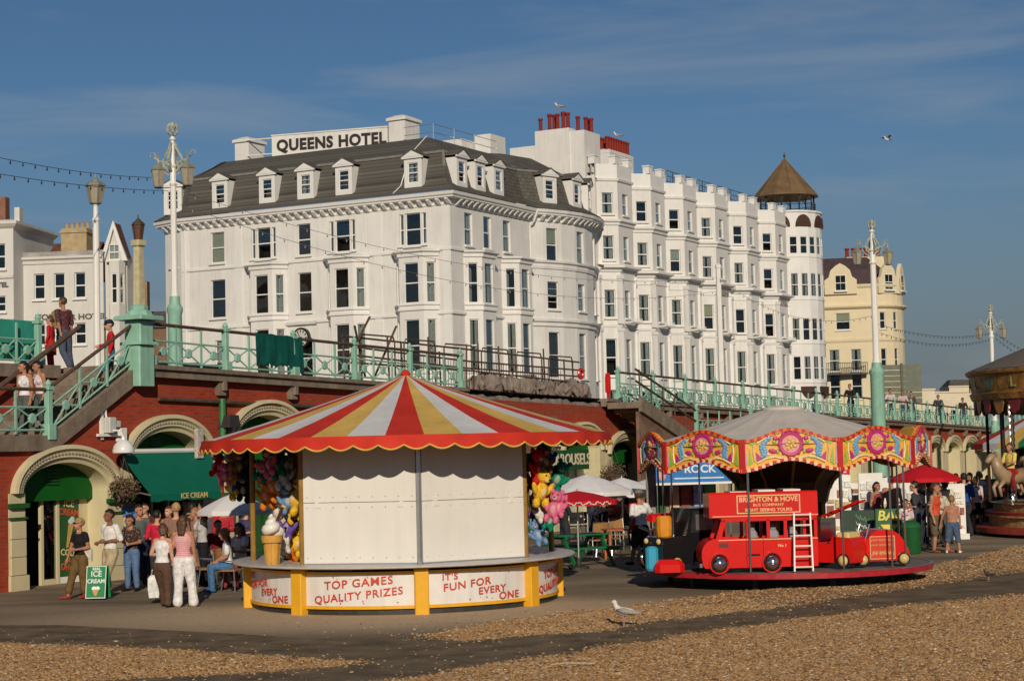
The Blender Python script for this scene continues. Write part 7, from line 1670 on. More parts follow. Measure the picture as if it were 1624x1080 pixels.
rb = empty('red_white_stall', (P(1308,745,52).x,52,0), 0, 'white stall with red lettered fascia behind the roundabout drum', 'stall'); zr = P(1308,745,52).z
q = MB(); q.box(-0.7,0.7,-0.03,0,zr-0.14,zr+0.16); q.build('fascia', M_RED, rb); q = MB(); q.box(-0.6,0.6,-0.036,-0.031,zr+0.03,zr+0.07); q.box(-0.6,0.6,-0.036,-0.031,zr-0.09,zr-0.05); q.build('white_lines', M_WL, rb); q = MB(); q.box(-0.7,0.7,0.8,0.86,0,zr+0.1); q.build('back', M_WPAINT, rb)
for s in (-1,1): q = MB(); q.cyl((s*0.68,0.02,0),(s*0.68,0.02,zr),0.025,6); q.build('post', M_ALU, rb)
# green BAR board, dark green board, green bin
gb_ = empty('bar_board', G(1412,874), R(-4), 'green bar sign board with yellow cocktail glass behind the toy car', 'sign board')
M_BG = mat('bar_green',(0.012,0.10,0.025),0.5,0.2,5); M_BY = mat('bar_yellow',(0.72,0.62,0.08),0.5)
q = MB(); q.bbox(-0.34,0.34,-0.02,0.02,0.15,1.05,0.01); bd_ = q.build('board', M_BG, gb_); lettering('BAR', 0.34, M_BY, bd_, (0.02,-0.026,0.87), (R(90),0,0), 0.004, 0.008, 1.0, shear=0.15)
q = MB(); q.prismy([(-0.22,0.66),(0.22,0.66),(0.12,0.52),(-0.12,0.52)],-0.028,-0.021); q.prismy([(-0.10,0.50),(0.10,0.50),(0.13,0.12),(-0.02,0.12)],-0.028,-0.021); q.build('glass_picture', M_BY, bd_)
for s in (-1,1): q = MB(); q.tube([(s*0.24,-0.025,0.6),(s*0.3,-0.025,0.5),(s*0.27,-0.025,0.42)],0.02,5); q.build('scroll', M_BY, bd_); q = MB(); q.box(s*0.28-0.03,s*0.28+0.03,-0.015,0.3,0,0.16); q.build('foot', M_BG, gb_)
g2 = empty('dark_green_board', G(1362,872), R(-8), 'dark green menu board with white scrawl left of the bar sign', 'sign board'); q = MB(); q.bbox(-0.42,0.42,-0.02,0.02,0.2,1.0,0.01); b2 = q.build('board', mat('dark_board',(0.012,0.04,0.02),0.5,0.2,5), g2)
for k,z_ in enumerate((0.84,0.66,0.5)): q = MB(); q.tube([(-0.05+0.011*i,-0.026,z_+0.05*math.sin(i*1.3+k)+0.03*math.sin(i*0.7)-0.004*i) for i in range(36)],0.008,4); q.build('chalk_scrawl', M_WL if k else mat('chalk_green',(0.2,0.4,0.2),0.6), b2)
for s in (-1,1): q = MB(); q.box(s*0.33-0.03,s*0.33+0.03,-0.015,0.25,0,0.21); q.build('foot', M_BG, g2)
q = MB(); q.lathe([(0.2,0),(0.24,0.05),(0.24,0.6),(0.26,0.64),(0.22,0.72),(0.1,0.8)],14); tag(q.build('litter_bin', M_BG, None, G(1446,878), smooth=True, angle=R(40)), 'round green litter bin right of the bar sign', 'bin')
# blue roofed white stall and striped canopy behind the gallopers
bw = empty('white_stall', (P(1567,780,62).x,62,0), R(10), 'white stall with dark blue roof beside the gallopers', 'stall'); z_ = P(1567,765,62).z
q = MB(); q.box(-0.75,0.75,0,0.9,0,z_-0.25); q.build('cabin', M_WPAINT, bw); q = MB(); q.loft([[(-0.85,-0.25,z_-0.25),(0.85,-0.25,z_-0.25),(0.85,1.0,z_-0.25),(-0.85,1.0,z_-0.25)],[(-0.8,0.1,z_+0.1),(0.8,0.1,z_+0.1),(0.8,0.9,z_+0.1),(-0.8,0.9,z_+0.1)]]); q.build('roof', mat('navy_roof',(0.02,0.03,0.09),0.6), bw); q = MB(); q.box(-0.6,0.6,-0.03,-0.005,z_-0.7,z_-0.3); q.build('hatch', M_DARK, bw)
sk = empty('striped_stall', (P(1690,720,64).x,64,0), 0, 'second stall with red white and green striped canopy behind the gallopers', 'stall'); zs_ = P(1550,706,64).z
for k in range(24):
    a0, a1 = 2*math.pi*k/24, 2*math.pi*(k+1)/24; q = MB(); q.loft([[(r_*math.cos(a),r_*math.sin(a),z) for a in (a0,a1)] for r_,z in ((3.2,zs_-0.15),(3.2,zs_+0.05),(0.05,zs_+1.5))],False,False,False); q.build('canopy_panel', [M_KRED,M_KWHITE,M_KGOLD,mat('stripe_green',(0.02,0.16,0.06),0.6)][k % 4], sk)
q = MB(); q.lathe([(2.2,0),(2.2,zs_)],8,cap=False); q.build('booth', M_SHOPDARK, sk)
q = MB(); q.box(-1.3,1.3,-0.9,0.1,2.05,2.6); o = q.build('grey_canopy', mat('canopy_grey',(0.12,0.10,0.09),0.8,0.2,4), None, wpt(wt(1553),0.3,0), (0,0,WA)); tag(o,'dark grey shop canopy on the wall left of the gallopers','awning')
# ================================================================== people
SKIN = {'fair':(0.55,0.30,0.20),'tan':(0.42,0.20,0.12),'brown':(0.22,0.10,0.06)}
HAIR = {'dark':(0.018,0.011,0.008),'brown':(0.08,0.038,0.018),'blond':(0.42,0.26,0.10),'fair':(0.26,0.15,0.06),'black':(0.01,0.009,0.009),'grey':(0.35,0.33,0.3)}
def cmat(prefix, c, r=0.85): return mat(f'{prefix}_{int(c[0]*999)}_{int(c[1]*999)}_{int(c[2]*999)}', c, r, 0.28, 11, 0.7, 16)
def patt(name, c1, c2, kind_, scale):
    if name in MATS: return MATS[name]
    m = cmat('base_'+name, c1).copy(); m.name = name; N, L = m.node_tree.nodes, m.node_tree.links; b = N['Principled BSDF']
    tc = N.new('ShaderNodeTexCoord'); last = b.inputs['Base Color'].links[0].from_socket
    mx = N.new('ShaderNodeMix'); mx.data_type = 'RGBA'; mx.inputs[7].default_value = (*c2, 1); L.new(last, mx.inputs[6])
    if kind_ == 'stripe':
        t = N.new('ShaderNodeTexWave'); t.bands_direction = 'Z'; t.inputs['Scale'].default_value = scale; f = t.outputs['Fac']
    elif kind_ == 'check':
        t = N.new('ShaderNodeTexChecker'); t.inputs['Scale'].default_value = scale; f = t.outputs['Fac']
    else:
        t = N.new('ShaderNodeTexVoronoi'); t.inputs['Scale'].default_value = scale; r_ = N.new('ShaderNodeMath'); r_.operation = 'LESS_THAN'; r_.inputs[1].default_value = 0.32; L.new(t.outputs['Distance'], r_.inputs[0]); f = r_.outputs[0]
    L.new(tc.outputs['Object'], t.inputs[0]); L.new(f, mx.inputs[0]); L.new(mx.outputs[2], b.inputs['Base Color']); MATS[name] = m; return m
LIMBA = {   # elbow and hand, from the shoulder, for the right side (x outwards)
 'down': ((0.05,0.02,-0.28),(0.06,-0.06,-0.52)), 'bent': ((0.05,0.05,-0.27),(-0.06,-0.20,-0.30)), 'belly': ((0.08,0.05,-0.26),(-0.14,-0.16,-0.28)),
 'face': ((0.08,-0.14,-0.20),(-0.07,-0.20,0.04)), 'hip': ((0.19,0.07,-0.20),(0.04,-0.03,-0.36)), 'fwd': ((0.04,-0.10,-0.26),(0.02,-0.34,-0.24)),
 'out': ((0.12,0.0,-0.26),(0.18,-0.05,-0.50)), 'up': ((0.14,-0.06,0.05),(0.02,-0.10,0.27)), 'back': ((0.07,0.12,-0.26),(0.08,0.20,-0.48)), 'rail': ((0.08,-0.08,-0.26),(0.0,-0.30,-0.30)),
 'swing': ((0.05,-0.08,-0.27),(0.04,-0.22,-0.47)), 'lap': ((0.06,-0.02,-0.27),(-0.05,-0.24,-0.38)), 'shoulder': ((0.16,-0.05,-0.20),(0.02,-0.10,0.03)) }
LIMBL = {   # knee and ankle from the hip
 'stand': ((0.015,-0.02,-0.43),(0.03,0.01,-0.83)), 'fwd': ((0.0,-0.16,-0.40),(0.0,-0.26,-0.80)), 'backw': ((0.0,0.04,-0.43),(0.0,0.28,-0.76)), 'wide': ((0.06,-0.02,-0.43),(0.10,0.01,-0.83)),
 'ride': ((0.16,-0.24,-0.22),(0.14,-0.12,-0.58)), 'sit': ((0.05,-0.42,0.0),(0.06,-0.40,-0.40)), 'cross': ((-0.08,-0.42,0.03),(0.10,-0.50,-0.22)), 'step': ((0.0,-0.20,-0.36),(0.0,-0.16,-0.66)), 'bentk': ((0.02,-0.10,-0.41),(0.03,0.06,-0.78)) }
PCOUNT = [0]
def person(label, pos, H=1.7, face=0.0, arms=('down','down'), legs=('stand','stand'), top=(0.7,0.7,0.68), bottom=(0.1,0.12,0.2), shoe=(0.05,0.04,0.04), skin='fair', hair='brown',
           hairlen=0, sleeve=0.5, leg=1.0, skirt=0.0, lean=0.0, head=(0.0,0.0), fem=False, bare=False, loose=0.0, hat=None, glasses=False, straps=False, child=False, seat=None, midriff=False, bald=False, group=None, ptn=None):
    """pos = point under the feet (or under the seat); arms/legs = (left, right) presets; sleeve, leg = share of the limb that is clothed"""
    k = H/1.7; o = empty('person', pos, face, label, 'person', group)
    q = MB(); lab = []; LAB = {'skin':0,'top':1,'bottom':2,'shoe':3,'eye':4,'lip':5}
    def tag_(n0, name): q.m[n0:] = [LAB[name]]*(len(q.f)-n0)
    def limb(pts, rad, name, n=10):
        n0 = len(q.f); pv = [Vector(p) for p in pts]
        # rounded ends so the pieces melt together
        q.tube(pv, 1, n, rad)
        for p, r_ in ((pv[0],rad[0]),(pv[-1],rad[-1])): q.ell(p,(r_*0.98,)*3,n,6)
        tag_(n0, name)
    sitting = legs[0] in ('sit','cross')
    hz = (seat+0.09) if sitting else 0.87*k - (0.04*k if ('fwd' in legs or 'bentk' in legs or 'step' in legs) else 0)
    hw, sw = (0.088 if fem else 0.085)*k, (0.155 if fem else 0.185)*k
    if child: sw *= 0.9
    Ls = R(lean); sp = Vector((0,-math.sin(Ls),math.cos(Ls)))
    hip = Vector((0,0,hz)); chest = hip+sp*0.36*k; neck = hip+sp*0.545*k
    # torso: rings up the spine
    n0 = len(q.f); ld = 1.0+loose*0.15
    tors = [(-0.10,0.115,0.090),(-0.03,0.158 if fem else 0.150,0.112),(0.06,0.152 if fem else 0.148,0.105),(0.16,0.118 if fem else 0.138,0.092),(0.26,0.128 if fem else 0.152,0.100),(0.36,0.150 if fem else 0.172,0.118 if fem else 0.112),(0.44,0.158 if fem else 0.178,0.100),(0.50,0.11,0.075),(0.545,0.055,0.055)]
    rings = []
    for z,rx,ry in tors:
        c = hip+sp*z*k; e = ld if z < 0.4 else 1; rings.append([tuple(c+Vector((rx*k*e*math.cos(2*math.pi*j/16), ry*k*e*math.sin(2*math.pi*j/16),0))) for j in range(16)])
    q.loft(rings)
    names = []
    for i in range(len(rings)-1):
        z = tors[i][0]; nm = 'bottom' if z < 0.05 else ('skin' if (bare or (midriff and z < 0.13)) else 'top')
        if z >= (0.5 if not straps else 0.47): nm = 'skin'
        names += [LAB[nm]]*16
    q.m[n0:n0+len(names)] = names; q.m[n0+len(names):] = [LAB['bottom'], LAB['skin']]
    if fem and not bare:
        for s in (-1,1): n0 = len(q.f); q.ell(tuple(chest+Vector((s*0.062*k,-0.078*k,-0.02*k))),(0.062*k,0.048*k,0.062*k),10,6); tag_(n0,'top')
    # legs
    for i, s in enumerate((-1,1)):
        kn, an = LIMBL[legs[i]]; h0 = hip+Vector((s*hw,0,-0.02*k)); K_ = h0+Vector((s*kn[0],kn[1],kn[2]))*k; A_ = h0+Vector((s*an[0],an[1],an[2]))*k
        if sitting: A_ = Vector((A_.x,A_.y,max(0.08, A_.z if legs[i]=='cross' else 0.08)))
        elif legs[i] in ('stand','wide','fwd'): A_.z = 0.075*k
        limb([h0,(h0+K_)/2,K_],[0.088*k,0.075*k,0.055*k],'skin'); limb([K_,K_.lerp(A_,0.3),A_],[0.054*k,0.056*k,0.036*k],'skin')
        if leg > 0:
            w = 1.1+0.25*loose
            if leg <= 0.5: e_ = h0.lerp(K_, leg*2); limb([h0,h0.lerp(e_,0.6),e_],[0.098*k*w,0.092*k*w,0.085*k*w],'bottom')
            else: e_ = K_.lerp(A_, (leg-0.5)*2*0.97); limb([h0,(h0+K_)/2,K_],[0.095*k*w,0.088*k*w,0.068*k*w],'bottom'); limb([K_,K_.lerp(e_,0.5),e_],[0.068*k*w,0.064*k*w,(0.058+0.025*loose)*k*w],'bottom')
        n0 = len(q.f); d = Vector((s*0.25,-1,0)).normalized() if not legs[i]=='backw' else Vector((s*0.1,-0.8,-0.6)).normalized()
        f0, f1 = A_+Vector((0,0.05*k,-0.035*k)), A_+d*0.17*k+Vector((0,0,-0.045*k)); q.tube([f0,f0.lerp(f1,0.5),f1],1,10,[0.037*k,0.042*k,0.032*k]); q.ell(f1,(0.034*k,0.034*k,0.03*k),10,6); q.ell(f0,(0.036*k,0.036*k,0.034*k),10,6); tag_(n0,'shoe')
    if skirt > 0:
        n0 = len(q.f); zb = hz-skirt*0.86*k; rs_ = []
        for u in (0,0.15,0.5,1.0): z = hz+0.05*k+(zb-hz-0.05*k)*u; r_ = (0.145+0.05*min(u*3,1)+0.05*loose*u)*k; rs_.append([(r_*1.05*math.cos(2*math.pi*j/16)*(1+0.05*u*math.sin(j*2.7)), r_*0.92*math.sin(2*math.pi*j/16)*(1+0.05*u*math.sin(j*2.7)), z) for j in range(16)])
        q.loft(rs_); tag_(n0,'bottom')
    # arms and hands
    for i, s in enumerate((-1,1)):
        e, h = LIMBA[arms[i]]; S_ = neck+Vector((s*sw,0,-0.065*k)); E_ = S_+Vector((s*e[0],e[1],e[2]))*k; H_ = S_+Vector((s*h[0],h[1],h[2]))*k
        limb([S_+Vector((-s*0.05*k,0,0.01)),S_],[0.062*k,0.06*k],'skin' if (bare or straps) else 'top')
        limb([S_,S_.lerp(E_,0.5),E_],[0.052*k,0.046*k,0.037*k],'skin'); limb([E_,E_.lerp(H_,0.35),H_],[0.038*k,0.037*k,0.024*k],'skin')
        if sleeve > 0 and not bare and not straps:
            if sleeve <= 0.5: e_ = S_.lerp(E_, sleeve*2); limb([S_,S_.lerp(e_,0.6),e_],[0.066*k,0.064*k,0.063*k],'top')
            else: e_ = E_.lerp(H_, (sleeve-0.5)*2*0.95); limb([S_,S_.lerp(E_,0.5),E_],[0.066*k,0.06*k,0.052*k],'top'); limb([E_,E_.lerp(e_,0.5),e_],[0.052*k,0.048*k,0.040*k],'top')
        d = (H_-E_).normalized(); side = d.cross(Vector((0,1,0.2))).normalized(); nrm = d.cross(side).normalized()
        n0 = len(q.f); pc = H_+d*0.05*k; q.tube([H_,pc,H_+d*0.085*k],1,8,[0.026*k,0.038*k,0.036*k])
        for f_ in range(4):
            b0 = H_+d*0.078*k+side*(f_-1.5)*0.018*k; ln = (0.062,0.072,0.068,0.052)[f_]*k; q.tube([b0,b0+d*ln*0.55,b0+d*ln*0.85-nrm*ln*0.35*(1 if s>0 else -1)],1,6,[0.0105*k,0.0098*k,0.0085*k])
        b0 = H_+d*0.03*k-side*0.03*k; q.tube([b0,b0+d*0.035*k-side*0.022*k,b0+d*0.065*k-side*0.025*k],1,6,[0.0125*k,0.011*k,0.0095*k]); tag_(n0,'skin')
    # neck and head
    yaw, nod = R(head[0]), R(head[1]); HR = Matrix.Rotation(yaw,3,'Z') @ Matrix.Rotation(nod,3,'X')
    hk = k*1.1 if not child else k*1.2
    hc = neck+Vector((0,-0.015*k,0.05*k)) + HR @ Vector((0,-0.012,0.095))*hk
    limb([neck-sp*0.03*k, neck+Vector((0,-0.01*k,0.075*k))],[0.052*k,0.049*k],'skin')
    n0 = len(q.f); hp = lambda x,y,z: tuple(hc+HR @ Vector((x,y,z))*hk)
    q.ell(hp(0,0.01,0.025),(0.074*hk,0.092*hk,0.088*hk),14,10,HR); q.ell(hp(0,-0.022,-0.035),(0.058*hk,0.066*hk,0.072*hk),12,8,HR); q.ell(hp(0,-0.06,-0.085),(0.026*hk,0.022*hk,0.02*hk),8,6,HR)
    q.tube([hp(0,-0.082,0.03),hp(0,-0.105,-0.018),hp(0,-0.085,-0.028)],1,6,[0.010*hk,0.016*hk,0.013*hk])
    for s in (-1,1): q.ell(hp(s*0.076,0.012,0.0),(0.012*hk,0.022*hk,0.032*hk),8,6,HR)
    tag_(n0,'skin'); n0 = len(q.f)
    for s in (-1,1): q.ell(hp(s*0.031,-0.080,0.022),(0.013*hk,0.010*hk,0.008*hk),8,5,HR)
    tag_(n0,'eye'); n0 = len(q.f); q.ell(hp(0,-0.083,-0.055),(0.022*hk,0.010*hk,0.008*hk),8,5,HR); tag_(n0,'lip')
    # melt into one skin
    src = bpy.data.meshes.new('body_src'); src.from_pydata(q.v, [], q.f); so = bpy.data.objects.new('body_src', src)
    md = so.modifiers.new('r','REMESH'); md.mode = 'VOXEL'; md.voxel_size = 0.0125*max(k,0.75)
    ms = so.modifiers.new('s','SMOOTH'); ms.factor = 0.5; ms.iterations = 2
    me = evaluated_mesh(so); bpy.data.objects.remove(so)
    bvh = BVHTree.FromPolygons([Vector(v) for v in q.v], q.f); 
    n_ = len(me.polygons); cen = np.empty(n_*3); me.polygons.foreach_get('center', cen); cen = cen.reshape(-1,3); idx_ = np.zeros(n_, dtype=np.int32)
    for i_ in range(n_):
        r_ = bvh.find_nearest(Vector(cen[i_])); idx_[i_] = q.m[r_[2]] if r_[2] is not None else 0
    me.materials.clear()
    for m_ in (cmat('skin',SKIN[skin],0.6), ptn or cmat('cloth',top), cmat('cloth',bottom), cmat('shoe',shoe,0.6), mat('eye_dark',(0.02,0.015,0.012),0.3), mat('lip',(0.38,0.12,0.10),0.5)): me.materials.append(m_)
    me.polygons.foreach_set('material_index', idx_); me.polygons.foreach_set('use_smooth', np.ones(n_, dtype=bool)); me.update(); me.name = 'body'
    place('body', me, o); bpy.data.meshes.remove(src)
    # hair
    if not bald:
        hm_ = cmat('hair',HAIR[hair],0.55); q = MB(); n1, n2 = 22, 14; pts = []; fs = []
        for i in range(n2+1):
            ph = -math.pi/2+math.pi*i/n2
            for j in range(n1):
                th = 2*math.pi*j/n1; w = 1.0+0.05*math.sin(th*5+i)+0.03*math.sin(i*3.1+j*1.7); pts.append(hp(0.083*w*math.cos(ph)*math.cos(th), 0.016+0.100*w*math.cos(ph)*math.sin(th), 0.030+0.096*w*math.sin(ph)))
        for i in range(n2):
            for j in range(n1):
                ph = -math.pi/2+math.pi*(i+0.5)/n2; th = 2*math.pi*(j+0.5)/n1; y, z = math.cos(ph)*math.sin(th), math.sin(ph)
                if (y < -0.25 and z < 0.48) or (y < 0.25 and z < (-0.1 if hairlen else 0.12)) or z < -0.62: continue
                fs.append((i*n1+j,i*n1+(j+1)%n1,(i+1)*n1+(j+1)%n1,(i+1)*n1+j))
        q._add(pts, fs)
        if hairlen > 0:
            rs_ = []
            for u in np.linspace(0,1,7):
                wv = 0.085*(1+0.15*math.sin(u*7))*(1-0.35*max(0,u-0.7)/0.3); z = 0.04-u*hairlen; y = 0.075+0.03*u
                rs_.append([hp(wv*math.cos(a), y+0.045*math.sin(a)*(1-0.4*u)+0.006*math.sin(a*9), z) for a in np.linspace(0,2*math.pi,15)[:-1]])
            q.loft(rs_)
        q.build('hair', hm_, o, smooth=True)
    if hat:
        q = MB(); r3 = HR.to_4x4(); q.M = Matrix.Translation(hc) @ r3; q.lathe([(0.092*hk,0.045*hk),(0.094*hk,0.08*hk),(0.075*hk,0.118*hk),(0.03*hk,0.135*hk),(0.004,0.137*hk)],16,(0,0.012*hk,0)); q.loft([[(0.07*hk*math.cos(a),-0.06*hk-0.11*hk*math.sin(a)*f_,0.05*hk-0.015*f_) for a in np.linspace(0,math.pi,9)] for f_ in (0.2,1.0)],False,False,False); q.build('cap', cmat('cloth',hat), o, smooth=True)
    if glasses:
        q = MB(); q.M = Matrix.Translation(hc) @ HR.to_4x4()
        for s in (-1,1): q.ell((s*0.033*hk,-0.096*hk,0.022*hk),(0.028*hk,0.008*hk,0.02*hk),10,6); q.cyl((s*0.06*hk,-0.092*hk,0.025*hk),(s*0.083*hk,0.01*hk,0.02*hk),0.004,4)
        q.build('sunglasses', M_BLACK, o)
    return o
W_, K_, D_ = (0.72,0.70,0.68), (0.015,0.014,0.016), (0.06,0.07,0.10)
g = lambda px, py: G(px, py)
# ---- left group by the ice cream shop
o = person('blond woman in black top and olive trousers by the ice cream board', g(128,948), 1.62, R(-35), ('out','bent'), ('fwd','stand'), K_, (0.14,0.085,0.03), (0.35,0.05,0.04), 'tan','blond',0.0,0.22,0.88,0,0,(-25,0),True,glasses=True,loose=0.4)
q = MB(); q.bbox(-0.1,0.1,-0.05,0.05,0,0.26,0.03); b_ = q.build('shoulder_bag', cmat('cloth',(0.55,0.5,0.4)), None, g(128,948)+Vector((0.15,-0.02,0.72)), (0,0,R(10))); tag(b_,'cream bag hanging at the hip of the woman in black','bag'); q = MB(); q.tube([(-0.06,0,0.25),(-0.16,0,0.5),(-0.2,0.02,0.62)],0.012,4); q.build('strap', cmat('cloth',(0.55,0.5,0.4)), b_)
person('man in white shirt and beige trousers beside the blond woman', g(176,941), 1.75, R(-38), ('bent','belly'), ('stand','fwd'), (0.74,0.71,0.66), (0.44,0.36,0.22), (0.06,0.04,0.03), 'brown','dark',0,0.45,1,0,0,(-15,0),loose=0.5)
person('woman in dark patterned top and jeans behind the white shirted man', g(210,937), 1.58, R(-20), ('belly','bent'), ('stand','stand'), (0.05,0.035,0.03), (0.10,0.17,0.30), K_, 'tan','dark',0.16,0.3,0.95,0,4,(0,12),True, ptn=patt('print_dark',(0.05,0.035,0.03),(0.30,0.17,0.10),'spot',22))
person('dark haired man in grey tee shirt behind the patterned woman', g(221,928), 1.74, R(20), ('down','bent'), ('stand','stand'), (0.09,0.11,0.10), (0.03,0.04,0.07), K_, 'tan','dark',0,0.4,1,0,0,(30,5))
person('person in bright red shirt in the shade of the awning', g(250,930), 1.62, R(160), ('down','bent'), ('stand','stand'), (0.55,0.02,0.05), (0.04,0.04,0.05), K_, 'fair','dark',0,0.45,1)
person('woman in white vest and brown trousers seen from behind with handbag', g(258,963), 1.56, R(165), ('down','belly'), ('stand','fwd'), W_, (0.10,0.055,0.035), K_, 'fair','brown',0.14,0,1,0,4,(30,10),True,straps=True,loose=0.3,midriff=False)
q = MB(); q.ell((0,0,0),(0.13,0.05,0.10),12,8); b_ = q.build('black_handbag', M_BLACK, None, g(266,963)+Vector((0.10,0.05,0.98)), (0,0,0.2)); tag(b_,'black handbag under the arm of the woman in white vest','bag'); q = MB(); q.tube([(-0.1,0,0.05),(-0.08,0,0.28),(0.0,0,0.36),(0.08,0,0.28),(0.1,0,0.05)],0.01,4); q.build('strap', M_BLACK, b_)
person('long haired woman in striped pink top and wide white trousers from behind', g(292,962), 1.66, R(175), ('down','down'), ('wide','stand'), (0.62,0.24,0.27), W_, (0.5,0.45,0.4), 'tan','brown',0.26,0,1,0,0,(-10,0),True,straps=True,loose=0.75, ptn=patt('pink_stripe',(0.62,0.24,0.27),(0.74,0.46,0.46),'stripe',9))
for px, l in ((243,'left'), (279,'right')):
    q = MB(); q.loft([[(x*s_,y*s2,z) for x,y in ((-0.11,-0.05),(0.11,-0.05),(0.11,0.05),(-0.11,0.05))] for s_,s2,z in ((0.8,0.8,0),(1,1,0.15),(0.95,0.7,0.36),(0.5,0.25,0.42))]); q.tube([(-0.04,0,0.4),(-0.02,0,0.52),(0.02,0,0.52),(0.04,0,0.4)],0.008,4); tag(q.build('carrier_bag', cmat('cloth',(0.7,0.7,0.68)), None, g(px,958)+Vector((0,0.05,0.12)), (0,0,0.3)), f'white carrier bag to the {l} of the woman in brown trousers','bag','carrier bags')
person('tall blond man half hidden behind the two women', g(281,932), 1.78, R(200), ('down','down'), ('stand','stand'), (0.25,0.14,0.10), (0.06,0.06,0.08), K_, 'fair','blond',0,0.4,1)
person('woman in white and black lifting her hands to her face', g(322,929), 1.7, R(-60), ('face','up'), ('stand','stand'), (0.5,0.48,0.46), K_, K_, 'tan','dark',0.2,0.3,1,0,0,(0,0),True)
person('seated boy in white tee shirt and blue jeans facing left', g(364,938), 1.5, R(-75), ('lap','lap'), ('sit','sit'), (0.74,0.72,0.70), (0.07,0.16,0.30), (0.05,0.15,0.35), 'tan','fair',0,0.35,1,0,6,(0,8),seat=0.44,child=True)
person('seated long haired woman in white under the small parasol', g(384,933), 1.64, R(-30), ('lap','fwd'), ('sit','sit'), (0.7,0.67,0.62), (0.3,0.05,0.05), K_, 'tan','brown',0.3,0.2,1,0,4,(-30,8),True,seat=0.46)
person('seated person in dark red behind the boy', g(347,924), 1.65, R(10), ('lap','lap'), ('sit','sit'), (0.30,0.02,0.03), (0.03,0.03,0.04), K_, 'fair','dark',0,0.4,1,0,0,(20,0),seat=0.46, ptn=patt('print_maroon',(0.30,0.02,0.03),(0.12,0.01,0.02),'stripe',8))
person('person in dark coat deep in the shade under the awning', g(306,917), 1.7, R(150), ('down','bent'), ('stand','stand'), (0.03,0.028,0.03), (0.03,0.03,0.04), K_, 'fair','dark',0.1,1,1)
# ---- on the stairs and the terrace
zl = LAND_Z
a_ = wpt(wt(40,-0.7),-0.7,zl); person('dark haired woman in white vest coming off the stairs', a_, 1.66, R(-25), ('down','down'), ('stand','fwd'), (0.74,0.72,0.72), (0.09,0.10,0.09), (0.4,0.3,0.25), 'tan','black',0.05,0,0.9,0,0,(-35,5),True,straps=True)
a_ = wpt(wt(66,-0.5),-0.5,zl+0.05); person('woman in white and pink top on the lowest stair', a_, 1.62, R(-40), ('face','down'), ('fwd','bentk'), (0.66,0.55,0.56), (0.07,0.085,0.07), (0.3,0.2,0.15), 'tan','black',0.1,0.05,1,0,5,(-15,12),True,straps=True)
a_ = wpt(wt(104,-3.2),-3.2,deck(1)); person('man in checked shirt with rucksack walking on the terrace', a_, 1.8, R(-125), ('down','back'), ('wide','backw'), (0.13,0.05,0.05), (0.07,0.085,0.12), K_, 'tan','brown',0,0.45,1,0,3,(0,0),loose=0.4, ptn=patt('check_red',(0.16,0.05,0.05),(0.06,0.03,0.04),'check',16))
q = MB(); q.bbox(-0.16,0.16,-0.1,0.12,0,0.46,0.06); b_ = q.build('rucksack', mat('rucksack_tan',(0.26,0.18,0.07),0.8,0.3,12), None, a_+Vector((-0.17,0.0,1.02)), (0,0,R(-110))); tag(b_,'tan rucksack on the back of the man in checked shirt','bag'); q = MB(); q.bbox(-0.1,0.1,-0.13,-0.101,0.05,0.24,0.02); q.build('pocket', mat('rucksack_dark',(0.12,0.09,0.05),0.8), b_)
a_ = wpt(wt(82,-2.9),-2.9,deck(1)); person('person in long red jacket beside the rucksack man', a_, 1.25, R(-100), ('down','down'), ('stand','stand'), (0.48,0.02,0.02), (0.42,0.02,0.02), K_, 'fair','brown',0.1,1,1,0.5,0,child=True)
a_ = wpt(wt(178,-0.55),-0.55,deck(3)-0.45); person('boy in red jacket and dark cap at the head of the stairs', a_, 1.5, R(-75), ('rail','down'), ('stand','fwd'), (0.50,0.015,0.02), (0.06,0.14,0.24), K_, 'fair','dark',0,1,1,0,0,(15,8),hat=(0.02,0.025,0.05),child=True)
# ---- between kiosk and roundabout
person('man in cap and white tee shirt carrying a red jacket', g(1018,896), 1.76, R(-150), ('shoulder','down'), ('stand','fwd'), (0.72,0.70,0.66), (0.035,0.035,0.035), K_, 'tan','brown',0,0.4,0.42,0,3,(-20,0),hat=(0.2,0.17,0.12),loose=0.5)
q = MB(); rs_ = [[(0.11*math.cos(a)*(1+0.1*math.sin(3*a+z*9)),0.06*math.sin(a)*(1+0.1*math.sin(3*a+z*9)),z) for a in np.linspace(0,2*math.pi,13)[:-1]] for z in np.linspace(0,0.62,7)]; q.loft(rs_); tag(q.build('red_jacket', cmat('cloth',(0.6,0.015,0.01)), None, g(1007,896)+Vector((0.0,-0.1,0.80)), (0,0,0.4), True), 'red jacket hanging from the shoulder of the capped man','jacket')
person('seated person in dark shirt under the middle parasol', g(958,862), 1.7, R(-20), ('lap','lap'), ('sit','sit'), (0.025,0.025,0.04), (0.03,0.03,0.05), K_, 'tan','dark',0,0.45,1,seat=0.46)
person('seated bare shouldered person at the orange table', g(985,862), 1.72, R(15), ('lap','fwd'), ('sit','sit'), (0.3,0.06,0.05), (0.02,0.12,0.12), K_, 'tan','black',0,0,1,seat=0.46,straps=True)
person('small dark figure at the right side of the kiosk counter', g(897,884), 1.55, R(120), ('fwd','down'), ('stand','stand'), (0.03,0.03,0.035), (0.03,0.03,0.04), K_, 'fair','dark',0.1,1,1)
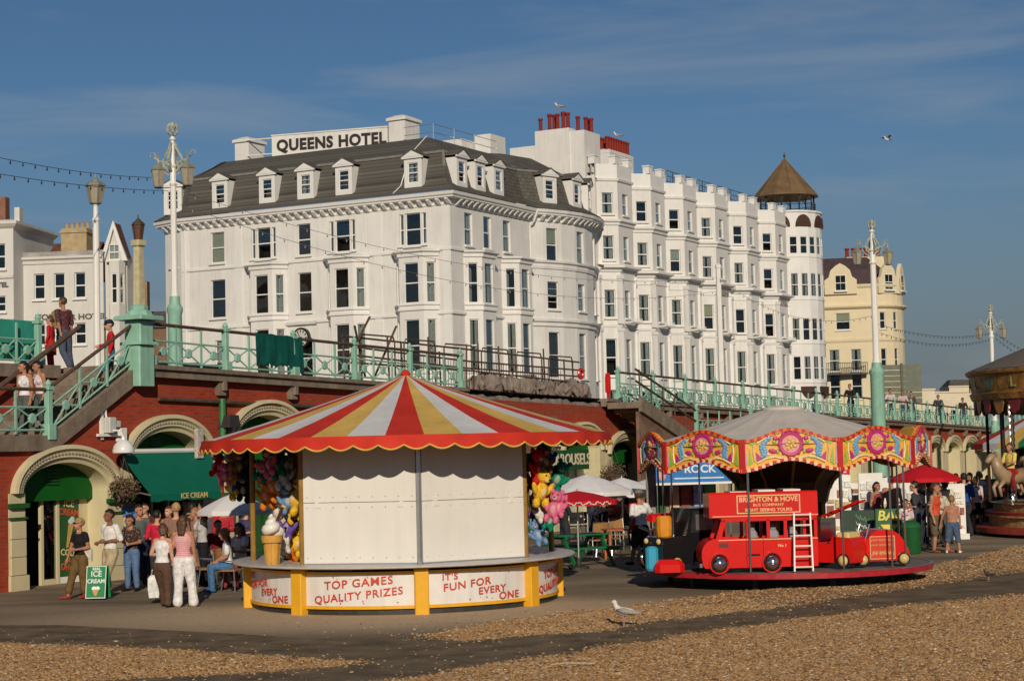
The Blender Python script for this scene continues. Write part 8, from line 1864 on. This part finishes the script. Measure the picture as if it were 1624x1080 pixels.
# ---- right hand crowd
person('dark haired man in white tee shirt behind the roundabout', g(1344,856), 1.74, R(120), ('bent','down'), ('stand','stand'), (0.70,0.69,0.66), (0.08,0.09,0.12), K_, 'fair','black',0,0.4,1)
person('sunburnt woman in strapless top behind the bar board', g(1393,860), 1.62, R(30), ('down','down'), ('stand','stand'), (0.25,0.05,0.05), (0.05,0.05,0.07), K_, 'tan','dark',0.2,0,1,0,0,(0,0),True,straps=True)
person('shirtless man seen from behind above the bar board', g(1417,862), 1.78, R(170), ('down','down'), ('stand','stand'), W_, (0.05,0.06,0.10), K_, 'tan','dark',bare=True,leg=0.45)
person('child in red and white shirt standing by the green bin', g(1439,876), 1.28, R(-10), ('bent','bent'), ('stand','stand'), (0.55,0.25,0.25), (0.05,0.07,0.14), W_, 'tan','dark',0,0.4,0.9,child=True, ptn=patt('print_red',(0.62,0.55,0.53),(0.5,0.03,0.06),'spot',12))
person('person in black jacket left of the orange topped woman', g(1463,866), 1.72, R(60), ('bent','down'), ('stand','wide'), (0.02,0.02,0.028), (0.03,0.035,0.06), K_, 'fair','dark',0.06,1,1)
person('woman in pale green vest behind the orange topped woman', g(1476,864), 1.68, R(150), ('down','bent'), ('stand','stand'), (0.42,0.45,0.36), (0.40,0.36,0.28), K_, 'tan','brown',0.1,0.1,0.35,0,0,(0,0),True,straps=True)
person('woman in orange top and khaki shorts with bare legs', g(1486,876), 1.72, R(50), ('down','bent'), ('stand','fwd'), (0.62,0.08,0.03), (0.13,0.105,0.06), (0.25,0.08,0.05), 'tan','brown',0.08,0.15,0.40,0,0,(10,5),True,straps=True,loose=0.3)
person('woman with black hair in cream blouse behind the shirtless boy', g(1502,862), 1.7, R(170), ('down','bent'), ('stand','stand'), (0.62,0.56,0.40), (0.05,0.06,0.06), K_, 'tan','black',0.14,0.5,1,0,0,(0,0),True)
person('shirtless boy in denim shorts and white trainers from behind', g(1512,877), 1.36, R(165), ('down','out'), ('wide','wide'), W_, (0.07,0.11,0.17), (0.75,0.74,0.72), 'tan','fair',bare=True,leg=0.55,child=True,loose=0.8)
person('man in royal blue shirt and dark trousers from behind', g(1532,850), 1.76, R(175), ('down','down'), ('stand','wide'), (0.02,0.08,0.30), (0.03,0.032,0.04), K_, 'fair','dark',0,0.45,1,loose=0.6)
person('woman in pale pink tee shirt and black skirt by the white stall', g(1551,846), 1.64, R(140), ('down','fwd'), ('stand','stand'), (0.66,0.52,0.52), K_, K_, 'tan','brown',0.1,0.4,0,0.35,0,(0,0),True)
# ---- people farther back who fill the shade and the crowd
back = [(232,918,1.72,-20,(0.10,0.03,0.03),'dark','man in dark red shirt in the shadow under the awning'),(262,914,1.68,160,(0.05,0.08,0.05),'brown','person in dark green top queueing under the awning'),(296,912,1.76,10,(0.04,0.04,0.05),'black','tall man in black queueing under the awning'),
 (312,918,1.6,-70,(0.35,0.30,0.26),'fair','fair haired woman in beige behind the raised hands'),(333,912,1.7,40,(0.10,0.09,0.11),'dark','man in grey between the awning and small parasol'),(356,914,1.66,200,(0.45,0.03,0.04),'dark','person in red top behind the small parasol'),(392,916,1.62,-30,(0.06,0.05,0.12),'brown','woman in purple at the far side of the small parasol'),
 (1372,850,1.7,30,(0.20,0.20,0.22),'dark','man in grey behind the dark green board'),(1428,852,1.66,-40,(0.60,0.58,0.55),'brown','woman in white behind the shirtless man'),(1452,850,1.75,100,(0.03,0.05,0.09),'dark','tall man in navy under the red parasol'),(1470,846,1.68,-20,(0.04,0.04,0.045),'black','dark haired person in black under the red parasol'),
 (1494,846,1.62,60,(0.05,0.05,0.05),'black','black haired woman behind the cream blouse'),(1519,842,1.7,170,(0.45,0.40,0.38),'dark','person in pale grey left of the blue shirted man'),(1570,838,1.65,20,(0.55,0.45,0.44),'dark','person in pale clothes by the gallopers step'),(1586,836,1.7,-30,(0.30,0.18,0.08),'brown','person in tan jacket waiting at the gallopers'),
 (940,860,1.7,120,(0.05,0.05,0.07),'dark','standing person in black behind the black chairs'),(1062,858,1.72,20,(0.35,0.12,0.05),'brown','person in rust top at the blue stall'),(1086,856,1.64,-40,(0.05,0.12,0.22),'dark','person in blue top at the blue stall'),
 (1455,872,1.7,-120,(0.05,0.05,0.055),'black','black haired person in dark clothes close left of the orange topped woman'),(1494,868,1.6,-150,(0.55,0.50,0.36),'black','woman with black hair in cream vest behind the orange topped woman'),(1541,842,1.72,150,(0.10,0.14,0.30),'fair','fair haired man in blue behind the royal blue shirt'),
 (1406,846,1.66,-10,(0.66,0.62,0.56),'dark','woman in white blouse among the card racks'),(1482,838,1.74,30,(0.30,0.08,0.06),'brown','man in brick red shirt at the back of the right crowd'),(1556,834,1.7,-60,(0.58,0.56,0.52),'grey','grey haired man in white near the white stall'),
 (972,868,1.66,-100,(0.50,0.08,0.05),'dark','person in red standing by the potted palm'),(1034,866,1.7,60,(0.06,0.10,0.07),'brown','person in dark green left of the blue stall'),(270,922,1.66,-30,(0.30,0.20,0.10),'brown','person in ochre top deep in the awning queue')]
for i,(px,py,H_,fa,top_,hr,l) in enumerate(back):
    person(l, g(px,py), H_, R(fa), (('down','bent'),('bent','down'),('belly','bent'),('down','hip'))[i % 4], (('stand','stand'),('stand','fwd'),('wide','stand'))[i % 3], top_, ((0.04,0.045,0.07),(0.10,0.09,0.07),(0.03,0.03,0.03))[i % 3], K_, ('fair','tan')[i % 2], hr, (0,0,0.12)[i % 3], (0.4,0.5,1.0)[i % 3], 1, 0, 0, (0,0), fem=('woman' in l))
# ---- leaning on the upper railing
for i,(px,l,top_,hr) in enumerate(((1350,'person in black leaning on the lacework railing below the tower',(0.02,0.02,0.02),'dark'),(1413,'person in pale pink shirt leaning on the upper railing',(0.62,0.48,0.47),'dark'),(1432,'person in light top next to the pink shirted one on the railing',(0.5,0.42,0.38),'brown'),(1447,'dark clothed person with short hair at the upper railing',(0.1,0.07,0.06),'dark'),(1489,'distant dark figure on the upper promenade',(0.05,0.05,0.06),'dark'),(1527,'last distant figure on the upper promenade beside the gallopers roof',(0.03,0.03,0.03),'dark'))):
    t_ = wt(px,-0.5); person(l, wpt(t_,-0.45,deck(t_)), 1.66, WA-R(90)+R(90) if False else R(-29+15*(i%3)), ('rail','rail'), ('stand','stand'), top_, D_, K_, 'tan', hr, 0,0.5,1,0,8)
# rider on the gallopers
person('rider in yellow shirt on a galloper horse', Vector((P(1605,800,49.6).x,49.6,1.07)), 1.5, R(-55), ('fwd','fwd'), ('ride','ride'), (0.66,0.50,0.12), (0.22,0.02,0.02), K_, 'tan','brown',0,0.4,1)

# ================================================================== birds
def gull(name, label, pos, s, rz, wing=None, dark=False):
    o = empty(name, pos, rz, label, 'bird'); mw, mg, mk = mat('gull_white',(0.68,0.64,0.58),0.8,0.1,40), mat('gull_grey',(0.36,0.31,0.26),0.8,0.3,40), mat('gull_black',(0.05,0.045,0.04),0.7)
    if dark: mw = mg = mk
    q = MB(); q.tube([(-0.20,0,0.20),(-0.12,0,0.215),(0,0,0.22),(0.08,0,0.24),(0.12,0,0.30),(0.135,0,0.345)],1,10,[0.015,0.05,0.068,0.058,0.036,0.03]); q.ell((0.145,0,0.355),(0.042,0.033,0.033),10,8); q.build('body', mw, o, smooth=True)
    q = MB(); q.tube([(0.18,0,0.352),(0.215,0,0.345),(0.225,0,0.336)],1,6,[0.013,0.009,0.003]); q.build('beak', mat('beak',(0.45,0.28,0.08),0.5), o)
    for sgn in (-1,1):
        if wing is None:
            q = MB(); q.tube([(0.09,sgn*0.05,0.245),(-0.02,sgn*0.062,0.235),(-0.16,sgn*0.045,0.215),(-0.27,sgn*0.02,0.20)],1,8,[0.02,0.045,0.03,0.006]); q.build('wing', mg, o, smooth=True)
        else:
            q = MB(); q.loft([[(0.07*(1-u*.6),sgn*(0.04+0.5*u),0.24+wing*math.sin(u*2.4)),(0.0-0.1*u,sgn*(0.04+0.5*u),0.25+wing*math.sin(u*2.4)),(-0.09-0.05*u,sgn*(0.04+0.5*u),0.24+wing*math.sin(u*2.4))] for u in np.linspace(0,1,7)],False,False,False); q.build('wing', mg, o)
        q = MB(); q.tube([(0.0,sgn*0.025,0.17),(0.005,sgn*0.025,0.08),(0.0,sgn*0.025,0.005),(0.045,sgn*0.03,0.004)],1,5,[0.012,0.006,0.006,0.005]) if wing is None else q.cyl((-0.1,sgn*0.02,0.2),(-0.2,sgn*0.02,0.2),0.006,4); q.build('leg', mat('leg_pink',(0.45,0.25,0.2),0.6), o)
    q = MB(); q.loft([[(-0.18,-0.03,0.205),(-0.18,0.03,0.205),(-0.18,0.03,0.195),(-0.18,-0.03,0.195)],[(-0.30,-0.04,0.195),(-0.30,0.04,0.195),(-0.30,0.04,0.19),(-0.30,-0.04,0.19)]]); q.build('tail', mk, o)
    o.scale = (s,s,s); return o
gull('seagull','speckled grey seagull standing on the asphalt strip in the foreground',G(990,994),1.05,R(155))
gull('pigeon','small dark pigeon on the asphalt strip at the right',G(1568,922)+Vector((0,0,0)),0.62,R(200),None,True)
gull('seagull','lone seagull flying in the blue sky at right',P(1407,228,120),1.25,R(200),0.16)
gull('seagull','gull perched on the tallest red chimney pots',H0+HX*19.3+HY*2.6+Vector((0,0,25.6)),1.6,R(170))
gull('seagull','gull perched on the lower red chimney pots',H0+HX*30.6+HY*3.6+Vector((0,0,25.3)),1.6,R(190))
# litter on the shingle
q = MB(); q.tube([(-0.28,0,0.03),(-0.1,0.02,0.045),(0.1,-0.01,0.04),(0.26,0.01,0.03)],0.007,5); tag(q.build('bleached_stick', mat('driftwood',(0.5,0.42,0.32),0.8), None, G(910,1063)+Vector((0,0,0.05)), (0,0,0.05)), 'pale thin stick lying on the shingle in the foreground', 'stick')

bpy.data.scenes.remove(WORK)
